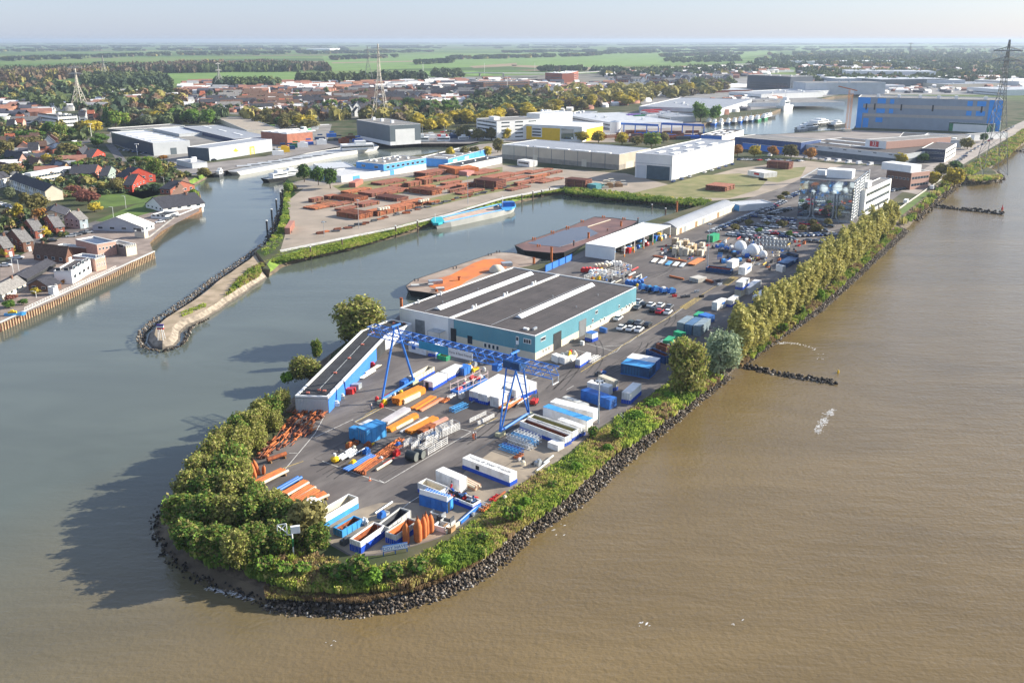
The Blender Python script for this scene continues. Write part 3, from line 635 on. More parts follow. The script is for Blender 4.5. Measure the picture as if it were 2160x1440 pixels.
def tree(kind,x,y,r,h,z=0.0,cat='tree',group=None,label=None):
    bR,bH = BASE.get(kind,(4.5,9)); src = rnd.choice(PT[kind]); P = g(x,y,z)
    c = copy_tree(src,P,rnd.uniform(0,6.28),r/bR*1.0,h/bH,label,group); c['category'] = cat; c['look'] = LOOK[kind]
    if kind in ('poplar',): c.rotation_euler[2] = rnd.uniform(-.4,.4)
    return c
def forest(rows,where,group,cat='tree'):
    byk = {}
    for k,x,y,r,h in rows: byk.setdefault(k,[]).append((tree(k,x,y,r,h,0,cat,group),x))
    for k,it in byk.items(): label_row(it,LOOK[k],where) if len(it) > 1 else it[0][0].__setitem__('label',f'single {LOOK[k]} {where}')
# poplar row
it = []
for i in range(45):
    t = i/44; a = g(1556,768,-.6); b = g(1880,482,-.6); p = a.lerp(b,t); p += Vector((rnd.uniform(-.9,.9),rnd.uniform(-.9,.9),0)); q = px(p)
    c = tree('poplar',q[0],q[1],rnd.uniform(3.7,5.2),rnd.uniform(13.5,18)*(1 if i < 35 else .9),-.6, 'poplar', 'poplars along the river bank'); it.append((c,p.y))
label_row(it, 'yellow-green plumed poplar', 'in the long riverside row', 'from the near end')
it = []
for x,y,k,r,h in ((1448,826, 'willow',6.0,14.5),(1521,784, 'silver',5.8,12.5),(757,712, 'willow',9,12),(668,752, 'green',1.9,5),(646,796, 'willow',5.2,5.5),(608,806, 'shrubb',2,3)):
    c = tree(k,x,y,r,h,-.3, 'tree',None)
    c['label'] = {1448: 'big yellow-green willow where the grass bank meets the poplar row',1521: 'silvery grey-green willow at the near end of the poplar row',757: 'large olive willow between the long shed roof and the harbour',668: 'small round green tree on the bank beside the long shed',
                  646: 'spreading willow bush left of the long black shed roof',608: 'small bright yellow-green bush by the water left of the shed'}[x]
forest([('willow',596,862,2.6,5),('green',572,880,3.2,5.5),('willow',552,905,3.6,7),('willow',580,905,2.4,4.5),('willow',530,925,3.8,7),('green',500,940,3.8,7),('willow',478,965,3.8,7.5),('willow',510,965,3.4,7),('willow',545,945,2.8,5.5),('willow',455,995,4.2,8),('green',492,1000,3.6,7),('willow',430,1030,4,7.5),
        ('green',470,1035,4,7.5),('willow',505,1030,3.2,6.5),('willow',405,1062,3.8,6.5),('green',445,1070,4.2,7.5),('willow',495,1075,4,7.5),('green',540,1075,3.2,6),('green',385,1100,3.6,6),('green',430,1115,4.2,7),('willow',480,1120,4.2,7),('green',530,1115,4,7),('willow',575,1100,3.4,6.5),('green',600,1125,3.8,7),
        ('olive',645,1135,4.2,8),('green',670,1155,2.6,5),('green',400,1145,3.6,5),('green',450,1165,3.8,5.5),('willow',500,1190,3,6.5),('green',545,1170,3.8,6),('green',590,1165,3.4,6)], 'among the trees crowding the wooded point', 'trees on the wooded point')
it = []
for x,y,r,h,k in [(560,1205,2,3, 'shrub'),(600,1215,2.2,2.6, 'shrub'),(640,1212,2,2.2, 'shrub'),(690,1212,1.6,2, 'shrub'),(715,1225,2.4,2.8, 'shrub'),(755,1222,2.8,4.4, 'shrub'),(790,1230,2.2,3, 'shrubb'),(830,1222,2.4,2.8, 'shrub'),(880,1210,2.4,2.8, 'shrub'),(935,1188,1.8,1.8, 'shrubb'),
                      (1020,1140,1.4,1.6, 'shrub'),(1083,1100,2.2,3.4, 'shrub'),(1110,1065,1.5,1.8, 'shrubb'),(1165,1030,1.4,1.6, 'shrub'),(1215,990,1.6,1.8, 'shrubb'),(1250,925,1.7,3, 'shrub'),(1302,925,2.2,3, 'shrub'),(1280,950,1.5,1.6, 'shrubb'),
                      (1345,885,2.6,2.2, 'shrubb'),(1380,858,2.8,2.2, 'shrubb'),(1410,840,2,1.8, 'shrubb'),(1330,900,1.6,1.6, 'shrub'),(1575,748,2,3.4, 'shrub'),(1650,700,2,3, 'shrub'),(1690,660,1.8,2.8, 'shrub'),(1728,628,2,3.4, 'shrubb'),(1790,560,1.8,3, 'shrub'),(1860,505,1.8,3, 'shrub'),(535,1190,2,4, 'shrub'),
                      (470,1195,2.2,3, 'shrub'),(420,1170,2.2,3, 'shrub'),(385,1130,2,3, 'shrub')]:
    it.append((tree(k,x,y,r,h,-.5, 'shrub', 'shrubs along the bank of the point'),x))
label_row(it,lambda o: o['look'], 'among shrubs along the river bank')
# bank scrub: reeds, grass and brambles nobody could count
tuft_v = []; tuft_f = []
_r = random.Random(3)
for i in range(9):
    a = _r.uniform(0,6.28); b = _r.uniform(0,.5); x,y = math.cos(a)*b,math.sin(a)*b; h_ = _r.uniform(.6,1.1); lx,ly = math.cos(a)*.3*_r.random(),math.sin(a)*.3*_r.random(); q = _r.uniform(0,3.14); wx,wy = .16*math.cos(q),.16*math.sin(q)
    k = len(tuft_v); tuft_v += [(x-wx,y-wy,0),(x+wx,y+wy,0),(x+lx+wx,y+ly+wy,h_),(x+lx-wx,y+ly-wy,h_*.85)]; tuft_f.append((k,k+1,k+2,k+3))
SCR = [leafmat('scrub_green',(0.09,0.165,0.03),(0.225,0.3,0.06),.8),leafmat('scrub_bright',(.22,.29,.04),(.42,.48,.10),.8),leafmat('scrub_yellow',(0.33,0.3,0.09),(0.51,0.45,0.165),.8),leafmat('scrub_brown',(0.195,0.135,0.075),(0.345,0.24,0.135),.8)]
def scrub(poly,n,hmin,hmax,wts,seed,name,label,z=-.6,wid=1.0):
    r = np.random.RandomState(seed); xs = [p[0] for p in poly]; ys = [p[1] for p in poly]; pos = []
    W_ = [g(x,y,z) for x,y in poly]; PW = [(p.x,p.y) for p in W_]; x0,x1,y0,y1 = min(p[0] for p in PW),max(p[0] for p in PW),min(p[1] for p in PW),max(p[1] for p in PW)
    while len(pos) < n:
        x,y = r.uniform(x0,x1),r.uniform(y0,y1)
        if in_poly(x,y,PW): pos.append((x,y,z))
    h = r.uniform(hmin,hmax,n); pos = np.array(pos)
    # clumps: colour follows slow waves of the place
    f = (np.sin(pos[:,0]*.35+seed)+np.sin(pos[:,1]*.27+pos[:,0]*.11)+r.normal(size=n)*.9); o_ = np.argsort(np.argsort(f))/n; cw = np.cumsum(wts)
    mi = np.searchsorted(cw/cw[-1],o_).clip(0,3)
    o = inst(tuft_v,tuft_f,pos,np.stack([h*wid*.9,h*wid*.9,h],1),r.uniform(0,6.28,n),name,SCR,mi)
    return tag(o,label,None,None, 'stuff')
scrub([(520,1175),(620,1165),(700,1185),(745,1212),(860,1192),(960,1140),(1060,1055),(1120,1015),(1200,968),(1262,915),(1300,895),(1330,930),(1260,990),(1170,1070),(1090,1120),(1030,1170),(960,1205),(860,1240),(740,1250),(620,1245),(520,1215)],7600,.45,1.35,(.20,.33,.33,.14),1, 'bank_scrub', 'rough grass and brambles on the bank of the point',-.8)
scrub([(1300,890),(1380,835),(1425,800),(1490,780),(1520,800),(1440,862),(1370,912),(1320,945)],1500,.6,1.6,(.25,.5,.1,.15),2, 'bank_scrub', 'bright grass on the bank below the big willow',-.7)
scrub([(350,1075),(420,1010),(540,900),(600,862),(545,930),(505,985),(505,1020),(580,1075),(680,1140),(600,1200),(450,1200),(370,1150)],2000,.7,1.5,(.6,.2,.05,.15),3, 'undergrowth', 'undergrowth beneath the trees of the point',-.2)
scrub([(1545,768),(1620,715),(1700,652),(1800,562),(1890,482),(1900,487),(1810,572),(1720,652),(1630,722),(1560,775)],1500,.5,1.5,(.35,.2,.15,.3),4, 'poplar_undergrowth', 'low scrub at the foot of the poplars',-1.2)
scrub([(1905,472),(1960,418),(2000,380),(2050,350),(2100,318),(2160,275),(2175,285),(2120,335),(2060,365),(2020,385),(1980,412),(1925,465)],1500,1.0,3.4,(.3,.25,.3,.15),5, 'far_bank_scrub', 'yellowing bushes along the riverside road',-.8,1.1)
scrub([(590,533),(560,555),(640,545),(760,518),(895,476),(925,460),(1000,438),(1052,426),(1100,416),(1190,402),(1190,396),(1080,418),(900,466),(740,504)],3000,.35,.9,(.25,.65,.1,0),6, 'basin_grass', 'bright long grass on the basin bank',-.6,1.5)
scrub([(1190,398),(1300,408),(1420,420),(1500,425),(1480,437),(1400,428),(1280,418),(1195,408)],900,.6,2.2,(.7,.2,.1,0),7, 'basin_end_scrub', 'dark bushes at the closed end of the basin',-.6,1.2)
scrub([(600,400),(612,405),(612,440),(605,480),(590,520),(560,545),(550,535),(585,490),(600,440)],900,.4,1.4,(.6,.35,.05,0),8, 'harbour_bank_grass', 'tufted grass on the harbour side bank',-.8,1.2)
scrub([(540,560),(565,552),(545,585),(500,610),(470,630),(500,590)],350,.4,1.2,(.3,.3,.3,.1),9, 'jetty_scrub', 'yellow-green scrub at the root of the jetty',-.9)
scrub([(380,660),(430,640),(440,645),(385,668)],120,.3,.6,(.1,.9,0,0),10, 'jetty_grass', 'green grass tufts near the jetty head',-.9)
scrub([(560,1262),(760,1272),(900,1240),(990,1200),(1060,1150),(1040,1140),(970,1190),(880,1225),(740,1245),(560,1240)],3200,.25,.75,(0,0,.15,.85),11, 'dry_reeds', 'short dry brown reeds above the boulders',-1.5,.8)
scrub([(2040,375),(2110,372),(2115,378),(2050,384)],160,1,2,(.2,.2,.5,.1),12, 'islet_grass', 'yellow grass on the pylon islet',-.2,1.2)
# ================================================================== BUILDINGS
Z = Vector((0,0,1))
def facade(mb,P,u,n,a0,a1,z0,z1,th=.06,m=0):
    "thin slab proud of a wall: P corner at ground, u along, n outward"
    u = Vector(u).normalized(); n = Vector(n).normalized()
    mb.box(P+u*a0+n*.004+Z*z0,u*(a1-a0),n*th,Z*(z1-z0),m); return mb
def outn(e,other):
    n = Vector((e.y,-e.x,0)).normalized()
    return -n if n.dot(other) > 0 else n
def windows(parent,P,e,n,rows,cols,z0,dz,wh,frac=.6,a0=.04,a1=.96,frame=WHITE,th=.05,strip=False,mat=None):
    "individual framed windows (or one ribbon per floor) on the wall starting at P along e"
    L = e.length; u = e.normalized(); nn = n
    for r_ in range(rows):
        if strip:
            mb = MB(); facade(mb,P,u,nn,L*a0,L*a1,z0+r_*dz,z0+r_*dz+wh,th)
            w_ = mb.build('window_band',mat or GLASS,parent)
            fb = MB(); k = max(3,int(L*(a1-a0)/2.4))
            for i in range(k+1):
                a = L*a0+(L*(a1-a0)-.12)*i/k; fb.box(P+u*a+nn*(.004+th)+Z*(z0+r_*dz),u*.12,nn*.03,Z*wh)
            fb.build('mullions',frame,w_)
        else:
            for i in range(cols):
                c = L*(a0+(a1-a0)*(i+.5)/cols); w = L*(a1-a0)/cols*frac
                mb = MB(); facade(mb,P,u,nn,c-w/2,c+w/2,z0+r_*dz,z0+r_*dz+wh,th,0)
                mb.box(P+u*(c-w/2+.08)+nn*(.006+th)+Z*(z0+r_*dz+.08),u*(w-.16),nn*.01,Z*(wh-.16),1)
                mb.build('window',[frame,mat or GLASS],parent)
def roofkit(parent,B,e1,e2,h,kit,seed=0):
    "skylights, vents and units on a flat roof"
    r = random.Random(seed)
    for (kind,a,b,la,lb,hh,mat) in kit:
        mb = MB(); o = B+e1*a+e2*b+Z*(h+.02)
        u1,u2 = e1.normalized(),e2.normalized()
        if kind == 'ridge':      # glazed ridge skylight along e2 (or e1 when la > lb)
            A,Bv = (u1*la,u2*lb)
            lng,sh = (Bv,A) if lb >= la else (A,Bv)
            p = [o,o+sh,o+sh/2+Z*hh]; q = [x+lng for x in p]
            k = len(mb.v); mb.v += [tuple(x) for x in p+q]; mb.f += [(k,k+2,k+5,k+3),(k+2,k+1,k+4,k+5),(k,k+1,k+2),(k+3,k+5,k+4)]; mb.m += [0]*4
            mb.build('skylight',mat,parent)
        else: mb.box(o,u1*la,u2*lb,Z*hh); mb.build(kind,mat,parent)
def bldg(name,label,cat,L,N,R_,yb,wall,roof,group=None,par=.35,trim=None,low=None,wall2=None,h=None,zb=0.0,kit=(),win=(),doors=(),roofz=None):
    h = h or ht(N[0],yb,N[1],zb); B,e1,e2 = rect3(L,N,R_,zb+h); B.z = zb
    if B.y > 850:
        mx_ = max(28,.55*max(e1.length,e2.length))
        if e1.length > e2.length: e2 = e2*min(1,mx_/e2.length)
        else: e1 = e1*min(1,mx_/e1.length)
    t = T(name,label,cat,(B.x,B.y,zb),group)
    mb = MB(); u1,u2 = e1.normalized(),e2.normalized(); n1,n2 = outn(e1,e2),outn(e2,e1)
    mb.box(B,e1,e2,Z*h,0,skip=(1,)); mb.build('wall',wall,t)
    mb = MB(); th = .35 if h > 4 else .2
    mb.box(B+Z*(h-par)+u1*th+u2*th,e1-u1*2*th,e2-u2*2*th,Z*.05); mb.build('roof',roof,t)
    mb = MB(); hh = .12; zz = Z*(h+.001)
    for o,a,b in ((B,e1,u2*th),(B+e2-u2*th,e1,u2*th),(B+u2*th,u1*th,e2-u2*2*th),(B+e1-u1*th+u2*th,u1*th,e2-u2*2*th)):
        mb.box(o+zz-Z*par*1.02,a,b,Z*(par+hh))
    mb.build('roof_edge',trim or WHITE,t)
    if low:
        mb = MB(); zl = h*low[0]
        facade(mb,B,e1,n1,0,e1.length,0,zl,.05); facade(mb,B,e2,n2,0,e2.length,0,zl,.05); mb.build('plinth',low[1],t)
    if wall2:
        mb = MB(); facade(mb,B,e2,n2,0,e2.length,0,h-.02,.03); mb.build('side_cladding',wall2,t)
    roofkit(t,B,e1,e2,h-par+.05,kit)
    for w_ in win:
        f = w_[0]; kw = dict(w_[2]) if len(w_) > 2 else {}
        if f == 1: windows(t,B,e1,n1,*w_[1],**kw)
        else: windows(t,B,e2,n2,*w_[1],**kw)
    for (f,a0,a1,z1,mat) in doors:
        mb = MB(); e,n = (e1,n1) if f == 1 else (e2,n2)
        facade(mb,B,e,n,e.length*a0,e.length*a1,0,z1,.09); mb.build('door',mat,t)
    return t,B,e1,e2,h
def house(name,label,N,L,R_,yt,rh,wall,roof,ridge=2,cat='house',group=None,zb=0.0,nw=2,rows=2,panel=None,chim=True,over=.35,h=None,door=True):
    "gabled house from its ground corners; ridge runs along e2 (2) or e1 (1)"
    B,e1,e2 = rect3(L,N,R_,zb); h = h or ht(N[0],N[1],yt,zb)
    t = T(name,label,cat,B,group); u1,u2 = e1.normalized(),e2.normalized(); n1,n2 = outn(e1,e2),outn(e2,e1)
    if ridge == 1: ea,eb,ua,ub = e2,e1,u2,u1      # ea = gable width, eb = ridge length
    else: ea,eb,ua,ub = e1,e2,u1,u2
    mb = MB(); mb.box(B,e1,e2,Z*h,0,skip=(1,))
    for s in (Vector((0,0,0)),eb): mb.poly([B+s+Z*h,B+s+ea+Z*h,B+s+ea/2+Z*(h+rh)])
    mb.build('wall',wall,t)
    mb = MB(); sl = (ea/2+Z*rh); ov = sl*(over/sl.length)
    for sgn in (0,1):
        a = B+Z*h-ov-ub*over if not sgn else B+ea+Z*h-ub*over-Vector((-ov.x,-ov.y,ov.z))
        d = (sl+ov) if not sgn else Vector((-sl.x-ov.x,-sl.y-ov.y,sl.z+ov.z)); ln = eb+ub*over*2
        mb.box(a+Z*.02,d,ln,Z*.18)
    rf = mb.build('roof',roof,t)
    if chim: MB().box(B+eb*.75+ea*.42+Z*(h+rh*.7),ua*.7,ub*.9,Z*(rh*.3+1.0)).build('chimney',BRICKB,rf)
    if panel:
        mb = MB(); nrm = Vector((0,0,1)); side,f0,f1 = panel
        dn = (ea/2+Z*rh) if side == 0 else (-ea/2+Z*rh); st = B+Z*(h+.22) if side == 0 else B+ea+Z*(h+.22)
        mb.box(st+dn*.15+eb*f0,dn*.6,eb*(f1-f0),Z*.08); mb.build('solar_panels',SOLAR,rf)
    dz = h/rows if rows > 1 else h
    for (P,e,n) in ((B,e1,n1),(B,e2,n2)):
        k = max(1,min(4,int(e.length/3))) if nw else 0
        if k: windows(t,P,e,n,rows,k,.9,dz,min(1.4,dz*.5),.42)
    if door: mb = MB(); facade(mb,B,e2,n2,e2.length*.45,e2.length*.45+1.1,0,2.1,.09); mb.build('door',WHITE,t)
    return t

# ---- main hall --------------------------------------------------------------
hH = 7.0
t,B,e1,e2,h = bldg('factory_hall', 'large hall with brown-grey roof and teal walls at the middle of the yard', 'factory',(843,649.5),(1129,709),(1342.5,606.3),759,TEAL,ROOFD,h=hH,par=.25,
    low=(.3,CREAM),doors=((2,.155,.225,5,DARK),(2,.39,.46,5,M('roller_door_grey',(.16,.17,.18),.6)),(1,.13,.155,1.9,GLASS)),
    kit=(('roof_unit',.10,.06,1.6,.8,.5,WHITE),('roof_unit',.07,.075,.5,1.8,.6,STEEL)))
u1,u2 = e1.normalized(),e2.normalized(); n1,n2 = outn(e1,e2),outn(e2,e1)
mb = MB()
for i in range(1,17): mb.box(B+e1*(i/17)+u2*.4+Z*(hH-.2),u1*.07,e2-u2*.8,Z*.015)
for i in range(1,6): mb.box(B+e2*(i/6)+u1*.4+Z*(hH-.2),u2*.07,e1-u1*.8,Z*.022)
mb.build('roof_seams',M('felt_seam',(.12,.105,.10),.9,.3,.3),t)
c0 = e1.length*.618
mb = MB(); facade(mb,B,e1,n1,c0,e1.length,0,hH-.02,.09); mb.build('white_front_wall',WPANEL,t)
mb = MB(); facade(mb,B,e1,n1,c0-2.0,c0-.01,0,hH-.02,.08); mb.build('grey_corner_wall',GREYW,t)
mb = MB(); facade(mb,B,e1,n1,e1.length*.80,e1.length*.875,0,4.6,.14); mb.build('roller_door',M('steel_door',(.20,.22,.23),.6,.15,1),t)
mb = MB(); facade(mb,B,e1,n1,e1.length*.56,e1.length*.60,0,4.2,.14); mb.build('roller_door',DARK,t)
mb = MB(); facade(mb,B,e1,n1,e1.length*.44,e1.length*.475,.6,3.0,.1); mb.build('window',GLASS,t)
for a in (.250,.279,.308,.337): mb = MB(); facade(mb,B,e1,n1,e1.length*a-.1,e1.length*a+1.0,.5,1.9,.08); mb.box(B+u1*(e1.length*a)+n1*.09+Z*.62,u1*.8,n1*.01,Z*1.15,1); mb.build('window',[WHITE,GLASS],t)
mb = MB(); facade(mb,B,e1,n1,1.3,3.8,4.4,5.8,.1); [mb.box(B+u1*(1.45+i*.78)+n1*.11+Z*4.55,u1*.66,n1*.01,Z*1.1,1) for i in range(3)]; mb.build('window',[WHITE,GLASS],t)
mb = MB(); facade(mb,B,e1,n1,5.4,6.3,3.6,5.9,.1); mb.box(B+u1*5.5+n1*.11+Z*4.7,u1*.7,n1*.01,Z*1.0,1); mb.build('door',[WHITE,GLASS],t)
mb = MB(); 
for i in range(9): mb.box(B+u1*(5.4+.0)+n1*(.12+.38*i)+Z*(3.5-.38*i),u1*.9,n1*.36,Z*.06)
mb.build('steel_stair',STEEL,t)
for a,z,w_ in ((.045,4.6,2.6),(.55,4.7,1.6),(.60,1.2,.8),(.64,1.2,.8),(.83,1.2,.9),(.88,1.4,.9),(.915,1.4,.9),(.95,1.4,.9),(.06,1.0,.7),(.085,1.0,.7),(.11,1.0,.7),(.80,2.8,.7),(.50,1.0,.8),(.52,2.6,.8)):
    mb = MB(); facade(mb,B,e2,n2,e2.length*a,e2.length*a+w_,z,z+1.1,.08); mb.box(B+u2*(e2.length*a+.1)+n2*.09+Z*(z+.12),u2*(w_-.2),n2*.01,Z*.85,1); mb.build('window',[WHITE,GLASS],t)
for (xa,ya),(xb,yb_) in (((915,651),(1117,577)),((1085,668.5),(1247,601))):
    P = g(xa,ya,hH); Q = g(xb,yb_,hH); s = (P+ (Q-P)*0); ln = (Q-P); d = u2*ln.dot(u2); sh = u1*-2.6
    mb = MB(); o = s+Z*.0; p = [o,o+sh,o+sh*.5+Z*.9]; q = [x+d for x in p]; k = 0
    mb.v += [tuple(x) for x in p+q]; mb.f += [(0,2,5,3),(2,1,4,5),(0,1,2),(3,5,4)]; mb.m += [0]*4; mb.build('ridge_skylight',M('skylight_polycarbonate',(.72,.74,.76),.35,.05,1.5),t)
mb = MB(); P = B+u1*c0-u1*.9; mb.box(P+Z*(hH-.2),u1*.9,e2,Z*.35); mb.build('roof_gutter',WHITE,t)
for f in (.18,.45,.72): mb = MB(); mb.box(P+e2*f+Z*(hH+.15),u1*.6,u2*.6,Z*1.0); mb.box(P+e2*f+u2*1.5+Z*(hH+.15),u1*.3,u2*.3,Z*1.2); mb.build('roof_vent',WHITE,t)
mb = MB()
for f in (.33,.83):
    mb.box(B+e1*f+Z*(hH-.15)+u2*2,u1*.12,e2*.86,Z*.05)
for f,a in ((.35,.3),(.35,.6),(.86,.2),(.86,.5),(.1,.5),(.12,.75)): mb.tube(B+e1*f+e2*a+Z*(hH-.2),B+e1*f+e2*a+Z*(hH+.35),.14)
mb.build('roof_cable_duct',STEEL,t)
for f in (.12,.3): mb = MB(); mb.tube(B+e1-u1*1.2+e2*f+Z*(hH-.1),B+e1-u1*1.2+e2*f+Z*(hH+1.0),.3,8); mb.build('roof_vent',WHITE,t)
mb = MB(); mb.box(B+u1*(c0+1)+n1*.1+Z*2.9,u1*4.5,n1*3,Z*.12); mb.tube(B+u1*(c0+1)+n1*3,B+u1*(c0+1)+n1*3+Z*2.9,.08); mb.tube(B+u1*(c0+5.4)+n1*3,B+u1*(c0+5.4)+n1*3+Z*2.9,.08); mb.build('entrance_canopy',STEEL,t)

# ---- long blue shed ----------------------------------------------------------
sH = 4.1
fp = [g(x,y,sH) for x,y in ((691.7,837),(814,708),(868.5,682.5),(825,673.5),(762.5,696.5),(622,835))]
t = T('long_shed', 'long narrow shed with black flat roof and blue wall beside the gantry crane', 'shed',(fp[0].x,fp[0].y,0))
def inset(P,d):
    n = len(P); ar = sum(P[i].x*P[(i+1) % n].y-P[(i+1) % n].x*P[i].y for i in range(n)); s = 1 if ar > 0 else -1; o_ = []
    for i in range(n):
        a,b,c = P[i-1],P[i],P[(i+1) % n]; d1 = (b-a).normalized(); d2 = (c-b).normalized(); m1 = Vector((-d1.y,d1.x,0))*s; m2 = Vector((-d2.y,d2.x,0))*s
        k = (m1+m2); k = k/(max(.3,k.length_squared/2)); o_.append(b+k*d)
    return o_
mb = MB(); mb.prism([(p.x,p.y) for p in fp],0,sH-.3); mb.build('wall',LGREY,t)
ip = inset(fp,.5)
mb = MB(); mb.prism([(p.x,p.y) for p in ip],sH-.28,sH-.22); mb.build('roof',ROOFN,t)
mb = MB()
for i in range(6):
    j = (i+1) % 6; a,b,c,d = fp[i],fp[j],ip[j],ip[i]
    lo,hi = Z*-.6,Z*.12; V = [a+lo,b+lo,c+lo,d+lo,a+hi,b+hi,c+hi,d+hi]; k = len(mb.v); mb.v += [tuple(x) for x in V]
    for q in ((4,5,6,7),(0,1,5,4),(2,3,7,6),(3,2,1,0)): mb.f.append(tuple(k+x for x in q)); mb.m.append(0)
mb.build('roof_edge',WHITE,t)
e = fp[1]-fp[0]; e.z = 0; G0 = Vector((fp[0].x,fp[0].y,0)); nn = Vector((e.y,-e.x,0)).normalized()
mb = MB(); facade(mb,G0,e,nn,0,e.length*.80,0,sH-.62,.06); mb.build('blue_cladding',BSHEET,t)
mb = MB(); facade(mb,G0,e,nn,e.length*.80,e.length*.98,0,sH-.62,.05); mb.build('open_bay',DARK,t)
for f in (.115,.245): mb = MB(); facade(mb,G0,e,nn,e.length*f,e.length*f+.16,0,sH-.5,.16); mb.build('downpipe',BLUE,t)
mb = MB(); e5 = fp[2]-fp[1]; G1 = Vector((fp[1].x,fp[1].y,0)); facade(mb,G1,e5,Vector((e5.y,-e5.x,0)),0,e5.length*.75,0,sH-.62,.06); mb.build('white_cladding',WPANEL,t)
cl = [(645,830),(680,826),(669,824),(703,788),(733,757),(761,728),(783,703),(828,683),(850,682.5),(829,678)]
for x,y in cl:
    P = g(x,y,sH-.2); mb = MB(); mb.box(P,(.8,0,0),(0,.8,0),Z*.25); mb.build('roof_hatch',M('faded_red_plastic',(.42,.13,.09),.6),t)
mb = MB(); a,b = g(672,822,sH-.2),g(783,703,sH-.2); mb.tube(a,b,.05,4); mb.build('lightning_wire',STEEL,t)
for i_,(x,y,dx) in enumerate(((705,858,0),(716,843,0),(727,832,1),(740,822,1),(757,800,2),(770,788,2),(781,775,0))):
    P = g(x,y); mb = MB()
    if dx == 1: mb.box(P,(2.0,0,0),(.6,1.6,0),Z*1.4)
    elif dx == 2: [mb.tube(P+Vector((k*.35,0,.3)),P+Vector((2.5+k*.35,6,.3)),.12) for k in range(4)]
    else: mb.box(P,(1.3,.2,0),(-.2,1.1,0),Z*.9); mb.box(P+Vector((.2,.2,.9)),(.7,.1,0),(0,.6,0),Z*.5)
    tag(mb.build('stored_goods',[WHITE,CREAM,REDP,STEEL][i_ % 4]),f'{("box", "pallet load", "rods", "crate")[i_ % 4]} along the blue shed wall, {nth(i_+1)} from the near end', 'stores', 'goods stored along the blue shed')

# ---- canopy shed, barrel-roofed shed ------------------------------------------
t,B,e1,e2,h = bldg('open_canopy', 'white-roofed open canopy with stored goods under it beside the rusty barge', 'canopy',(1235,516),(1297.5,522.5),(1415,476),551,WPANEL,M('canopy_roof',(.70,.70,.69),.5,.05,.05),h=5.4,par=.1)
for ch in list(col.objects):
    if ch.parent == t and ch.name.startswith('wall'): bpy.data.objects.remove(ch)
u1,u2 = e1.normalized(),e2.normalized(); n1,n2 = outn(e1,e2),outn(e2,e1)
mb = MB(); mb.box(B,e1,u2*.2,Z*5.2); mb.box(B+e1-u1*.2+u2*.2,u1*.2,e2-u2*.2,Z*5.2); mb.build('wall',WPANEL,t)
mb = MB(); mb.box(B+u2*.3+Z*5.0,e1,e2-u2*.4,Z*.15); mb.build('ceiling',LGREY,t)
for i in range(1,7): mb = MB(); mb.box(B+e2*(i/6)-u2*.3+Z*0,u1*.25,u2*.25,Z*5.1); mb.box(B+e2*(i/6)-u2*.35-u1*.02,u1*.35,u2*.35,Z*1.0,1); mb.build('post',[WHITE,ORANGE],t)
it = []
for i in range(26):
    f = rnd.uniform(.06,.97); q = rnd.choice((.08,.14,.3,.5)); P = B+e2*f+e1*q; mb = MB(); kd = i % 4
    if kd == 0: mb.box(P,u1*1.6,u2*2.0,Z*rnd.uniform(1,2.4))
    elif kd == 1: [mb.tube(P+u2*.6*k,P+u2*.6*k+Z*1.6,.26,8) for k in range(3)]
    elif kd == 2: mb.box(P,u1*1.2,u2*1.2,Z*.15); mb.box(P+Z*.15+u1*.1,u1*1.0,u2*1.0,Z*rnd.uniform(.8,1.5))
    else: mb.tube(P+Z*.9,P+u2*1.2+Z*.9,.9,10)
    it.append((tag(mb.build(('crate', 'gas_bottles', 'pallet_load', 'drum')[kd],[WHITE,LBLUE,REDP,STEEL,YELLOW,BLUE,GREENP][i % 7]),None, 'stores', 'goods under the white canopy'),f))
for nm_,lk_ in (('crate', 'tall crate'),('gas_bottles', 'cluster of three gas bottles'),('pallet_load', 'loaded pallet'),('drum', 'round drum')):
    label_row([a for a in it if a[0].name.startswith(nm_)],lk_, 'under the white canopy', 'from the near end')
# barrel roof
t = T('barrel_roof_shed', 'long low shed with grey barrel roof between the basin and the parked cars', 'shed',g(1427,497))
A,Bn,C = g(1385,474,3.4),g(1427,481,3.4),g(1549,431,3.4); A = g(1374,470,3.4); e2_ = C-Bn; e1_ = A-Bn; B0 = Bn-Z*3.4; u1_ = e1_.normalized(); u2_ = e2_.normalized(); e1_ = Vector((-u2_.y,u2_.x,0))*9
mb = MB(); mb.box(B0,e1_,e2_,Z*3.4,skip=(1,)); mb.build('wall',CREAM,t)
mb = MB(); n = 9; prof = [(e1_*(i/n)+Z*(3.4+1.9*math.sin(math.pi*i/n))) for i in range(n+1)]
for i in range(n): mb.poly([B0+prof[i],B0+prof[i]+e2_,B0+prof[i+1]+e2_,B0+prof[i+1]])
for s in (Vector((0,0,0)),e2_): mb.poly([B0+s+p for p in prof])
mb.build('roof',ROOFM,t)
mb = MB(); nn = outn(e2_,e1_); facade(mb,B0,e2_,nn,0,e2_.length,3.2,3.5,.3); mb.build('eaves',WHITE,t)
for f in (.05,.12,.3,.42,.55,.68,.8): mb = MB(); facade(mb,B0,e2_,nn,e2_.length*f,e2_.length*f+2.5,0,2.6,.07); mb.build('door',[WOOD,STEEL,CREAM][int(f*10) % 3],t)
bldg('small_blue_shed', 'small blue and white shed at the far end of the barrel-roofed shed', 'shed',(1536,426),(1560,433),(1576,420),444,LBLUE,ROOFL,low=None,wall2=WHITE,h=3.2)

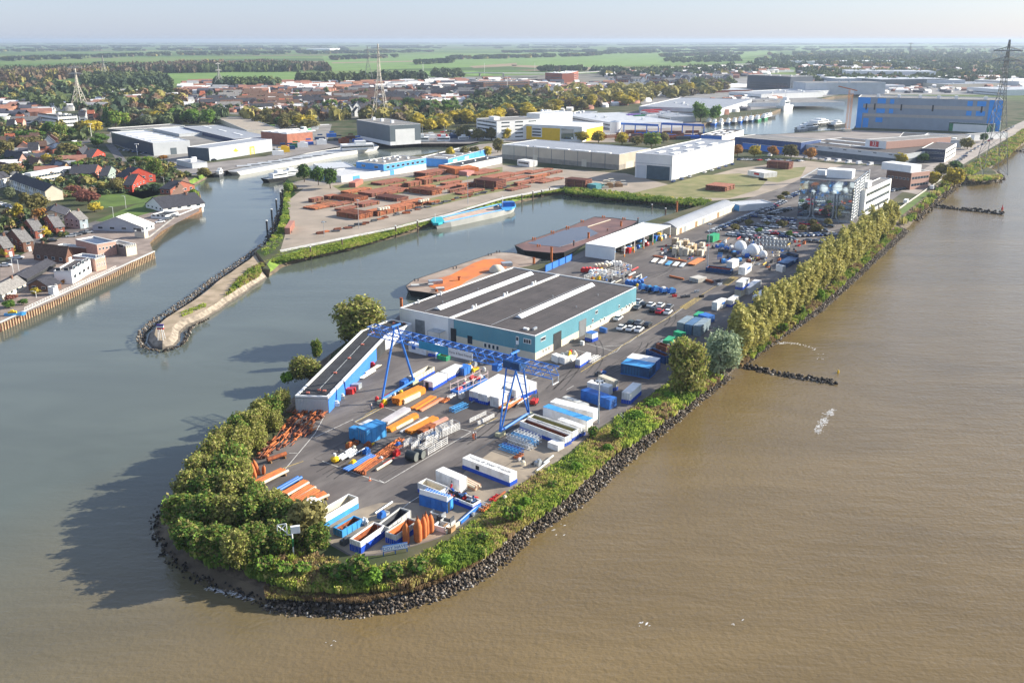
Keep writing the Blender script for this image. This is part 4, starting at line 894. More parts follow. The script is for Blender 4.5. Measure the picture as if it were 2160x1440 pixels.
# ---- offices on the river road -------------------------------------------------
MIRR = bpy.data.materials.new('mirror_glass'); MIRR.use_nodes = True; b_ = MIRR.node_tree.nodes['Principled BSDF']
n_ = MIRR.node_tree.nodes; l_ = MIRR.node_tree.links; tc_ = n_.new('ShaderNodeTexCoord'); no_ = n_.new('ShaderNodeTexNoise'); no_.inputs['Scale'].default_value = .25; l_.new(tc_.outputs['Object'],no_.inputs['Vector'])
bm_ = n_.new('ShaderNodeBump'); bm_.inputs['Strength'].default_value = .04; bm_.inputs['Distance'].default_value = .3; l_.new(no_.outputs['Fac'],bm_.inputs['Height']); l_.new(bm_.outputs[0],b_.inputs['Normal'])
b_.inputs['Base Color'].default_value = (.33,.40,.46,1); b_.inputs['Metallic'].default_value = .92; b_.inputs['Roughness'].default_value = .04
t,B,e1,e2,h = bldg('glass_office', 'tall mirror-glass office block with white bracing legs beyond the car park', 'office',(1688.5,376),(1803,384),(1832,371),473,MIRR,ROOFG,h=20,par=.3,trim=STEEL,
    kit=(('plant_room',.12,.25,12,8,4,WHITE),('plant_room',.66,.4,4,3,2.5,WHITE)))
u1,u2 = e1.normalized(),e2.normalized(); n1,n2 = outn(e1,e2),outn(e2,e1)
mb = MB()
for k in range(1,6): facade(mb,B,e1,n1,0,e1.length,h*k/6,h*k/6+.12,.06); facade(mb,B,e2,n2,0,e2.length,h*k/6,h*k/6+.12,.06)
mb.build('floor_bands',DSTEEL,t)
for f in (.27,.33,.70,.76):
    mb = MB(); x = e1.length*f; P = B+u1*x+n1*.9; mb.tube(P+Z*2.5,P+Z*13.5,.25,6); mb.tube(P+Z*2.5,P+u1*(1.6 if f in (.33,.76) else -1.6),.3,6); mb.build('bracing_leg',STEEL,t)
for f in (.02,.3,.65,.97):
    mb = MB(); P = B+u2*e2.length*f+n2*.7; mb.tube(P,P+Z*(h+1),.28,6); mb.build('bracing_leg',WHITE,t)
mb = MB()
for k in range(1,14): facade(mb,B,e2,n2,0,e2.length,h*k/14,h*k/14+.35,.12)
mb.build('sun_louvres',WHITE,t)
mb = MB(); facade(mb,B,e1,n1,0,e1.length,0,1.2,.1); mb.build('plinth',STEEL,t)
t,B,e1,e2,h = bldg('white_office', 'long white ribbed office wing right behind the glass office', 'office',(1800,388),(1826.5,402),(1881,377),448,WHITE,ROOFG,h=13,par=.3,win=((2,(3,1,1.6,4,1.5),dict(strip=True,frame=WHITE)),),
    kit=(('plant_room',.3,.2,6,7,3.2,WHITE),),doors=((2,.55,.6,2.4,DARK),))
t,B,e1,e2,h = bldg('brick_office', 'dark brick office with white roof box beside the river road', 'office',(1871,358),(1923,365),(1962,346),391,BRICKB,ROOFG,h=10,par=.3,win=((2,(2,1,2,4,1.4),dict(strip=True,frame=WHITE)),(1,(1,6,5.5,3,1.2),{})),
    kit=(('plant_room',.08,.05,20,10,4.2,WHITE),),wall2=BRICKP)
# ---- halls round the pipe yard and harbour ---------------------------------------
def ribs(t,B,e,n,h,k,mat,z1=None):
    mb = MB()
    for i in range(1,k): facade(mb,B,e,n,e.length*i/k-.15,e.length*i/k+.15,0,z1 or h-.1,.12)
    mb.build('wall_ribs',mat,t)
t,B,e1,e2,h = bldg('beige_warehouse', 'long beige warehouse with grey ridged roof beyond the pipe yard', 'warehouse',(1059,305),(1306.5,326),(1373,311),358,BEIGE,ROOFM,h=10.5,par=.2,low=(.32,M('beige_plinth',(.30,.27,.23),.8)),
    doors=((1,.26,.30,5,CREAM),(1,.68,.72,5,CREAM),(2,.2,.45,4.5,CREAM)),kit=[('skylight',a,.03,12,2,.6,WHITE) for a in (.08,.25,.42,.6,.78)])
ribs(t,B,e1,outn(e1,e2),h,9,DGREY)
t,B,e1,e2,h = bldg('white_warehouse', 'tall bright white warehouse with big dark sliding door', 'warehouse',(1341,327),(1419,329),(1550,297),384,WPANEL,ROOFM,h=15.5,par=.3,doors=((1,.06,.68,8.5,M('slate_door',(.06,.10,.13),.5)),(1,.70,.96,8.0,LGREY)),
    kit=[('skylight',.15,a,3,10,.5,WHITE) for a in (.1,.3,.5,.7)]+[('skylight',.55,a,3,10,.5,WHITE) for a in (.1,.3,.5,.7)])
mb = MB(); facade(mb,B,e1,outn(e1,e2),0,e1.length,9.4,9.7,.2); mb.build('door_rail',STEEL,t)
bldg('harbour_shed', 'white shed with skylit dark roof and blue end behind the white warehouse', 'shed',(1478,284),(1523,287),(1569,274),300,BSHEET,ROOFD,wall2=WPANEL,kit=[('skylight',a,b,4,9,.4,WHITE) for a in (.2,.6) for b in (.1,.35,.6)])
bldg('navy_warehouse', 'low navy warehouse with brown roof by the far harbour', 'warehouse',(1550,289),(1690,301),(1732,283),326,M('navy_sheet',(.03,.07,.20),.5),ROOFG,par=.2)
bldg('blue_warehouse', 'low blue-fronted warehouse behind the row of orange street trees', 'warehouse',(1556,300),(1664,312),(1685,304),328,BSHEET,ROOFD,par=.2,h=5)
t,B,e1,e2,h = bldg('depot_hall', 'long white-fronted depot with the red numbered sign box on its roof', 'depot',(1671,302),(1906,326),(1925,306),347,LGREY,ROOFD,par=.3,low=(.5,M('slate_brick',(.10,.12,.14),.8)),win=((1,(1,7,5.6,3,.8),dict(frac=.25)),),
    kit=[('skylight',a,.3,22,3,.5,WHITE) for a in (.35,.6,.8)]+[('skylight',a,.65,18,3,.5,WHITE) for a in (.35,.6,.8)])
t,B,e1,e2,h = bldg('sign_block', 'white upper block with red 33 sign on the depot roof', 'rooftop block',(1826,294),(1870,299),(1900,281),306,WHITE,ROOFG,h=5.5,zb=7,wall2=BRICKP)
u1 = e1.normalized(); n1 = outn(e1,e2); mb = MB(); mb.box(B+e1*.35+n1*.1+Z*.8+u1*0,e1*.42,n1*.08,Z*4); mb.build('sign_board',REDP,t)
text('33',B+e1*.56+n1*.22+Z*2.8,-u1,Z,4.2,WHITE,t, 'sign_number')
bldg('navy_office', 'dark navy office block with white window bands at the river road', 'office',(1944,313),(1995,316),(2018,300),343,M('navy_brick',(.03,.045,.09),.8),ROOFD,win=((1,(2,7,2,3.8,1.4),dict(frac=.7)),(2,(2,1,2,3.8,1.2),dict(strip=True))),wall2=WHITE)
bldg('grey_office', 'low grey and white office behind the navy office', 'office',(1935,292),(2030,297),(2048,284),312,LGREY,ROOFG,kit=[('skylight',a,.3,3,6,.5,WHITE) for a in (.2,.5,.8)])
bldg('villa_office', 'small white gabled office by the river road pylon', 'office',(2036,283),(2056,285),(2068,276),297,WHITE,ROOFG)
bldg('black_depot', 'low black flat depot beside the red sign block', 'depot',(1880,308),(1965,312),(1980,298),322,DARK,ROOFN)
# blue and grey shipyard hall
BIGW = corr('shipyard_sheet',(.26,.31,.37),period=2.5)
t,B,e1,e2,h = bldg('shipyard_hall', 'huge grey and blue shipyard hall at the far right', 'shipyard hall',(1811,205),(2117,212),(2131,207),277,BIGW,ROOFG,h=30,par=.5,kit=[('roof_vent',a,.3,3,3,3,WHITE) for a in (.1,.3,.42,.55,.7,.85)])
u1 = e1.normalized(); n1 = outn(e1,e2); n2 = outn(e2,e1); L_ = e1.length
BPAN = M('azure_panel',(.03,.30,.80),.5,.08,.1); TPAN = M('tan_band',(.42,.39,.35),.6,.05)
for (a0,a1,z0,z1) in ((.96,1.0,0,1),(.91,.96,.79,1),(.92,.96,.49,.66),(.91,.95,.02,.33),(.80,.86,.81,.98),(.80,.86,.50,.65),(.81,.86,.20,.36),(.74,.77,.81,.96),(.74,.77,.50,.65),(.0,.09,0,1),(.11,.17,.80,.96),(.20,.235,.80,.96),(.11,.17,.50,.65),(.20,.235,.50,.65)):
    mb = MB(); facade(mb,B,e1,n1,L_*a0,L_*a1,h*z0,h*z1-.2,.15); mb.build('blue_panel',BPAN,t)
for (a0,a1,z0,z1) in ((.12,.95,.67,.78),(.12,.95,.38,.47)):
    mb = MB(); facade(mb,B,e1,n1,L_*a0,L_*a1,h*z0,h*z1,.10); mb.build('tan_band',TPAN,t)
for a in (.93,.87,.68,.46,.13): mb = MB(); facade(mb,B,e1,n1,L_*a,L_*a+1.5,h*.60,h*.80,.3); mb.build('vent_slot',DARK,t)
mb = MB(); facade(mb,B,e2,n2,0,e2.length,0,h-.2,.1); mb.build('white_end_wall',WPANEL,t)
bldg('shipyard_annex', 'long low green and dark annex in front of the shipyard hall', 'annex',(1850,250),(2097,262),(2112,256),279,M('dark_green_wall',(.06,.12,.10),.7),ROOFG,h=8.5,doors=((1,.02,.05,7,GREENP),(1,.05,.33,7,WPANEL),(1,.33,.36,7,GREENP)))
# canal-side halls on the left
t,B,e1,e2,h = bldg('dock_hall', 'tall dark grey dock hall with white sliding door by the canal', 'dock hall',(752,253),(822,265),(887,259),305,DGREY,ROOFG,h=16.5,par=.2,low=(.18,WHITE),doors=((2,.17,.80,13,WPANEL),),kit=[('roof_vent',a,.4,2.5,2.5,2.5,WHITE) for a in (.3,.6,.85)])
bldg('brick_warehouse', 'orange brick warehouse with grey roof west of the dock hall', 'warehouse',(550,277),(605,283),(659,281),308,M('orange_brick',(.40,.16,.10),.85),ROOFM,kit=[('skylight',a,.2,3,30,.5,WHITE) for a in (.2,.5,.8)])
bldg('grey_warehouse', 'wide grey warehouse with pale striped roof left of the canal', 'warehouse',(234,279),(322,302),(400,296),329,M('slate_glass_wall',(.035,.06,.10),.3),ROOFL,wall2=LGREY,doors=((2,.45,.62,5,DGREY),),kit=[('skylight',a,.15,2,22,.4,WHITE) for a in (.15,.3,.45,.6,.75)])
bldg('inner_hall', 'pale flat hall between the grey warehouse and the navy-fronted hall', 'hall',(322,271),(378,283),(392,277),289,LGREY,ROOFL)
t,B,e1,e2,h = bldg('grey_repair_hall', 'dark-ended grey repair hall with yellow emblem beside the silver ship', 'repair hall',(395,308),(440,313),(573,294),340,M('slate_sheet',(.06,.085,.11),.6),ROOFM,wall2=GREYW,par=.15,doors=((2,.62,.70,6,YELLOW),(2,.635,.685,5,WHITE)))
n2 = outn(e2,e1); mb = MB(); P = B+e2*.36+n2*.1; u2 = e2.normalized(); mb.poly([P+Z*4.6,P+u2*3+Z*3.6,P+u2*6+Z*4.2,P+u2*4+Z*5.2,P+u2*3+Z*6.6]); mb.build('yellow_emblem',YELLOW,t)
bldg('navy_roof_hall', 'long navy-fronted hall with ribbed roof behind the grey repair hall', 'hall',(387,268),(492,293),(570,284),302,M('navy_sheet2',(.025,.045,.12),.5),ROOFM,par=.15,kit=[('skylight',a,.5,20,2,.4,WHITE) for a in (.2,.5,.8)])
bldg('back_grey_hall', 'flat grey-roofed hall at the back of the western estate', 'hall',(226,272),(255,275),(390,265),280,DGREY,ROOFG)
bldg('tan_roof_hall', 'low tan-roofed hall behind the brick warehouse', 'hall',(455,266),(520,275),(590,272),284,CREAM,M('tan_roofing',(.34,.29,.23),.9))
t,B,e1,e2,h = bldg('blue_office', 'bright blue flat-roofed office on the pipe yard quay', 'office',(751,341),(809,347),(899,333),358,LBLUE,ROOFG,h=4.2,zb=3.6,par=.2,win=((2,(1,8,1.2,3,1.6),dict(frac=.6)),(1,(1,2,1.2,3,1.6),dict(frac=.3))),kit=[('roof_vent',a,b,1.6,1.6,1,WHITE) for a in (.3,.6,.8) for b in (.2,.5,.75)])
bldg('white_workshop', 'long white workshop under the bright blue office', 'workshop',(663,364),(720,372),(899,346),392,WPANEL,M('pale_roof',(.50,.50,.50),.7),h=3.9,doors=((2,.12,.2,3,LBLUE),(2,.55,.6,3,LBLUE),(1,.5,.65,3,LBLUE)))
bldg('white_canal_shed', 'pale low roof shed between the blue office and the canal', 'shed',(680,356),(750,352),(800,342),364,LGREY,ROOFL,h=3.4)
bldg('blue_workshops', 'row of light blue workshops with grey flat roofs by the canal', 'workshop',(884,326),(945,336),(1025,315),350,LBLUE,ROOFG,kit=[('skylight',.2,a,10,2,.4,WHITE) for a in (.1,.3,.5,.7,.9)],h=5.5,doors=((2,.12,.22,4,WHITE),(2,.42,.52,4,WHITE)))
bldg('white_store', 'low white store with black roof behind the pipe stacks', 'store',(935,344),(972,350),(1059,332),363,WPANEL,ROOFN,kit=[('roof_vent',.4,a,1,1,1,WHITE) for a in (.2,.5,.8)])
# yellow factory and its neighbours
t,B,e1,e2,h = bldg('yellow_factory', 'yellow and white factory with white roof and glass front', 'factory',(1105,262),(1228,268),(1272,258),293,WPANEL,WHITE,h=13,par=.3)
n1 = outn(e1,e2); n2 = outn(e2,e1)
for (f,a0,a1,z0,z1) in ((1,.37,.68,0,.82),(1,.86,1.0,0,.88),(1,.68,.86,0,.18),(2,.2,1,0,.8)):
    mb = MB(); e,n = (e1,n1) if f == 1 else (e2,n2); facade(mb,B,e,n,e.length*a0,e.length*a1,h*z0,h*z1,.12); mb.build('yellow_wall',YELLOW,t)
mb = MB(); facade(mb,B,e1,n1,e1.length*.14,e1.length*.35,h*.15,h*.82,.12); mb.build('glass_front',MIRR,t)
mb = MB()
for z in (.25,.45,.65): facade(mb,B,e1,n1,e1.length*.70,e1.length*.85,h*z,h*z+1.3,.14)
mb.build('window_band',GLASS,t)
t,B,e1,e2,h = bldg('silo_building', 'white block with silver silos behind the yellow factory', 'silo building',(1111,239),(1139,241),(1152,233),262,WHITE,ROOFL,h=15)
for i in range(9):
    P = g(1143+i*5.0,262-i*.4); mb = MB(); mb.lathe(P,[(1.7,0),(1.7,14-i*.5),(.5,15.4-i*.5)],8); mb.build('silo',STEEL if i % 2 else WHITE,t)
t,B,e1,e2,h = bldg('white_tower_office', 'white six-storey office block left of the yellow factory', 'office',(1005,250),(1048,256),(1070,247),295,WHITE,ROOFG,h=17,win=((1,(5,1,2,3.2,1.3),dict(strip=True)),(2,(5,3,2,3.2,1.2),{})),kit=(('plant_room',.35,.1,9,6,3,WHITE),))
bldg('white_low_office', 'white two-storey wing in front of the six-storey office', 'office',(986,275),(1032,280),(1048,272),292,WHITE,ROOFL,win=((1,(1,1,3,3.2,1.3),dict(strip=True)),))
bldg('brick_low_shed', 'small brown shed right of the yellow factory', 'shed',(1247,280),(1280,284),(1300,276),292,BRICKB,ROOFM)
t = T('cylindrical_tank', 'white upright tank right of the yellow factory', 'tank',g(1297,285)); mb = MB(); mb.lathe(g(1297,285),[(5,0),(5,12)],14); mb.build('shell',WHITE,t); mb = MB(); mb.lathe(g(1297,285)+Z*12,[(5,0),(.3,1.4)],14); mb.build('roof',STEEL,t)
# more estate and town buildings (roof left, near, right corners; base row)
BL = [
 ('estate_warehouse', 'wide pale grey-roofed warehouse behind the yellow factory',(1185,241),(1305,262),(1345,243),274,WPANEL,ROOFL),('estate_warehouse', 'dark-fronted warehouse roof left of the pale grey warehouse',(1175,237),(1215,247),(1260,235),252,DGREY,ROOFM),
 ('estate_warehouse', 'grey gable-ended warehouse right of the red containers',(1350,235),(1416,247),(1468,233),258,LGREY,ROOFM),('estate_warehouse', 'blue-grey warehouse on the far harbour quay',(1372,217),(1488,230),(1532,222),243,GREYW,ROOFL),
 ('estate_warehouse', 'white-ended warehouse right of the blue-grey warehouse',(1485,218),(1520,230),(1586,210),245,GREYW,ROOFM),('estate_warehouse', 'long low white quay building by the moored boats',(1475,206),(1540,218),(1590,204),226,WHITE,ROOFG),
 ('estate_warehouse', 'blue-roofed hall among the yellow trees',(1200,203),(1225,208),(1246,203),214,BSHEET,M('blue_roof',(.06,.16,.36),.6)),('estate_warehouse', 'white-roofed hall left among the yellow trees',(1116,218),(1150,223),(1170,215),226,LGREY,ROOFL),
 ('estate_warehouse', 'long white roof beyond the yellow tree avenue',(1302,194),(1355,198),(1362,193),204,WHITE,WHITE),('estate_warehouse', 'low red-brick hall beyond the tree avenue',(1345,187),(1400,193),(1447,183),198,BRICKR,ROOFL),
 ('estate_warehouse', 'large white distribution roof far behind the avenue',(1378,178),(1450,182),(1475,174),189,WHITE,WHITE),('dark_office_tower', 'big dark slab building left of the far harbour',(1577,158),(1668,162),(1676,158),192,M('slate_tower',(.07,.09,.12),.5),ROOFG),
 ('estate_warehouse', 'pale sawtooth building below the dark slab',(1540,190),(1655,196),(1672,188),206,LGREY,ROOFL),('estate_warehouse', 'white and blue quay hall left of the moored white ship',(1535,194),(1606,199),(1628,190),210,WHITE,ROOFM),
 ('estate_warehouse', 'green and white mill building right of the dark slab',(1673,172),(1700,175),(1708,168),200,LGREY,ROOFG),('estate_warehouse', 'white-roofed building behind the far harbour',(1705,160),(1765,166),(1772,160),181,GREYW,WHITE),
 ('estate_warehouse', 'grey block with white roof edge behind the far harbour',(1798,164),(1860,168),(1866,162),184,DGREY,ROOFL),('estate_warehouse', 'pale block right of the grey one behind the harbour',(1868,164),(1888,168),(1894,163),182,LGREY,WHITE),
 ('estate_warehouse', 'white bow-ended office building behind the shipyard hall',(2040,184),(2120,190),(2140,180),202,WHITE,ROOFL),('estate_warehouse', 'long white roofs at the far right edge',(2035,168),(2150,172),(2165,166),182,LGREY,WHITE),
 ('estate_warehouse', 'low pale shed left of the shipyard pylon',(1930,174),(2000,178),(2004,172),186,CREAM,ROOFM),('estate_warehouse', 'white low shed at the far right quay',(1770,178),(1795,181),(1800,176),188,WHITE,ROOFL),
 ('brick_apartments', 'left wing of the red-brick flats with slanted roof',(1146,152),(1150,153),(1186,155),174,BRICKR,WHITE),('brick_apartments', 'right wing of the red-brick flats with slanted roof',(1190,155),(1194,156),(1220,150),174,BRICKR,WHITE),
 ('dark_brick_flats', 'tall dark brick flats with pointed dormers',(992,172),(1020,174),(1041,169),191,BRICKB,TILED),('school_building', 'long low white-banded school at the town edge',(630,178),(640,180),(690,178),186,BRICKB,WHITE),
 ('white_apartments', 'white and grey four-storey apartments at the left edge',(79,241),(122,247),(163,239),268,WHITE,ROOFG),('brick_offices', 'row of low red-brick offices with white roofs at the town edge',(1060,168),(1075,171),(1136,168),178,BRICKR,WHITE),
 ('estate_warehouse', 'low blue-grey shed left of the dock hall',(636,262),(655,266),(672,262),274,GREYW,ROOFL),('estate_warehouse', 'green-roofed shed behind the brick warehouse',(625,270),(640,274),(656,270),279,GREENP,M('green_roof',(.20,.34,.22),.7)),
 ('estate_warehouse', 'distant white glasshouse strip on the left horizon',(640,102),(646,103),(696,103),107,WHITE,WHITE),('town_hall_block', 'white stepped church-like block behind the far harbour',(1776,147),(1786,150),(1792,145),165,WHITE,ROOFL),
 ('estate_warehouse', 'white retail box on the town edge near the highway',(1660,128),(1700,130),(1735,125),137,WHITE,WHITE),('estate_warehouse', 'pale long roof strip near the highway',(1560,146),(1630,149),(1690,143),153,LGREY,WHITE),
 ('workboat_shed', 'pale boathouse with grey roof beside the canal mouth',(372,337),(405,345),(437,336),356,LGREY,ROOFM)]
for nm,lb,L,N,R_,yb,wl,rf in BL:
    wn = ()
    if 'apartments' in nm or 'flats' in nm or 'office' in nm: wn = ((1,(3,1,2,4,1.6),dict(strip=True)),(2,(3,1,2,4,1.6),dict(strip=True)))
    elif rnd.random() < .6: wn = ((1,(1,1,2.2,4,1.4),dict(strip=True)),)
    bldg(nm,lb,{'estate_warehouse': 'warehouse'}.get(nm,nm.replace('_', ' ')),L,N,R_,yb,wl,rf,win=wn,kit=[('roof_vent',rnd.uniform(.1,.8),rnd.uniform(.1,.8),3,3,2,WHITE) for _ in range(3)]+([('skylight',.2,.2,2,20,.5,WHITE)] if rf is ROOFL else []))
# ================================================================== CARGO BOXES
CW = M('container_white',(.76,.75,.72),.55,c2=(.56,.53,.48),scale=.45,detail=6,lo=.25,hi=.5)
CGR = M('container_grey',(.48,.48,.45),.6,.12,.6)
CRM = M('container_cream',(.60,.54,.42),.65,.15,.6)
CBL = M('container_blue',(.03,.16,.52),.5,c2=(.03,.11,.34),scale=.6,detail=5,lo=.3,hi=.6)
SBL = M('band_blue',(.015,.07,.42),.5,.12,.8)
AZ = M('azure_container',(.06,.32,.66),.5,c2=(.05,.22,.45),scale=.6,detail=5,lo=.3,hi=.6)
DBL = M('deep_blue_container',(.015,.06,.16),.55,.2,.8)
GRNC = M('green_container',(.03,.33,.15),.55,.12,.8)
GRYB = M('grey_blue_container',(.22,.28,.32),.55,.15,.8)
def box3(L,N,R_,yt,z=0.0):
    B,e1,e2 = rect3(L,N,R_,z); return B,e1,e2,max(.25,ht(N[0],N[1],yt,z))
def container(name,label,N,L,R_,yt,wall,band=None,kind='closed',inner=None,top=None,cat='container',group=None,doors=None,bandh=.36,h=None,z=0.0,ribs=True):
    "steel box: walls, roof or open inside, painted band, door bars"
    B,e1,e2,hh = box3(L,N,R_,yt,z); h = h or hh; t = T(name,label,cat,B,group); u1,u2 = e1.normalized(),e2.normalized(); n1,n2 = outn(e1,e2),outn(e2,e1)
    lng = 1 if e1.length > e2.length else 2
    if kind == 'open':
        mb = MB(); th = .16
        for o,a,b in ((B,e1,u2*th),(B+e2-u2*th,e1,u2*th),(B+u2*th,u1*th,e2-u2*2*th),(B+e1-u1*th+u2*th,u1*th,e2-u2*2*th)): mb.box(o,a,b,Z*h)
        mb.build('wall',wall,t); mb = MB(); mb.box(B+u1*th+u2*th+Z*.1,e1-u1*2*th,e2-u2*2*th,Z*.12); mb.build('floor',inner or RUST,t)
        mb = MB(); tt = .02
        for o,a,b in ((B+u2*(th+.003),e1,u2*tt),(B+e2-u2*(th+.003+tt),e1,u2*tt),(B+u1*(th+.003),u1*tt,e2),(B+e1-u1*(th+.003+tt),u1*tt,e2)):
            oo = o+(u1*(th+.03) if a is e1 else u2*(th+.03)); aa = a-(u1*(2*th+.06) if a is e1 else Vector()); bb = b-(u2*(2*th+.06) if b is e2 else Vector())
            mb.box(oo+Z*.2,aa,bb,Z*(h-.5))
        mb.build('lining',inner or RUST,t)
    else:
        mb = MB(); mb.box(B,e1,e2,Z*h,0,skip=(1,)); mb.build('wall',wall,t)
        mb = MB(); mb.box(B+Z*h-u1*.02-u2*.02,e1+u1*.04,e2+u2*.04,Z*.07); mb.build('roof',top or wall,t)
    if ribs:
        mb = MB()
        for e,n,P in ((e1,n1,B),(e2,n2,B)):
            k = max(2,int(e.length/1.2))
            for i in range(k+1): a = (e.length-.1)*i/k; mb.box(P+e.normalized()*a+n*.004,e.normalized()*.1,n*.06,Z*h)
        mb.build('wall_ribs',wall,t)
    if band:
        mb = MB(); facade(mb,B,e1,n1,-.02,e1.length+.02,0,h*bandh,.08); facade(mb,B,e2,n2,-.02,e2.length+.02,0,h*bandh,.08); mb.build('painted_band',band,t)
    if doors is not None:
        for (f,a0,a1,z0,z1,mat) in doors:
            e,n = (e1,n1) if f == 1 else (e2,n2); mb = MB(); facade(mb,B,e,n,e.length*a0,e.length*a1,h*z0,h*z1,.1); mb.build('window' if z0 > .2 else 'door',mat,t)
    else:
        e,n = (e2,n2) if lng == 1 else (e1,n1); mb = MB()
        for f in (.2,.42,.58,.8): mb.tube(B+e*f+n*.11+Z*.15,B+e*f+n*.11+Z*(h-.15),.03,4)
        mb.build('door_bars',STEEL,t)
    return t,B,e1,e2,h
def c(name,label,*a,**k): return container(name,label,*a,**k)
t,B,e1,e2,h = c('site_office', 'long white and blue site cabin with lettering on its roof',(1075,1026),(976,988),(1090.5,1014),1003,CW,SBL,group=None,doors=((1,.64,.71,.45,.8,DARK),),cat='site cabin',ribs=False)
text('Vorse & Steel Friends',B+e1*.5+e2*.5+Z*(h+.085),-e1,e2,1.25,DSTEEL,t, 'roof_lettering',.3)
c('shipping_container', 'white ribbed container beside the bundle of timber at the lettered cabin',(969.5,1040),(920,1018),(985,1032),1013,CW,None,doors=((1,.3,.33,.6,.7,DARK),))
c('open_container', 'white open-topped tray container behind the blue machine frame',(928,1056),(882,1037),(946,1048),1036,CW,SBL, 'open',CRM)
c('cylinder_container', 'blue framed container with rows of blue cylinders on top',(943,1082),(885,1065),(956,1073),1058,CBL,None,top=CW,doors=((2,.1,.4,.0,.9,DARK),(2,.55,.9,.1,.9,AZ)))
B_,a_,b_,h_ = box3((885,1065),(943,1082),(956,1073),1058); t = T('roof_cylinders', 'rows of blue cylinders lying on the blue framed container', 'machinery',B_+Z*(h_+.1))
for i in range(9): MB().tube(B_+a_*(.08+i*.1)+b_*.15+Z*(h_+.4),B_+a_*(.08+i*.1)+b_*.85+Z*(h_+.4),.24,8).build('cylinder',BLUE,t)
MB().box(B_+b_*.05+Z*(h_+.1),a_,b_*.06,Z*.9).build('rail',WHITE,t)
t,B,e1,e2,h = c('machinery_skid', 'low blue and white skid full of dark pipework behind the blue framed container',(997,1077),(930,1050),(1014,1064),1064,CW,SBL, 'open',DSTEEL,bandh=.6)
B3 = B
t = T('pipework', 'dark tangle of pipes and valves inside the low skid', 'machinery',B+Z*.3)
for i in range(34): p = B+e1*rnd.uniform(.05,.95)+e2*rnd.uniform(.1,.9)+Z*rnd.uniform(.3,2.1); q = p+Vector((rnd.uniform(-1,1),rnd.uniform(-1,1),rnd.uniform(-.6,.8))); MB().tube(p,q,rnd.uniform(.08,.26),6).build('pipe',[DSTEEL,REDP,STEEL,DBL,BLUE,RUSTD][i % 6],t)
def bundle(name,label,N,L,R_,yt,mat,nbar=7,lay=1,r=.16,cat='pipe bundle',group=None,h=None,sq=False,along_=None,mats=None,brk=(.06,.94)):
    "bars or pipes lying side by side; each bar its own part"
    B,e1,e2,hh = box3(L,N,R_,yt); h = h or hh; t = T(name,label,cat,B,group); lng = along_ or (1 if e1.length > e2.length else 2)
    ea,eb = (e1,e2) if lng == 1 else (e2,e1); ua,ub = ea.normalized(),eb.normalized()
    dz = h/lay; w_ = eb.length/nbar
    for k in range(lay):
        for i in range(nbar):
            j0,j1 = rnd.uniform(0,.04),rnd.uniform(-.04,0); P = B+eb*((i+.5)/nbar)+Z*(dz*k+dz*.5+.05); a,b = P+ea*j0,P+ea*(1+j1); m = mats[(i+k) % len(mats)] if mats else mat; mb = MB()
            if sq: mb.box(a-ub*w_*.46-Z*dz*.45,b-a,ub*w_*.92,Z*dz*.9)
            else: mb.tube(a,b,min(w_*.48,dz*.52),8)
            mb.build('beam' if sq else 'pipe',m,t)
    mb = MB()
    for f in brk: mb.box(B+ea*f-ub*.1,ua*.2,eb+ub*.2,Z*.1)
    mb.build('bearer',WOOD,t); return t
bundle('timber_bundle', 'brown slatted bundle between the white container and the lettered cabin',(1002,1036),(956,1012),(1016,1022),1027,RUST,6,2,sq=True,mats=[M('weathered_plank',(.34,.20,.13),.9,.2,1),CRM])
c('open_container', 'blue and white open container nearest the harbour name sign',(761.4,1167.5),(739,1150),(812,1131),1143,CW,SBL, 'open',RUST,bandh=.55)
c('open_container', 'grey open container left of the standing rusty buoys',(820,1134),(797,1121),(867,1097),1112,CGR,None, 'open',DSTEEL)
c('open_container', 'open container lined with orange rust beside the standing buoys',(836,1151),(814,1135),(882,1119),1129,CGR,SBL, 'open',RUSTL,bandh=.5)
c('open_container', 'long open container with white and pale blue side panels by the trees',(684,1114),(664,1100),(756,1071),1090,CW,AZ, 'open',CRM,bandh=.45)
c('open_container', 'light blue rack full of rust-red beams beside the long open container',(722,1134),(704,1122),(765,1108),1119,AZ,None, 'open',RUST)
c('covered_stack', 'white sheeted low stack behind the long open container',(664,1077),(642,1063),(684,1064),1068,CW,None,ribs=False,doors=())
bundle('gangway_frames', 'blue long gangway frames lying beside the grass bank',(973,1106),(966,1101),(1016,1068),1101,BLUE,4,1,r=.2,sq=True,mats=[CBL,AZ,CW,CBL])
container('concrete_slab', 'cream concrete slab beside the gangway frames',(941,1126),(939,1121),(970,1107),1122,CRM,None,ribs=False,doors=(),cat='slab',h=.7)
for i_,(x,y,L_,mt) in enumerate(((914,1117,2.2,CW),(927,1108,2.2,CGR),(921,1098,2.6,DSTEEL),(905,1090,2.4,STEEL),(933,1120,1.6,WOOD))):
    P = g(x,y); mb = MB(); mb.box(P,(L_,-L_*.5,0),(.8,1.4,0),Z*.12); mb.box(P+Z*.12,(L_,-L_*.5,0),(.1,.16,0),Z*.9); mb.box(P+Z*.12,(.2,-.1,0),(.75,1.3,0),Z*.9); mb.box(P+Vector((L_*.9,-L_*.45,.12)),(.2,-.1,0),(.75,1.3,0),Z*.9)
    tag(mb.build('steel_tray',mt),f'{["white", "pale grey", "dark", "steel", "wooden"][i_]} open tray on the ground right of the standing buoys', 'tray', 'trays by the buoys')
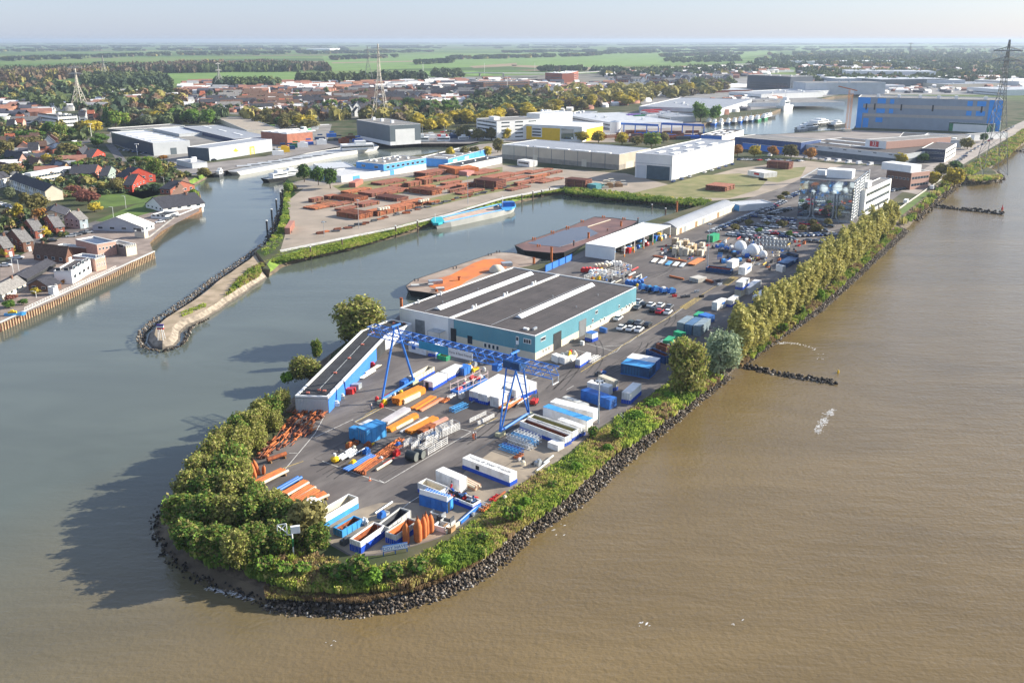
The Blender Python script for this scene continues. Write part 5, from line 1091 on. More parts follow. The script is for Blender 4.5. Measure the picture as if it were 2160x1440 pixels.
# standing rusty buoys
def buoy(x,y,h_,r_,lb,lean=(0,0),grp='rusty buoys stood on end'):
    P = g(x,y); t = T('rusty_buoy',lb, 'buoy',P,grp); MB().lathe(P,[(r_*.55,0),(r_*.95,.35),(r_,.7),(r_,h_*.62),(r_*.72,h_*.80),(r_*.3,h_*.93)],12).build('body',RUSTL,t,True); b = MB(); b.lathe(P+Z*(h_*.93),[(r_*.3,0),(r_*.08,h_*.12)],8); b.tube(P+Z*h_*.7+Vector((r_*.7,0,0)),P+Z*h_,.05,4); b.build('tip',RUSTD,t)
    t.rotation_euler = (lean[0],lean[1],0)
for i_,(x,y,h_,r_,lb) in enumerate(((857,1146,4.4,.62, 'rusty pointed buoy standing alone in front of the rust-lined container'),(882,1142,4.9,.75, 'fattest of the rusty pointed buoys in the standing group'),(894,1134,4.6,.6, 'tall rusty buoy just behind the fattest one'),
                                         (899.5,1128,4.6,.55, 'slim rusty buoy with grey foot in the standing group'),(909,1123,3.9,.6, 'rusty buoy with pale shoulders at the right of the standing group'))): buoy(x,y,h_,r_,lb)
for i_,(x,y,h_,r_,ln) in enumerate(((531,1015,2.6,.42,.1),(539,1008,3.6,.42,.2),(547,1001,3.8,.42,.25),(556,1000,2.2,.4,-.1),(517,1006,2.2,.45,.1),(523,1013,2.4,.4,.3))):
    buoy(x,y,h_,r_,f'leaning rusty buoy beside the trees and the orange beams, {nth(i_+1)} of the six counted rightwards',(rnd.uniform(-.1,.1),-ln), 'leaning rusty buoys by the trees')
# orange and blue long pipes at the left edge of the yard
for lb,a,b,wd,mt,n_ in (('three rusty-orange pipes lying below the leaning buoys',(533,1023),(594,993),2.4,RUSTL,4),('bright blue pair of pipes among the orange ones',(580,1039),(629,1011),1.3,CBL,2),('orange pipes just in front of the blue pair',(592,1046),(640,1018),2.0,RUSTL,4),
                        ('orange and cream pipes in the middle of the pipe rows',(604,1058),(652,1028),2.2,RUSTL,4),('orange pipes next to the white sheeted stack',(615,1064),(664,1036),1.8,RUSTL,3),('shortest orange pipes nearest the long open container',(630,1066),(682,1043),2.2,RUSTL,4),('brown beam on the yard above the leaning buoys',(562,976),(603,962),.9,RUST,1)):
    A = g(*a); Bp = g(*b); d = (Bp-A); s = Vector((d.y,-d.x,0)).normalized(); t = T('pipe_row',lb, 'pipes',A, 'pipe rows at the left of the yard')
    for i in range(n_): MB().tube(A+s*(i+.5)*wd/n_+Z*(.45+wd/n_*.5)+d*rnd.uniform(0,.04),Bp+s*(i+.5)*wd/n_+Z*(.45+wd/n_*.5)-d*rnd.uniform(0,.05),wd/n_*.48,10).build('pipe',mt if not (mt is RUSTL and i % 4 == 3) else CRM,t)
    mb = MB(); [mb.box(A+d*f-s*.1,s*(wd+.2),d.normalized()*.25,Z*.45) for f in (.12,.85)]; mb.build('bearer',WOOD,t)
# heap of rusty anchor pipes against the shed end
zone = [(605,872),(690,866),(680,885),(664,905),(640,928),(598,950),(560,968),(540,975),(548,950),(580,915),(600,895)]
it = []; k_ = 0; dirn = (g(655,880)-g(640,892)).normalized()
r_ = random.Random(11)
while k_ < 112:
    x,y = r_.uniform(540,690),r_.uniform(866,975)
    if not in_poly(x,y,zone): continue
    P = g(x,y); a = r_.gauss(0,.12); d = Vector((dirn.x*math.cos(a)-dirn.y*math.sin(a),dirn.x*math.sin(a)+dirn.y*math.cos(a),0)); L_ = r_.uniform(1.3,3.1); z_ = r_.uniform(.15,.8); rr = r_.choice((.08,.10,.12,.2))
    t = T('rusty_anchor_pipe',None, 'rusty pipe',P, 'rusty anchor pipes heaped beside the shed'); m_ = r_.choice((RUST,RUST,RUSTL,RUSTD))
    MB().tube(P+Z*z_,P+d*L_+Z*(z_+r_.uniform(-.1,.5)),rr,7).build('shaft',m_,t)
    q = k_ % 4
    if q == 0: MB().lathe(P+d*L_*.1+Z*(z_-.1),[(.4,0),(.48,.2),(.2,.45)],9).build('flange',m_,t)
    elif q == 1: mb = MB(); s = Vector((-d.y,d.x,0)); mb.tube(P-s*.7+Z*z_,P+s*.7+Z*z_,.1,5); mb.build('stock',m_,t)
    elif q == 2: MB().box(P-Vector((.3,.3,-z_+.3)),(.7,0,0),(0,.5,0),Z*.5).build('foot',RUSTD,t)
    it.append((t,x)); k_ += 1
label_row(it, 'rust-brown anchor pipe', 'in the heap beside the shed end wall')
# blue containers, orange beam stacks, white cages in the middle of the yard
c('shipping_container', 'pale blue and white container carrying the sheeted blue one',(774,938),(754,930),(815,920),909,AZ,None)
c('shipping_container', 'small azure container at the left end of the blue pair',(757,931),(737,925),(768,922),908,AZ,None)
c('shipping_container', 'white-topped box behind the azure containers',(775,922),(757,915),(797,910),900,CW,None,ribs=False)
bundle('beam_stack', 'big stack of bright orange beams at the foot of the left crane leg',(842,856),(826,848.5),(899,829),842.5,ORANGE,6,4,sq=True)
bundle('beam_stack', 'cream beams stacked in front of the big orange stack',(853,853),(849,851.5),(888,836),843,CRM,1,4,sq=True)
bundle('beam_stack', 'narrow orange beams lying on the left half of the asphalt bay',(877,866),(864,861),(922,838),863,RUSTL,4,1,sq=True,mats=[ORANGE,RUSTL,ORANGE])
bundle('beam_stack', 'narrow pinkish beams beside the orange ones on the asphalt bay',(889,869),(880,865),(938,842),866,RUSTL,2,1,sq=True,mats=[M('salmon_paint',(.62,.30,.18),.7),RUSTL])
bundle('beam_stack', 'silver-grey beams left of the second orange stack',(817,897),(801,889),(868,866),891,STEEL,6,2,sq=True,mats=[M('silver_beam',(.46,.43,.43),.6,.15)])
bundle('beam_stack', 'second orange beam stack, between silver beams and white bars',(824,913),(813,904),(885,880),905,ORANGE,5,3,sq=True)
bundle('beam_stack', 'cream beams in front of the second orange stack',(836,907),(832,905),(873,888),901,CRM,1,3,sq=True)
bundle('beam_stack', 'third orange beam stack, behind the white cages',(868,917),(853,908),(928,886),911,ORANGE,5,2,sq=True)
bundle('beam_stack', 'white and grey bars between the second and third orange stacks',(846,915),(842,912),(904,883),911,CW,3,1,sq=True,mats=[CW,STEEL])
bundle('beam_stack', 'short rust-red beams right behind the white cages',(892,918),(880,911),(920,902),909,RUST,4,2,sq=True)
bundle('beam_stack', 'pinkish beams at the right end of the third orange stack',(905,905),(898,900),(947,885),900,RUST,4,2,sq=True,mats=[M('pink_beam',(.50,.28,.22),.8)])
def cage(name,label,N,L,R_,yt,mat,nz=5,cat='cage rack',group=None,posts=5,h=None,base=None,inner=None,r=.05,cross=False):
    B,e1,e2,hh = box3(L,N,R_,yt); h = h or hh; t = T(name,label,cat,B,group); u1,u2 = e1.normalized(),e2.normalized()
    lng = e1 if e1.length > e2.length else e2; sh = e2 if lng is e1 else e1
    for k in range(posts):
        for s in (0,1): P = B+lng*(k/(posts-1))+sh*s; MB().box(P-u1*r-u2*r,u1*2*r,u2*2*r,Z*h).build('post',mat,t)
    for k in range(nz):
        z = h*(k+.5)/nz
        for s in (0,1): P = B+sh*s+Z*z; mb = MB(); mb.box(P-sh.normalized()*r*.8,lng,sh.normalized()*r*1.6,Z*r*1.8); mb.build('rail',mat,t)
    mb = MB()
    for k in range(posts):
        P = B+lng*(k/(posts-1))+Z*(h-r); mb.tube(P,P+sh,r*.7,4)
        if cross and k < posts-1: mb.tube(P,B+lng*((k+1)/(posts-1))+sh+Z*(h-r),r*.6,4)
    mb.build('cross_bars',mat,t)
    if base: MB().box(B,e1,e2,Z*h*.22).build('base',base,t)
    if inner:
        for i in range(inner[0]): p = B+e1*rnd.uniform(.15,.85)+e2*rnd.uniform(.1,.9)+Z*rnd.uniform(.3,h*.8); MB().tube(p,p+u2*rnd.uniform(.5,1.6)+Z*rnd.uniform(-.3,.4),rnd.uniform(.12,.5),8).build('machine_part',inner[1][i % len(inner[1])],t)
    return t
cage('white_cage', 'tall white slatted cage, the rightmost of the cages',(934,922),(919,917),(970,906),905,CW,6)
cage('white_cage', 'tall white slatted cage left of centre with rods inside',(899,939),(882,933),(930,924),923,CW,5,inner=(4,[STEEL,DBL]))
cage('white_cage', 'white slatted cage at the left of the cage group',(868,948),(852,942),(884,940),934,CW,5,inner=(3,[STEEL,DBL]))
cage('white_cage', 'long low white rack in front of the tall cages',(903,960),(884,950),(944,936),944,CW,4,posts=4)
cage('white_cage', 'long low white rack standing alone right of the cages',(1008,897),(991,891),(1042,880),888,CW,4,posts=4)
for lb,p,q,rr in (('dark cylindrical tank with pale end, the front one',(860,968),(879,973),1.05),('dark cylindrical tank with pale end, the rear one',(876,963),(893,967),.95)):
    A,Bq = g(*p),g(*q); t = T('cylindrical_tank',lb, 'tank',A, 'pair of dark tanks'); MB().tube(A+Z*rr,Bq+Z*rr,rr,18).build('shell',M('tank_black',(.03,.04,.045),.5),t,False); d = (Bq-A).normalized(); MB().tube(Bq+Z*rr,Bq+d*.08+Z*rr,rr*.93,18).build('end_plate',M('tank_end',(.13,.14,.13),.6),t)
cage('machine_cage', 'pinkish-white lattice cage holding machinery left of the white containers',(967,832),(950,826),(1029,802),811,M('blush_paint',(.66,.52,.50),.6),2,base=CBL,inner=(26,[DSTEEL,REDP,WHITE,CRM,DBL]),posts=5)
# mid-yard containers
cc = [('white container with dark doorway and blue band, nearest of its row',(913,823.5),(894,817),(943,806),806,CW,SBL,dict(doors=((1,.45,.8,0,.85,DARK),))),('white and blue container behind the one with the doorway',(945,803.5),(929,799),(976,787),787,CW,SBL,{}),
      ('small plain blue container at the end of the white row',(979,793),(964,789),(994,785),778,CBL,None,{}),('open cream container with blue band beside the crane leg',(876,809),(862,803),(917,786),796,CRM,SBL,dict(kind='open',inner=CRM)),
      ('small blue box at the crane leg foot',(853,818),(843,813),(864,812),805,CBL,None,{}),('white cabin with blue sign in front of the hall doors',(899,750),(862,741),(905,746),731,CW,None,dict(doors=((1,.6,.8,.4,.7,CBL),),ribs=False)),
      ('white and blue container beside the cabin under the crane beam',(919,753),(904,748),(938,741),736,CW,SBL,{}),
      ('front grey-white container of the block between the crane legs',(1052,860),(1034,853),(1078,844),840,CW,None,{}),('middle long white container of the block between the crane legs',(1028,854),(1009,848),(1088,817),834,CW,SBL,dict(bandh=.3)),
      ('left long white container of the block between the crane legs',(1008,848.5),(990,842),(1068,812),828,CW,SBL,dict(bandh=.4)),('right white container with blue band behind the crane leg',(1088,847),(1068,839),(1132,829),824,CW,SBL,{}),
      ('far right white container of the block between the crane legs',(1072,836),(1054,829),(1110,812),816,CW,None,{}),
      ('long open container with dark red inside nearest the grass bank',(1191,942),(1097,906),(1205,932),923,CW,SBL,dict(kind='open',inner=RUSTD)),('long open container with olive inside behind the dark red one',(1207,931),(1113,898),(1221,921),911,CW,SBL,dict(kind='open',inner=M('olive_lining',(.26,.24,.10),.9))),
      ('short white covered container behind the olive-lined one',(1225,921),(1176,903),(1234,913),902,CW,SBL,{}),('white box with blue framed top in the middle of the bank-side row',(1238,909),(1145,878),(1250,899),888,CW,None,dict(top=AZ,ribs=False)),
      ('long white container behind the blue framed one',(1250,891),(1160,868),(1262,882),870,CW,None,{}),('grey-white container left of the blue machinery container',(1234,869),(1186,851),(1242,861),855,CGR,None,{}),
      ('blue container carrying machinery beside the light mast',(1285,864),(1225,842),(1300,853),844,CBL,None,{}),('square white container behind the light mast',(1283,836),(1238,825),(1292,829),817,CW,None,dict(ribs=False)),
      ('white container with blue corner behind the square white one',(1293,825),(1262,812),(1303,819),805,CRM,SBL,{}),('white and blue container standing apart on the bank edge',(1329,853),(1311,847),(1352,832),830,CW,SBL,{}),
      ('white tank box nearest the lattice trusses',(1177,952),(1155,944),(1190,941),940,CW,None,dict(ribs=False)),
      ('blue container with six tall bays and white lamps',(1369,799),(1309,788),(1382,790),777,DBL,CBL,dict(bandh=.08,top=AZ,doors=[(1,.33+.1*i,.39+.1*i,.08,.85,M('bay_blue',(.02,.10,.22),.6)) for i in range(6)])),('white-roofed blue container behind the one with six bays',(1380,787),(1321,776),(1392,779),765,CBL,None,dict(top=CW)),
      ('white and blue box in front of the teal hall wall',(1249,722),(1234,718),(1261,716),705,CW,SBL,dict(bandh=.42,top=CBL,ribs=False)),('small blue trailer beside the parked white cars',(1277,703),(1264,699),(1281,698),694,CBL,None,dict(ribs=False)),
      ('white tank box left of three near the hall corner',(1176,766),(1163,761),(1186,759),752,CW,None,dict(ribs=False)),('white tank box middle of three near the hall corner',(1191,769),(1179,765),(1201,763),756,CW,None,dict(ribs=False)),('low white tank box right of three near the hall corner',(1205,764),(1195,760),(1214,758),756,CW,None,dict(ribs=False)),('white and blue container tucked behind the poplar row',(1600,640),(1586,635),(1618,626),627,CW,SBL,{}),('dark open skip at the roadside below the reels',(1668,548),(1645,543),(1684,536),540,DBL,None,dict(kind='open',inner=DSTEEL)),('small white crate on the marked parking bays',(1230,729),(1223,727),(1233,726),721,CW,None,dict(ribs=False,doors=())),
      ('green skip under the crane beam',(941,762),(922,757),(950,756),753,GRNC,None,dict(kind='open',inner=WOOD)),
      ('rusty skip at the foot of the near riverside willow',(1402,768),(1362,752),(1416,755),752,DBL,None,dict(kind='open',inner=RUSTD)),('dark red skip behind the rusty blue one',(1404,748),(1383,740),(1414,737),732,RUSTD,None,dict(kind='open',inner=RUSTD)),
      ('small green skip among the rusty skips',(1412,732),(1398,726),(1424,722),720,GRNC,None,{}),('dark green skip below the pale grey containers',(1437,717),(1420,712),(1446,708),704,GRNC,None,{}),
      ('pale grey-green container, left of three behind the willow',(1441,703),(1427,698),(1462,688),682,GRYB,None,{}),('steel blue container, middle of three behind the willow',(1458,707),(1443,702),(1480,691),686,M('steel_blue',(.08,.16,.28),.5),None,{}),('pale container, right of three behind the willow',(1477,710),(1461,704),(1498,693),689,GRYB,None,{}),
      ('bright blue sheeted container behind the pale trio',(1491,682),(1472,676),(1507,671),669,CBL,None,dict(ribs=False)),('dark green container left of the bright blue sheeted one',(1474,676),(1462,672),(1484,668),666,GRNC,None,{}),
      ('white container with blue emblem along the poplar road',(1512,655.5),(1501,651),(1532,646),639,CW,None,dict(doors=((2,.5,.8,.5,.75,CBL),))),('white and blue container just beyond the emblem one',(1543,648),(1531,644),(1558,638),634,CW,SBL,{}),
      ('dirty white container below the tall white stack by the poplars',(1562,627),(1549,622),(1585,613),613,CRM,None,{}),('lower white container of the stack by the poplars',(1566,612),(1551,607),(1580,602),598,CW,None,{}), 
      ('white container between the poplars and the stack',(1580,622),(1566,617),(1605,605),608,CW,None,{}),
      ('white container beside the orange pipes and the tall stack',(1544,568),(1532,563.5),(1558,561),553,CW,None,{}),('long low blue tray with rust red load',(1540,579),(1488,572.5),(1546,572),570,DBL,None,dict(kind='open',inner=RUST)),
      ('green container behind the beige crates',(1503,511.5),(1491,508),(1517,506),498,GRNC,None,{}),('white container at the roadside near the poplars',(1650,575),(1636,571),(1656,570),562,CW,None,{}),
      ('dark blue long container under the poplars',(1660,565),(1639,560),(1684,553),556,DBL,None,{}),('white box truck body by the grey reels',(1223,776),(1214,771.5),(1246,761),759,CW,SBL,dict(bandh=.3))]
for i_,(lb,N,L,R_,yt,wl,bd,kw) in enumerate(cc):
    nm = 'skip' if 'skip' in lb else 'site_cabin' if 'cabin' in lb else 'shipping_container'
    container(nm,lb,N,L,R_,yt,wl,bd,**kw)
t,B,e1,e2,h = container('shipping_container', 'upper white and blue container of the stack by the poplars',(1566,612),(1551,607),(1580,602),598,CW,SBL,h=2.6,z=2.75)
t,B,e1,e2,h = container('shipping_container', 'lower container of the tall white pair by the orange pipes',(1571,580.5),(1557,577),(1585,571),549,CW,None,h=2.7)
t,B,e1,e2,h = container('shipping_container', 'upper container of the tall white pair by the orange pipes',(1571,580.5),(1557,577),(1585,571),549,CW,None,h=2.7,z=2.8,doors=((2,.3,.8,.5,.8,CBL),))
# gantry crane ---------------------------------------------------------------------
CR = T('gantry_crane', 'tall blue lattice gantry crane spanning the yard', 'gantry crane',g(930,880))
A1,A2,B1,B2 = g(806,850),g(873,810),g(1055,918),g(1115,879)
mA,mB = (A1+A2)/2,(B1+B2)/2; d = mB-mA; u = d.normalized(); s = Vector((-u.y,u.x,0)); HB = 14.2
P0 = mA+Z*HB; tl = along(P0,u,783); tr = along(P0,u,1172); hw = 1.35
def truss(mb,p,q,ww,hh,n,r=.13):
    u_ = (q-p).normalized(); s_ = Vector((-u_.y,u_.x,0))*ww; L_ = (q-p).length
    c4 = [(-1,0),(1,0),(-1,1),(1,1)]
    pt = lambda k,f: p+u_*L_*f+s_*c4[k][0]+Z*hh*c4[k][1]
    for k in range(4): mb.tube(pt(k,0),pt(k,1),r,5)
    for i in range(n):
        a,b = i/n,(i+1)/n; m_ = (a+b)/2
        for lo,hi in ((0,2),(1,3)): mb.tube(pt(lo,a),pt(hi,m_),r*.6,4); mb.tube(pt(hi,m_),pt(lo,b),r*.6,4)
        mb.tube(pt(0,a),pt(1,b) if i % 2 else pt(1,a),r*.55,4); mb.tube(pt(2,a),pt(3,b),r*.55,4); mb.tube(pt(2,a),pt(3,a),r*.5,4)
mb = MB(); truss(mb,P0+u*tl,P0+u*tr,hw,2.1,22); mb.build('main_girder',CRANEB,CR)
for nm,bp,q in (('left',(A1,A2),mA),('right',(B1,B2),mB)):
    for k,b in enumerate(bp):
        sg = -1 if (b-q).dot(s) < 0 else 1; top = q+Z*(HB+.2)+s*sg*hw*1.05; mb = MB()
        if nm == 'left': mb.tube(b+Z*.9,top,.28,8,.3)
        else:
            mb.tube(b+Z*.9+u*.15,top+u*1.3,.2,7); mb.tube(b+Z*.9-u*.15,top-u*1.3,.2,7)
            for f in (.25,.45,.62,.78,.9): pa = (b+Z*.9).lerp(top,f); mb.tube(pa-u*1.3*f,pa+u*1.3*f,.09,4)
        mb.tube(top,q+Z*(HB+3.6)+s*sg*.5,.2,5)
        lg = mb.build('leg',CRANEB,CR); w_ = MB(); w_.box(b-u*.7-s*1.1,u*1.4,s*2.2,Z*.9); w_.build('wheel_bogie',M('bogie_cream',(.5,.47,.30),.6),lg)
    MB().tube(bp[0]+Z*1.0,bp[1]+Z*1.0,.3,8).build('sill_beam',CRANEB,CR); MB().tube(q+Z*(HB+3.6)-s*1.6,q+Z*(HB+3.6)+s*1.6,.28,5).build('top_beam',CRANEB,CR)
mb = MB(); pa,pb = P0+u*along(P0,u,893),P0+u*along(P0,u,955); mb.box(pa-s*(hw+.25)-Z*.1,pb-pa,-s*.08,Z*1.9); bd = mb.build('sign_panel',M('crane_sign_blue',(.03,.25,.42),.5),CR)
mb = MB(); pc = P0+u*along(P0,u,1006); mb.box(pb-s*(hw+.25)-Z*.1,pc-pb,-s*.08,Z*1.9); b2_ = mb.build('sign_panel',M('crane_sign_white',(.62,.64,.66),.5),CR)
text('Vorse & Steel Friends',(pb+pc)/2-s*(hw+.36)+Z*.85,u,Z,.75,DSTEEL,CR, 'sign_lettering')
tc_ = P0+u*(mB-mA).length*1.0; mb = MB(); mb.box(tc_-u*2.2-s*1.5+Z*.1,u*4.4,s*3,Z*1.6); mb.build('trolley',DBL,CR)
mb = MB(); q = P0+u*(mB-mA).length*.86; mb.box(q-u*.8-s*.9-Z*1.6,u*1.6,s*1.8,Z*1.5); mb.build('operator_cab',CBL,CR)
e_ = P0+u*tr; mb = MB(); mb.tube(e_+s*1.2,e_+s*1.2-Z*1.4,.12,5); mb.tube(e_-s*1.2,e_-s*1.2-Z*1.4,.12,5); mb.tube(e_-s*1.2-Z*1.4,e_+s*1.2-Z*1.4,.1,5); mb.build('end_bracket',WHITE,CR)
lines('crane_rails',[[(745,890),(806,850),(873,810),(925,780)],[(1000,955),(1055,918),(1115,879),(1180,838)]],DSTEEL,.25,.07)
# lattice trusses, racks, forklift, misc
def trusspile(label,N,R_,n,mats,wd=1.0,ly=3,nz=2):
    A,Bq = g(*N),g(*R_); t = T('lattice_truss_pile',label, 'truss pile',A); d = (Bq-A); s_ = Vector((-d.y,d.x,0)).normalized(); k = 0
    for z in range(nz):
        for i in range(ly):
            mb = MB(); p = A+s_*(i*wd*1.25)+Z*(.1+z*.95)+d*rnd.uniform(-.06,.06); truss(mb,p,p+d,wd*.45,.8,n,.06); mb.build('truss',mats[k % len(mats)],t); k += 1
trusspile('white and pale blue lattice trusses stacked behind the concrete pad',(1072,932),(1120,948),7,[CW,STEEL,AZ],1.0,4,2)
trusspile('flat blue lattice trusses on the ground before the stacked ones',(1056,946),(1098,960),6,[AZ,CBL],.9,2,1)
trusspile('low white lattice pieces beside the box truck',(1246,766),(1264,756),4,[CW],.8,2,1)
trusspile('pale blue lattice struts near the tall white rack',(955,871),(985,858),5,[AZ],.8,2,1)
def forklift(x,y,rz,lb,mat):
    P = g(x,y); t = T('forklift',lb, 'forklift',(0,0,0)); 
    MB().box((-1.1,-.7,.35),(2.2,0,0),(0,1.4,0),Z*.9).build('body',mat,t); mb = MB(); [mb.box((a,b,1.2),(.08,0,0),(0,.08,0),Z*1.1) for a in (-.7,.5) for b in (-.6,.52)]; mb.box((-.75,-.65,2.3),(1.4,0,0),(0,1.3,0),Z*.07); mb.build('cab_frame',DSTEEL,t)
    mb = MB(); [mb.box((1.15,b,.1),(.12,0,0),(0,.14,0),Z*2.8) for b in (-.5,.36)]; mb.build('mast',DSTEEL,t); mb = MB(); [mb.box((1.3,b,.15),(1.2,0,0),(0,.12,0),Z*.06) for b in (-.4,.3)]; mb.build('fork',DSTEEL,t)
    for a in (-.7,.8):
        for b in (-.75,.6): MB().tube((a,b,.35),(a,b+.2,.35),.35,10).build('wheel',BLACK,t)
    t.location = P; t.rotation_euler = (0,0,rz)
forklift(1127,852,1.2, 'red forklift parked beside the right crane leg',REDP); forklift(1378,400,.3, 'small red forklift on the far hardstanding',REDP) if 0 else None
def mast(x,yb,yt,lb,lights=6,r=.22):
    P = g(x,yb); h = ht(x,yb,yt); t = T('light_mast',lb, 'light mast',P); MB().tube(P,P+Z*h,r,8,r*.55).build('pole',STEEL,t)
    mb = MB(); mb.tube(P+Z*(h-.6),P+Z*(h-.45),1.0,12); mb.build('head_ring',STEEL,t)
    for i in range(lights): a = 6.283*i/lights; q = P+Vector((math.cos(a)*1.1,math.sin(a)*1.1,h-.5)); MB().box(q-Vector((.2,.2,.1)),(.4,0,0),(0,.4,0),Z*.3).build('floodlight',DSTEEL,t)
mast(1262,893,799, 'grey floodlight mast beside the blue machinery container'); mast(1492,566,470, 'tall floodlight mast among the stored pipes and crates'); mast(757,482,420, 'thin white lamp mast on the pipe yard path near the pile corner',3,.16); mast(987,430,370, 'thin white lamp mast on the basin path at mid length',3,.16)
mast(1126,360,308, 'lamp mast in front of the beige warehouse',3,.16); mast(684,500,466, 'short white mast near the left end of the basin path',3,.14)
P = g(919.5,757); t = T('lamp_post', 'short white post beside the green skip', 'post',P); MB().tube(P,P+Z*3.2,.1,6).build('pole',WHITE,t); MB().lathe(P,[(.9,0),(.9,.1),(.2,.12)],10).build('foot',DSTEEL,t)
# stair down the bank
A,Bq = g(1308,880,0),g(1334,903,-2.4); t = T('bank_stair', 'grey steel stair down the riverside grass bank', 'stair',A); d = Bq-A; s_ = Vector((-d.y,d.x,0)).normalized()*.5
MB().tube(A+s_+Z*.9,Bq+s_+Z*.9,.05,5).tube(A-s_+Z*.9,Bq-s_+Z*.9,.05,5).build('handrail',STEEL,t); mb = MB(); [mb.box(A+d*(i/16)-s_,s_*2,d.normalized()*.35,Z*.07) for i in range(17)]; mb.build('treads',STEEL,t)
# harbour name sign and navigation sign
L0,R0 = g(808,1172,.1),g(860,1163,.1); d = R0-L0; u = d.normalized(); nn = Vector((u.y,-u.x,0)); hs_ = ht(860,1163,1145,.1)
t = T('harbour_name_sign', 'pale blue sign board reading EDDY HAVEN on three blue posts', 'sign',L0); [MB().box(L0+u*(d.length*f-.08)+nn*-.16,u*.16,nn*.16,Z*(hs_+ .02)).build('post',CBL,t) for f in (.02,.5,.98)]
MB().box(L0+Z*(hs_*.5),d,nn*.08,Z*(hs_*.62)).build('board',M('sign_pale_blue',(.74,.80,.90),.5),t); mb = MB(); mb.box(L0+Z*(hs_*.5-.08),d,nn*.1,Z*.09); mb.box(L0+Z*(hs_*1.12),d,nn*.1,Z*.09); mb.build('board_frame',CBL,t)
text('EDDY HAVEN',L0+d*.5+nn*.12+Z*(hs_*.8),u,Z,hs_*.5,CBL,t, 'lettering')
P = g(620,1178,-.5); h_ = ht(620,1178,1126,-.5); t = T('navigation_sign', 'white navigation sign on green and white post among the trees', 'navigation sign',P)
for i in range(6): MB().tube(P+Z*h_*i/6,P+Z*h_*(i+1)/6,.13,8).build('post_band',GREENP if i in (0,3,4) else WHITE,t)
MB().box(P+Vector((-.2,0,h_)),(1.5,.4,0),(-.12,.5,0),Z*1.3).build('lamp_box',WHITE,t)
mb = MB(); o = P+Vector((-2.5,0,h_+.1)); 
for a,b in (((0,0),(.1,1.6)),((.1,1.6),(1.6,1.9)),((1.6,1.9),(1.7,.1)),((1.7,.1),(.7,-.4)),((.7,-.4),(0,0)),((0,.1),(1.6,1.8)),((.1,1.5),(1.65,.2))): mb.tube(o+Vector((a[0],0,a[1])),o+Vector((b[0],0,b[1])),.09,5)
mb.build('frame_board',WHITE,t); MB().box(P+Vector((-1.2,-.05,h_-.15)),(1.3,0,0),(0,.1,0),Z*.12).build('bracket',WHITE,t)
P = g(341,716,-.9); t = T('jetty_beacon', 'small striped beacon frame on the round jetty head', 'beacon',P)
[MB().tube(P+Vector((a,b,0)),P+Vector((a*.6,b*.6,3.4)),.1,5).build('leg',WHITE,t) for a in (-.8,.8) for b in (-.8,.8)]; [MB().box(P+Vector((-1,-.2,3.2+k*.55)),(2,0,0),(0,.4,0),Z*.5).build('board',[REDP,WHITE,M('indigo',(.08,.05,.25),.6)][k],t) for k in range(3)]
# piles in the basin and harbour
def pile(x,yb,yt,lb,mat,r=.35,cap=None,n=1):
    P = g(x,yb,WZ); h = ht(x,yb,yt,WZ); t = T('mooring_pile',lb, 'mooring pile',P, 'mooring piles'); MB().tube(P-Z*1,P+Z*h,r,9).build('pile',mat,t)
    MB().tube(P+Z*h,P+Z*(h+.35),r*1.15,9).build('cap',cap or WHITE,t)
for i_,(x,yb,yt) in enumerate(((656,546,521),(722.5,530,505),(835,501,477),(881,491,466),(1101,429,411),(1124,424,404),(1142,417,401),(1159,412,396),(1375,442,452-20),(1403,463,440))): pile(x,yb,yt,f'brown mooring pile, {nth(i_+1)} from the left along the basin',M('pile_timber',(.13,.09,.07),.9,.3,1))
for i_,(x,yb,yt) in enumerate(((564,489,466),(574,462,442),(583.5,437,421),(592.5,423,405))): pile(x,yb,yt,f'black white-capped pile off the grassy bank, {nth(i_+1)} from the near end',BLACK,.45,WHITE)
for x,yb,yt,lb in ((847,652,630, 'orange spud pile at the left corner of the teal hall'),(969,604,585, 'orange spud pile on the rusty barge deck'),(921,628,612, 'short orange pile at the bow of the rusty barge'),(1427,452,426, 'tall orange-brown spud pile by the barrel-roofed shed'),(1309.5,490,468, 'orange-brown spud pile behind the white canopy'),
                      (1241,516,492, 'orange-brown spud pile at the corner of the white canopy'),(1163,553,522, 'orange-brown spud pile at the bow of the wet barge'),(1126,568,545, 'rusty pile beside the orange dolphin frame'),(1210,533,509, 'dark steel pile between the barge and the canopy'),(1281,500,484, 'dark steel pile behind the canopy roof'),(1345,483,461, 'thin dark pile at the far end of the wet barge')):
    pile(x,yb,yt,lb,RUSTL if 'orange' in lb or 'rusty' in lb else DSTEEL,.5 if 'orange' in lb else .3,RUST)
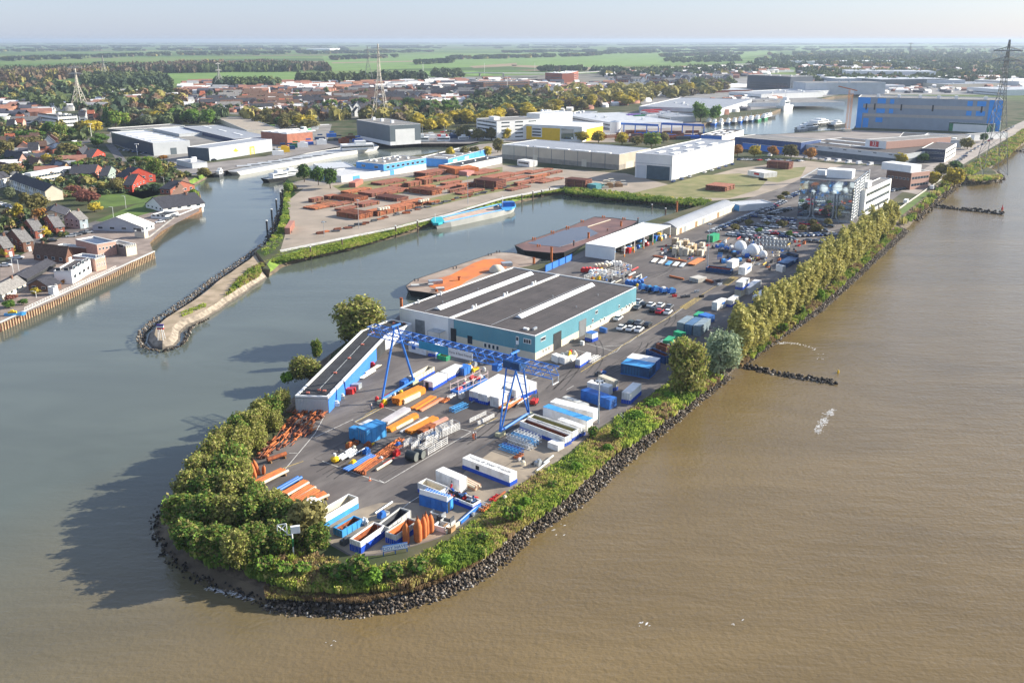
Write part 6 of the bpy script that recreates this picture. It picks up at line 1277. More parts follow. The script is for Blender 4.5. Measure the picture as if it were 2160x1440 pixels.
# ================================================================== BARGES, SHIPS
def hullmesh(pts,z0,z1,mat,deckmat,name,parent,taper=.92,bulwark=.5):
    c = sum(pts,Vector())/len(pts); n = len(pts); mb = MB()
    lo = [Vector((c.x+(p.x-c.x)*taper,c.y+(p.y-c.y)*taper,z0)) for p in pts]; hi = [Vector((p.x,p.y,z1)) for p in pts]
    for i in range(n): j = (i+1) % n; mb.poly([lo[i],lo[j],hi[j],hi[i]]); mb.poly([hi[i],hi[j],Vector((hi[j].x,hi[j].y,z1-.02))*1,Vector((hi[i].x,hi[i].y,z1-.02))])
    ip = inset(hi,.3)
    for i in range(n): j = (i+1) % n; mb.poly([hi[i],hi[j],ip[j],ip[i]]); mb.poly([ip[j],ip[i],ip[i]-Z*bulwark,ip[j]-Z*bulwark])
    o = mb.build('hull',mat,parent); mb = MB(); k = 0
    dk = [p-Z*bulwark for p in ip]; mb.v = [tuple(p) for p in dk]
    for a,b,c_ in tessellate_polygon([[Vector((p.x,p.y,0)) for p in dk]]):
        if (dk[b]-dk[a]).cross(dk[c_]-dk[a]).z < 0: b,c_ = c_,b
        mb.f.append((a,b,c_)); mb.m.append(0)
    mb.build('deck',deckmat,parent); return o
DECK1 = M('worn_barge_deck',(.38,.31,.25),.8,c2=(.24,.17,.13),scale=.12,detail=7)
DECK2 = M('wet_barge_deck',(.21,.11,.085),.5,c2=(.13,.07,.055),scale=.12,detail=6)
HBLK = M('black_hull',(.025,.027,.03),.5,.3); HGREY = M('silver_hull',(.40,.40,.38),.5,.12,.15)
t = T('rusty_barge', 'flat barge with orange rusty deck behind the teal hall', 'barge',g(960,600,WZ))
pts = [g(x,y,-.6) for x,y in ((855,603),(872,590),(1047,531),(1085,533),(1142,546),(1130,556),(1000,604),(937,622),(862,612))]
hullmesh(pts,WZ-.5,-.6,HBLK,DECK1, 'hull',t,.96,.1)
q_ = [g(x,y,-.6) for x,y in ((912,591),(950,580),(1000,554),(1020,547),(1055,545),(1072,553),(1068,564),(1030,571),(985,592),(965,606),(938,614),(905,604))]
mb = MB(); mb.prism([(p.x,p.y) for p in q_],-.69,-.64); mb.build('rust_patch',M('bright_deck_rust',(.66,.19,.045),.8,c2=(.45,.15,.06),scale=.15,detail=7),t)
for x,y,l_,w_,h_ in ((868,605,6,2,.5),(885,604,5,1.6,.5),(905,600,5,2.4,1.2),(920,612,3,2,.6),(1060,562,4,3,1.2)): P = g(x,y,-.6); MB().box(P,(l_,l_*.25,0),(-w_*.25,w_,0),Z*h_).build('deck_box',STEEL if h_ > 1 else CGR,t)
for x,y in ((875,592),(956,566),(1030,538),(1048,532)): P = g(x,y+1,-.6); MB().tube(P,P+Z*1.0,.22,8).tube(P+Vector((1.2,.4,0)),P+Vector((1.2,.4,1)),.22,8).build('bollard',DSTEEL,t)
P = g(1048,572,-.6); MB().lathe(P,[(3.0,0),(2.8,1.2),(1.8,2.2),(.4,2.6)],14).build('cream_tarpaulin',CRM,t,True)
t = T('wet_deck_barge', 'large dark barge with wet reddish deck beside the white canopy', 'barge',g(1200,520,WZ))
pts = [g(x,y,.2) for x,y in ((1085,517),(1100,512),(1205,476),(1253,457),(1290,459),(1346,466),(1335,474),(1240,512),(1190,532),(1170,534),(1105,528))]
hullmesh(pts,WZ-.5,.2,HBLK,DECK2, 'hull',t,.95,.15)
sheetp = [g(x,y,.2-.1) for x,y in ((1112,513),(1200,482),(1235,477),(1262,492),(1235,504),(1180,521),(1140,517))]
mb = MB(); mb.prism([(p.x,p.y) for p in sheetp],.06,.12); o = mb.build('puddle',M('puddle_water',(.06,.05,.05),.04,spec=.9),t)
mb = MB(); a,b = g(1240,479,.25),g(1288,464,.25); mb.box(a,b-a,(-.2,.5,0),Z*.25); mb.build('deck_hose',CRM,t)
for x,y in ((1124,505),(1163,491),(1195,481),(1226,468),(1314,463),(1134,520),(1271,459)): P = g(x,y,.1); MB().tube(P,P+Z*1.0,.35,8).tube(P+Vector((1,.3,0)),P+Vector((1,.3,.8)),.3,8).build('bollard',RUSTL,t)
# silver and blue cargo barge
t = T('cargo_barge', 'silver cargo barge with turquoise bow and open hold moored at the grass bank', 'cargo barge',g(1000,470,WZ))
pts = [g(x,y,-.2) for x,y in ((910,466),(914,461),(930,458.5),(960,452),(1020,438),(1052,431),(1086,429),(1088,434),(1080,439.5),(1040,449),(985,460.5),(950,467.5),(918,472))]
hullmesh(pts,WZ-.5,-.2,HGREY,M('hold_floor',(.50,.36,.28),.85,.12,.3), 'hull',t,.94,.9)
for pp,nm,mt in (([(909,466),(914,460),(931,458),(938,468),(925,472),(914,472)], 'bow_deck',M('turquoise_paint',(.02,.38,.42),.5)),([(1052,431),(1086,429),(1088,434),(1080,440),(1060,443)], 'stern_deck',AZ)):
    q = [g(x,y,0) for x,y in pp]; mb = MB(); mb.prism([(p.x,p.y) for p in q],-.7,.35); mb.build(nm,mt,t)
for a,b in (((936,469),(1076,439)),((930,459),(1052,431))): p,q = g(*a,0),g(*b,0); MB().tube(p,q,.35,5).build('side_rail',LBLUE,t)
P = g(1062,437,.3); MB().box(P,(6,1.6,0),(-1,4,0),Z*2.4).build('wheelhouse',CBL,t); MB().tube(g(1060,437,.3),g(1060,437,.3)+Z*6,.12,6).build('mast',WHITE,t); MB().tube(g(918,468,.3),g(918,468,.3)+Z*4,.1,6).build('mast',WHITE,t)
# long silver ship on the canal
t = T('silver_ship', 'very long silver inland ship lying along the canal quay', 'ship',g(650,330,WZ))
pts = [g(x,y,0) for x,y in ((476,355),(482,349),(520,343),(600,331),(680,317),(760,305),(790,303),(800,308),(770,314),(700,325),(620,340),(560,351),(500,362),(482,361))]
hullmesh(pts,WZ-.5,-.2,M('bright_silver_hull',(.62,.61,.58),.4,.06,.1),M('grey_hatches',(.33,.34,.35),.6), 'hull',t,.95,.3)
P = g(722,318,0); MB().box(P,(24,10,0),(-3,8,0),Z*4.5).build('wheelhouse',WHITE,t); MB().box(P+Vector((10,5,4.5)),(8,3,0),(-2,5,0),Z*2.5).build('bridge',WHITE,t); MB().box(P+Vector((-.5,-.8,2)),(24,10,0),(-.1,.1,0),Z*1.2).build('window_band',GLASS,t)
for i in range(9): f = i/9; p = g(500+200*f,352-30*f,0); MB().box(p,(9,3.6,0),(-1.4,3.6,0),Z*.5).build('hatch_cover',ROOFL if i % 2 else LGREY,t)
def boat(x,y,L_,ang,lb,hull=WHITE,cab=WHITE,cat='boat',z=WZ,hgt=1.4,nm='motor_boat',mastm=0):
    P = g(x,y,z); t = T(nm,lb,cat,P); u = Vector((math.cos(ang),math.sin(ang),0)); s = Vector((-u.y,u.x,0)); w_ = L_*.15
    pt = [P+u*L_*.5,P+u*L_*.3+s*w_*.75,P+u*-.1*L_+s*w_,P-u*L_*.5+s*w_*.85,P-u*L_*.5-s*w_*.85,P-u*.1*L_-s*w_,P+u*L_*.3-s*w_*.75]
    hullmesh([Vector((p.x,p.y,0)) for p in pt][::-1],z-.3,z+hgt,hull,CGR, 'hull',t,.88,.25)
    o = P-u*L_*.32-s*w_*.55+Z*(hgt-.2); MB().box(o,u*L_*.38,s*w_*1.1,Z*hgt*1.1).build('cabin',cab,t); MB().box(o+u*L_*.02-s*.03+Z*hgt*.5,u*L_*.34,s*(w_*1.1+.06),Z*hgt*.35).build('window_band',GLASS,t)
    MB().box(o+u*L_*.12+Z*hgt*1.1,u*L_*.14,s*w_*.9,Z*hgt*.7).build('wheelhouse',cab,t); m = P-u*L_*.1+Z*hgt; MB().tube(m,m+Z*hgt*(2.2+mastm),L_*.004+.05,5).build('mast',STEEL,t)
boat(598,380,30,.9, 'black-hulled white yacht at the quay corner by the dark trees',HBLK,WHITE, 'yacht',hgt=2.6); boat(622,372,26,.8, 'white yacht moored inside the black-hulled one',WHITE,WHITE, 'yacht',hgt=2.2)
boat(466,371,16,1.5, 'small white and red workboat at the canal mouth',DSTEEL,WHITE, 'workboat',hgt=2); boat(900,306,34,.1, 'black tug with white upperworks beside the dock hall',HBLK,WHITE, 'tug',hgt=3.4,mastm=2); boat(945,305,30,.1, 'second tug right of the black one',DBL,WHITE, 'tug',hgt=3.2,mastm=2)
boat(985,301,24,.2, 'blue workboat at the canal head',BLUE,WHITE, 'workboat',hgt=2.6,mastm=1); boat(423,444,9,1.6, 'little white boat at the red pontoon tip',WHITE,WHITE, 'boat',hgt=.9)
boat(1658,232,42,.9, 'bright white ship moored alone in the far harbour',WHITE,WHITE, 'ship',hgt=6,mastm=1)
fb = []
for i,(x,y) in enumerate(((1508,264),(1522,263),(1537,262),(1550,261),(1562,259),(1574,258),(1585,256),(1598,255),(1612,252),(1497,262),(1625,249))): fb.append((x,y,rnd.choice((20,26,30))))
for i,(x,y,L_) in enumerate(fb): boat(x,y,L_,1.1,f'moored barge-like boat, {nth(sorted(q[0] for q in fb).index(x)+1)} from the left at the far north quay',rnd.choice((HBLK,DBL,WHITE,BLUE,GREENP)),WHITE, 'boat',hgt=2.4,mastm=1)
for x,y,L_,lb in ((1706,272,40, 'pale barge with white cabin in front of the tower crane'),(1735,262,60, 'grey long barge left of the tower crane'),(1768,266,34, 'blue-decked barge at the foot of the tower crane'),(1692,277,22, 'small workboat at the near harbour quay'),(1622,250,30, 'white boat near the green bank of the far harbour')):
    boat(x,y,L_,.75,lb,rnd.choice((HGREY,HBLK)),WHITE, 'barge',hgt=2.4,nm='harbour_barge')
P = g(2114,442,WZ); t = T('channel_buoy', 'tiny red buoy beyond the far stone groyne', 'buoy',P); MB().lathe(P,[(.6,-.2),(.6,.6),(.2,1.6),(.1,2.6)],8).build('body',REDP,t)
P = g(1768,786,WZ); t = T('channel_buoy', 'tiny yellow buoy off the end of the near groyne', 'buoy',P); MB().lathe(P,[(.3,-.2),(.3,.3),(.08,.9)],8).build('body',YELLOW,t)
# white water flecks
FOAM = M('foam',(.75,.75,.74),.8,.1,2)
def foam(lb,pts_,n,sx,seed):
    r = random.Random(seed); mb = MB()
    for i in range(n):
        x,y = r.choice(pts_); p = g(x+r.gauss(0,sx),y+r.gauss(0,sx*.7),WZ+.03); a = r.uniform(-.3,.3); l_,w_ = r.uniform(.08,.5),r.uniform(.03,.11)
        u = Vector((math.cos(a+.5),math.sin(a+.5),0)); s = Vector((-u.y,u.x,0)); mb.poly([p-u*l_,p-s*w_,p+u*l_,p+s*w_])
    tag(mb.build('foam',FOAM),lb,None,None, 'stuff')
foam('white foam patch on the open river',[(1728,900),(1740,885),(1748,872),(1735,892),(1755,868),(1725,908)],300,4,1); foam('thin line of foam curling from the groyne',[(1580+i*6,745-22*math.sin(i/22*2.6)) for i in range(24)],220,1.6,2)
foam('surf along the shaded tip of the point',[(440+i*4,1240+i*.9) for i in range(24)],130,4,3); foam('short fleck of foam near the far groyne',[(2090+i*3,462+i*.4) for i in range(12)],40,2,4)
foam('scattered flecks of foam at the bottom of the river',[(700,1345),(1180,1120),(1360,1320),(1550,1310),(1550,742),(1735,752)],40,9,5)

# ================================================================== CARS
def mk_car(name,paint,van=False):
    root = T(name,None,None); Lc,Wc = (5.4,2.0) if van else (4.4,1.8)
    prof = [(-2.2,.35),(-2.2,.85),(-2.05,1.0),(-1.9,1.02),(1.0,.95),(2.0,.78),(2.2,.6),(2.2,.35)] if not van else [(-2.7,.4),(-2.7,2.2),(1.6,2.3),(2.0,1.3),(2.6,1.1),(2.7,.4)]
    mb = MB(); n = len(prof); hw = Wc/2
    mb.v = [(x,-hw,z) for x,z in prof]+[(x,hw,z) for x,z in prof]
    for i in range(n): j = (i+1) % n; mb.f.append((i,i+n,j+n,j)); mb.m.append(0)
    mb.f.append(tuple(range(n))); mb.f.append(tuple(range(2*n-1,n-1,-1))); mb.m += [0,0]
    if not van:
        tp = [(-1.75,1.0,hw*.95),(-1.15,1.48,hw*.76),(.35,1.46,hw*.76),(1.15,.94,hw*.93)]
        k = len(mb.v); mb.v += [(-1.13,-hw*.75,1.49),(.33,-hw*.75,1.47),(.33,hw*.75,1.47),(-1.13,hw*.75,1.49)]; mb.f.append((k,k+1,k+2,k+3)); mb.m.append(0)
    mb.build('body',paint,root)
    if not van:
        mb = MB(); mb.v = [(x,-w_,z) for x,z,w_ in tp]+[(x,w_,z) for x,z,w_ in tp]; mb.f = [(0,4,5,1),(2,6,7,3),(0,1,2,3),(7,6,5,4)]; mb.m = [0]*4; mb.build('windows',GLASS,root)
    else: mb = MB(); mb.box((1.2,-1.02,1.35),(.6,0,0),(0,2.04,0),Z*.6); mb.poly([(1.66,-.9,2.2),(2.0,-.9,1.35),(2.0,.9,1.35),(1.66,.9,2.2)]); mb.build('windows',GLASS,root)
    for x in (-Lc*.31,Lc*.31):
        for s in (-1,1): MB().tube((x,s*(hw-.2),.32),(x,s*(hw+.01),.32),.32,10).build('wheel',BLACK,root)
    for s in (-1,1): MB().box((Lc/2-.02,s*hw*.7-.15,.62),(.06,0,0),(0,.3,0),Z*.14).build('headlight',WHITE,root)
    return proto(root)
def paint(n,c): return M('car_paint_'+n,c,.25,.02,spec=.6)
CARP = {'white': mk_car('parked_car',paint('white',(.75,.75,.75))), 'black': mk_car('parked_car',paint('black',(.015,.018,.022))), 'grey': mk_car('parked_car',paint('grey',(.16,.17,.19))), 'blue': mk_car('parked_car',paint('blue',(.02,.06,.2))), 'red': mk_car('parked_car',paint('red',(.5,.01,.03))), 'silver': mk_car('parked_car',paint('silver',(.45,.47,.49)))}
VANP = mk_car('parked_van',paint('white',(.75,.75,.75)),True); PT['cars'] = list(CARP.values())+[VANP]
UY = (g(1405,672)-g(1226,783)).normalized(); YA = math.atan2(UY.y,UY.x)
def car(x,y,col_,ang,label=None,group=None):
    o = copy_tree(VANP if col_ == 'van' else CARP[col_],g(x,y,.03),ang,1,None,label,group); o['category'] = 'van' if col_ == 'van' else 'car'; return o
it = {}
for x,y,c_ in ((1311,694, 'white'),(1330,696, 'white'),(1348,698, 'white'),(1331,684, 'black'),(1348,684, 'grey'),(1366,688, 'black')): it.setdefault(c_,[]).append((car(x,y,c_,YA+.1,None, 'cars parked by the teal hall'),x))
for k,v in it.items(): label_row(v,k+' car', 'in the lower block beside the teal hall') if len(v) > 1 else v[0][0].__setitem__('label',k+' car in the middle of the lower block beside the teal hall')
car(1304,674, 'white',YA+.1, 'lone white car close to the teal hall wall', 'cars parked by the teal hall'); car(1391,660, 'red',YA+.1, 'bright red car beside a white one by the teal hall', 'cars parked by the teal hall')
it = {}
for x,y,c_ in ((1345,651, 'grey'),(1378,656, 'black'),(1409,661, 'white'),(1357,645, 'black'),(1373,646, 'white'),(1393,647, 'white'),(1412,650, 'grey'),(1347,639, 'silver')): it.setdefault(c_,[]).append((car(x,y,c_,YA+.1,None, 'cars parked by the teal hall'),x))
for k,v in it.items(): label_row(v,k+' car', 'in the upper block beside the teal hall') if len(v) > 1 else v[0][0].__setitem__('label', 'only '+k+' car in the upper block beside the teal hall')
def carrow(a,b,n,cols,ang,where,grp,frm='from the left',skip=.0):
    A,Bq = g(*a),g(*b); byc = {}
    for i in range(n):
        if rnd.random() < skip: continue
        p = A.lerp(Bq,i/max(1,n-1)); q = px(p); c_ = rnd.choice(cols); byc.setdefault(c_,[]).append((car(q[0],q[1],c_,ang+rnd.uniform(-.04,.04)+(math.pi if rnd.random() < .4 else 0),None,grp),q[0]))
    for k,v in byc.items():
        nm_ = 'white van' if k == 'van' else k+' car'
        label_row(v,nm_,where,frm) if len(v) > 1 else v[0][0].__setitem__('label', 'only '+nm_+' '+where)
DK = ['black', 'blue', 'grey', 'blue', 'black', 'white', 'silver']; MX = ['white', 'white', 'grey', 'silver', 'blue', 'white', 'red', 'black', 'silver']
carrow((1503,490),(1614,443),27,DK,YA-1.1, 'in the long row beside the barrel-roofed shed', 'cars beside the barrel roof')
carrow((1562,484),(1640,489),8,MX,YA+1.3, 'in the nearest full row of the car park', 'cars in the car park',skip=.15); carrow((1552,492),(1600,496),5,MX,YA+1.3, 'in the short near-left row of the car park', 'cars in the car park')
carrow((1612,503),(1735,512),9,MX,YA+1.3, 'in the row nearest the poplar shade', 'cars in the car park',skip=.3); carrow((1600,478),(1740,488),12,MX,YA+1.3, 'in the second row of the car park', 'cars in the car park',skip=.25)
carrow((1615,468),(1765,480),12,MX,YA+1.3, 'in the third row of the car park', 'cars in the car park',skip=.2); carrow((1620,443),(1652,427),8,MX,YA-1.1, 'in the sunlit row left of the glass office', 'cars left of the glass office')
carrow((1627,453),(1663,443),6,DK,YA-1.1, 'in the shaded row left of the glass office', 'cars left of the glass office'); carrow((1663,418),(1686,408),5,['silver', 'blue', 'white'],YA-1.1, 'at the back corner of the glass office', 'cars left of the glass office')
carrow((1540,497),(1592,503),8,MX,YA+1.3, 'in the row beside the steel reels', 'cars in the car park'); carrow((1652,500),(1755,496),12,MX,YA+1.3, 'in the row below the glass office', 'cars in the car park',skip=.1); carrow((1580,490),(1700,499),14,MX,YA+1.3, 'in the middle row of the car park', 'cars in the car park',skip=.15); carrow((1590,458),(1670,466),9,MX,YA+1.3, 'in the rearmost row of the car park', 'cars in the car park',skip=.1); carrow((1560,338),(1690,341),16,MX,YA-.4, 'under the orange street trees', 'cars under the street trees',skip=.2); carrow((1150,302),(1290,309),14,DK,0.3, 'behind the beige warehouse', 'cars behind the beige warehouse',skip=.2); carrow((1745,340),(1835,349),5,['van'],YA-.4, 'in front of the depot', 'vans at the depot'); carrow((2012,346),(2034,331),5,['red', 'blue', 'black', 'silver'],YA-1, 'beside the navy office', 'cars by the navy office')
carrow((2040,325),(2138,268),16,MX,YA-.05, 'along the riverside road', 'cars on the river road',skip=.1); carrow((1884,404),(1908,400),4,['black', 'red', 'silver'],YA, 'in front of the brick office', 'cars by the brick office')
carrow((1700,334),(1730,337),3,['white', 'silver'],YA-.4, 'at the depot corner', 'cars at the depot'); carrow((1420,384),(1545,348),9,DK,YA+.1, 'along the lit side of the white warehouse', 'cars by the white warehouse',skip=.3)
carrow((952,283),(1002,288),9,DK,1.2, 'in the yard left of the white tower office', 'cars by the tower office'); carrow((940,277),(985,280),8,DK,1.2, 'in the rear row left of the white tower office', 'cars by the tower office')
carrow((255,317),(305,325),6,DK,.9, 'beside the dark wall of the grey warehouse', 'cars by the grey warehouse'); carrow((450,339),(520,322),6,DK,.5, 'in front of the grey repair hall', 'cars by the repair hall')
carrow((5,432),(30,440),4,['silver', 'white', 'red'],.9, 'on the paved square at the left edge', 'cars in the town'); carrow((150,500),(186,492),4,MX,.5, 'behind the boat hall yard', 'cars in the town'); carrow((2,484),(44,470),5,MX,.9, 'on the square by the brick houses', 'cars in the town'); carrow((338,470),(368,458),3,MX,.7, 'on the quay beside the white low building', 'cars in the town'); car(38,546, 'white',.3, 'white car on the town street beside the brick houses'); car(12,562, 'white',.3, 'white car by the flagpoles at the left edge'); car(110,510, 'black',.4, 'black car before the solar-roofed brick house',None)
for x,y,lb in ((1911,429, 'large white van by the white railing near the river verge'),(1966,399, 'white camper van at the end of the paved bays'),(1883,448, 'white van half hidden behind the last poplars'),(1624,330, 'white van under the orange street trees'),(158,302, 'white lorry on the road left of the grey warehouse'),(1690,452, 'white van at the foot of the glass office')): car(x,y, 'van',YA,lb)

# ================================================================== PIPE YARD STACKS
PIPO = M('orange_pipe_stack',(.34,.115,.05),.85,c2=(.17,.06,.035),scale=.5); PIPD = M('brown_pipe_stack',(.13,.055,.045),.85,c2=(.22,.08,.05),scale=.5); PIPM = M('mid_pipe_stack',(.24,.085,.055),.85,c2=(.18,.07,.045),scale=.5)
PD = (g(905,432)-g(757,464)).normalized()
def pipestack(N,L,R_,yt,mt,d=1.1):
    B,e1,e2,h = box3(L,N,R_,yt); h = max(1.3,h*1.25); e2 = PD*e2.length; e1 = Vector((-PD.y,PD.x,0))*e1.length; ea,eb = (e1,e2) if e1.length > e2.length else (e2,e1)
    lay = max(1,int(round(h/.9))); n = max(3,min(12,int(eb.length/.9))); t = T('pipe_stack',None, 'pipe stack',B, 'stacks of rusty steel pipes'); w_ = eb.length/n; dz = h/lay
    for k in range(lay):
        mb = MB()
        for i in range(n): P = B+eb*((i+.5)/n)+Z*(dz*(k+.5)); mb.tube(P+ea*rnd.uniform(0,.02),P+ea*rnd.uniform(.98,1.0),min(w_*.5,dz*.52),7)
        mb.build('pipe_layer',[mt,mt,PIPM][k % 3] if k < lay-1 else mt,t)
    mb = MB(); [mb.box(B+ea*f-eb.normalized()*.2,ea.normalized()*.3,eb+eb.normalized()*.4,Z*(h*.9)) for f in (.12,.5,.88)]; mb.build('timber_bearer',WOOD,t); return t
O_,D_,X_ = PIPO,PIPD,PIPM; it = {}
for N,L,R_,yt,mt in (((757,464),(718,455),(793,453),455,O_),((797,457),(768,447),(832,448),449,O_),((835,448),(805,436),(868,438),440,O_),((870,438),(842,428),(903,429),430,O_),((906,433),(899,430),(920,427),427,O_),((765,438),(745,432),(797,430),432,D_),
                         ((748,427),(712,419),(783,418),420,O_),((784,417),(752,407),(848,403),410,D_),((838,426),(801,418),(868,413),420,D_),((912,413),(881,404),(942,406),404,O_),((950,408),(942,404),(972,399),402,D_),((975,399),(960,393),(992,393),392,O_),
                         ((1047,400),(1015,392),(1078,393),386,D_),((660,428),(647,425),(677,423),421,D_),((694,422),(680,419),(709,418),415,X_),((665,444),(636,440),(724,431),441,O_),((830,399),(818,395),(850,394),393,X_),((897,375),(870,370),(938,366),367,D_),
                         ((862,396),(848,392),(878,390),388,X_),((881,392),(868,388),(897,387),385,X_),((896,390),(884,387),(908,386),381,X_),((885,381),(872,377),(903,375),377,O_),((1015,386),(1000,380),(1080,371),380,X_),((1000,396),(985,391),(1022,387),389,D_),
                         ((805,392),(776,387),(845,381),388,D_),((1092,393),(1081,389),(1137,379),387,X_),((1127,378),(1117,374),(1162,371),373,O_),((1162,369),(1153,366),(1192,364),365,D_),((1235,398),(1206,391),(1258,393),384,D_),((1530,405),(1490,400),(1556,394),396,X_),
                         ((1664,358),(1630,352),(1684,352),346,D_),((1005,371),(975,366),(1060,362),368,X_),((940,392),(925,388),(965,384),388,X_),((1120,388),(1105,384),(1150,378),385,X_),((690,433),(665,430),(712,427),430,X_),((1030,378),(1010,374),(1075,366),376,X_),((1080,372),(1065,368),(1120,362),370,X_),((1120,368),(1105,364),(1165,358),367,X_),((1060,386),(1042,381),(1110,372),384,X_),((872,406),(850,400),(905,395),401,O_),((932,402),(912,397),(965,390),398,X_),((702,438),(680,433),(737,428),435,D_),((815,412),(790,405),(846,401),407,X_),((735,410),(712,404),(765,399),406,O_),((922,384),(900,379),(955,374),380,D_),((1145,388),(1128,384),(1180,377),386,X_),((975,412),(955,407),(1005,400),409,X_),((1080,404),(1062,399),(1110,394),401,D_),((720,446),(700,441),(742,437),444,D_)):
    t = pipestack(N,L,R_,yt,mt); it.setdefault(mt.name,[]).append((t,N[0]))
for k,v in it.items(): label_row(v,{'orange_pipe_stack': 'orange-rust pipe stack', 'brown_pipe_stack': 'dark brown pipe stack', 'mid_pipe_stack': 'reddish pipe stack'}[k], 'in the pipe yard')
for i,(x,y) in enumerate(((800,443),(806,442),(812,441),(818,440),(886,426),(891,425),(896,424),(901,423))):
    P = g(x,y,3.0 if y > 430 else 2.6); tag(MB().lathe(P,[(1.1,0),(1.1,1.0),(.6,1.2)],12).build('cream_drum',CRM),f'cream round drum on top of the orange stacks, {nth(i+1)} from the left', 'drum', 'cream drums on the pipe stacks')
it = []; A,Bq = g(668,500),g(1108,386)
for i in range(46):
    p = A.lerp(Bq,(i+rnd.uniform(-.3,.3))/45)+Vector((rnd.uniform(-1.5,1.5),rnd.uniform(2,6),0)); mb = MB(); l_ = rnd.uniform(1.5,4); a = rnd.uniform(.2,.9); u = Vector((math.cos(a),math.sin(a),0)); s = Vector((-u.y,u.x,0))
    for k in range(rnd.choice((2,3,4))): mb.tube(p+s*k*.7+Z*.4,p+s*k*.7+u*l_+Z*.4,.32,7)
    if i % 3 == 0: mb.tube(p+s*.35+Z*1.0,p+s*.35+u*l_+Z*1.0,.32,7)
    it.append((tag(mb.build('pipe_offcuts',rnd.choice((DSTEEL,RUSTD,DSTEEL,RUST))),None, 'pipe offcuts', 'offcuts along the basin path'),px(p)[0]))
label_row(it, 'small heap of dark pipe offcuts', 'along the basin path')
container('brick_red_container', 'pinkish-brown container at the left corner of the pipe yard',(612,494),(601,490),(622,478),481,M('pink_brown',(.36,.17,.13),.7),None); container('red_container', 'faded red container in front of the white workshop',(750,396),(736,393),(766,387),386,M('faded_red',(.42,.16,.12),.7),None)
container('orange_container', 'orange container behind the pipe stacks beside the white store',(960,369),(925,360),(962,361),357,RUSTL,None); container('pink_container', 'pale red tank container right of the orange one',(985,372),(968,370),(1001,366),363,M('pale_red',(.5,.22,.19),.7),None)
container('teal_container', 'teal container at the edge of the basin end',(1257,400),(1238,397),(1260,396),391,M('teal_paint',(.08,.26,.28),.6),None); container('site_cabin', 'white and red mobile cabin in front of the beige warehouse',(1117,353),(1091,349),(1120,350),341,CW,None,doors=((1,.1,.9,.45,.75,GLASS),))
container('white_trailer', 'white lorry trailer with red emblem on the sandy ground',(1611,376),(1577,370),(1617,371),361,CW,None,doors=((1,.3,.6,.4,.8,REDP),),h=3.2)
for i,(x,y) in enumerate(((1270,398),(1280,397),(1290,393),(1285,388),(1300,395),(1310,392),(1275,391))): P = g(x,y); tag(MB().box(P,(4,1,0),(-.8,3,0),Z*rnd.uniform(1,2.6)).box(P+Z*2.7,(3,.8,0),(-.6,2,0),Z*.3).build('pallet_stack',[CRM,WOOD,CONC][i % 3]),f'{["cream", "brown", "grey"][i % 3]} pallet stack, {nth(i//3+1)} of its colour beside the teal container', 'pallet stack', 'pallet stacks at the basin end')
# ================================================================== STORED GOODS in the middle of the yard
it = []; r_ = random.Random(5)
for i in range(34):
    x,y = r_.choice([(1418+r_.uniform(0,68),545-r_.uniform(0,26))]); P = g(x,y); a = YA+r_.uniform(-.1,.1); u = Vector((math.cos(a),math.sin(a),0))*r_.uniform(1.6,2.6); s = Vector((-u.y,u.x,0)).normalized()*r_.uniform(1.4,2.4); mb = MB(); hh = r_.uniform(1.2,3.4)
    mb.box(P,u,s,Z*hh); [mb.box(P-u.normalized()*.05+s*f-s.normalized()*.08+Z*.01,u+u.normalized()*.1,s.normalized()*.16,Z*(hh+.06)) for f in (.1,.85)]
    it.append((tag(mb.build('wooden_crate',r_.choice((CRM,CRM,M('plywood',(.46,.34,.21),.85,.15,1),CONC))),None, 'crate', 'crates in the middle of the yard'),x))
label_row(it, 'beige stored crate', 'in the block by the tall floodlight mast')
bundle('pipe_bundle', 'six orange pipes lying in front of the floodlight mast',(1465,562),(1449,560),(1488,549),556,RUSTL,7,1); bundle('pipe_bundle', 'long rusty rails behind the white bundles',(1445,553),(1376,541),(1450,550),551,RUST,4,1,sq=True)
for i,(x,y) in enumerate(((1375,553),(1390,556),(1405,559),(1420,561),(1434,563))): bundle('white_bundle',f'white plastic bundle, {nth(i+1)} from the left before the rusty rails',(x+6,y+2),(x-3,y),(x+14,y-6),y-1,[CW,CW,AZ,CW,STEEL][i],5,1,group='white bundles in front of the rails')
for i,(x,y,r_m) in enumerate(((1561,532,12.5),(1587,541,13.5),(1572,541,8),(1609,545,8.5),(1601,532,7.5))):
    P = g(x,y); rr = r_m*P.length/F; t = T('white_round_tank',f'{["large white ball tank at the left of the group", "large white ball tank at the middle of the group", "small white tank between the two large ones", "small white tank at the right above blue machines", "white tank peeping out behind the large middle one"][i]}', 'tank',P, 'white round tanks')
    mb = MB(); mb.lathe(P,[(rr*math.cos(a)+.01,rr*(1+math.sin(a))) for a in [math.radians(k) for k in range(-85,90,14)]],18); mb.build('shell',WHITE,t,True); MB().tube(P+Z*.1-Vector((rr,0,0)),P+Vector((rr,0,.1)),.3,6).build('cradle',CBL,t)
it = []; r_ = random.Random(8)
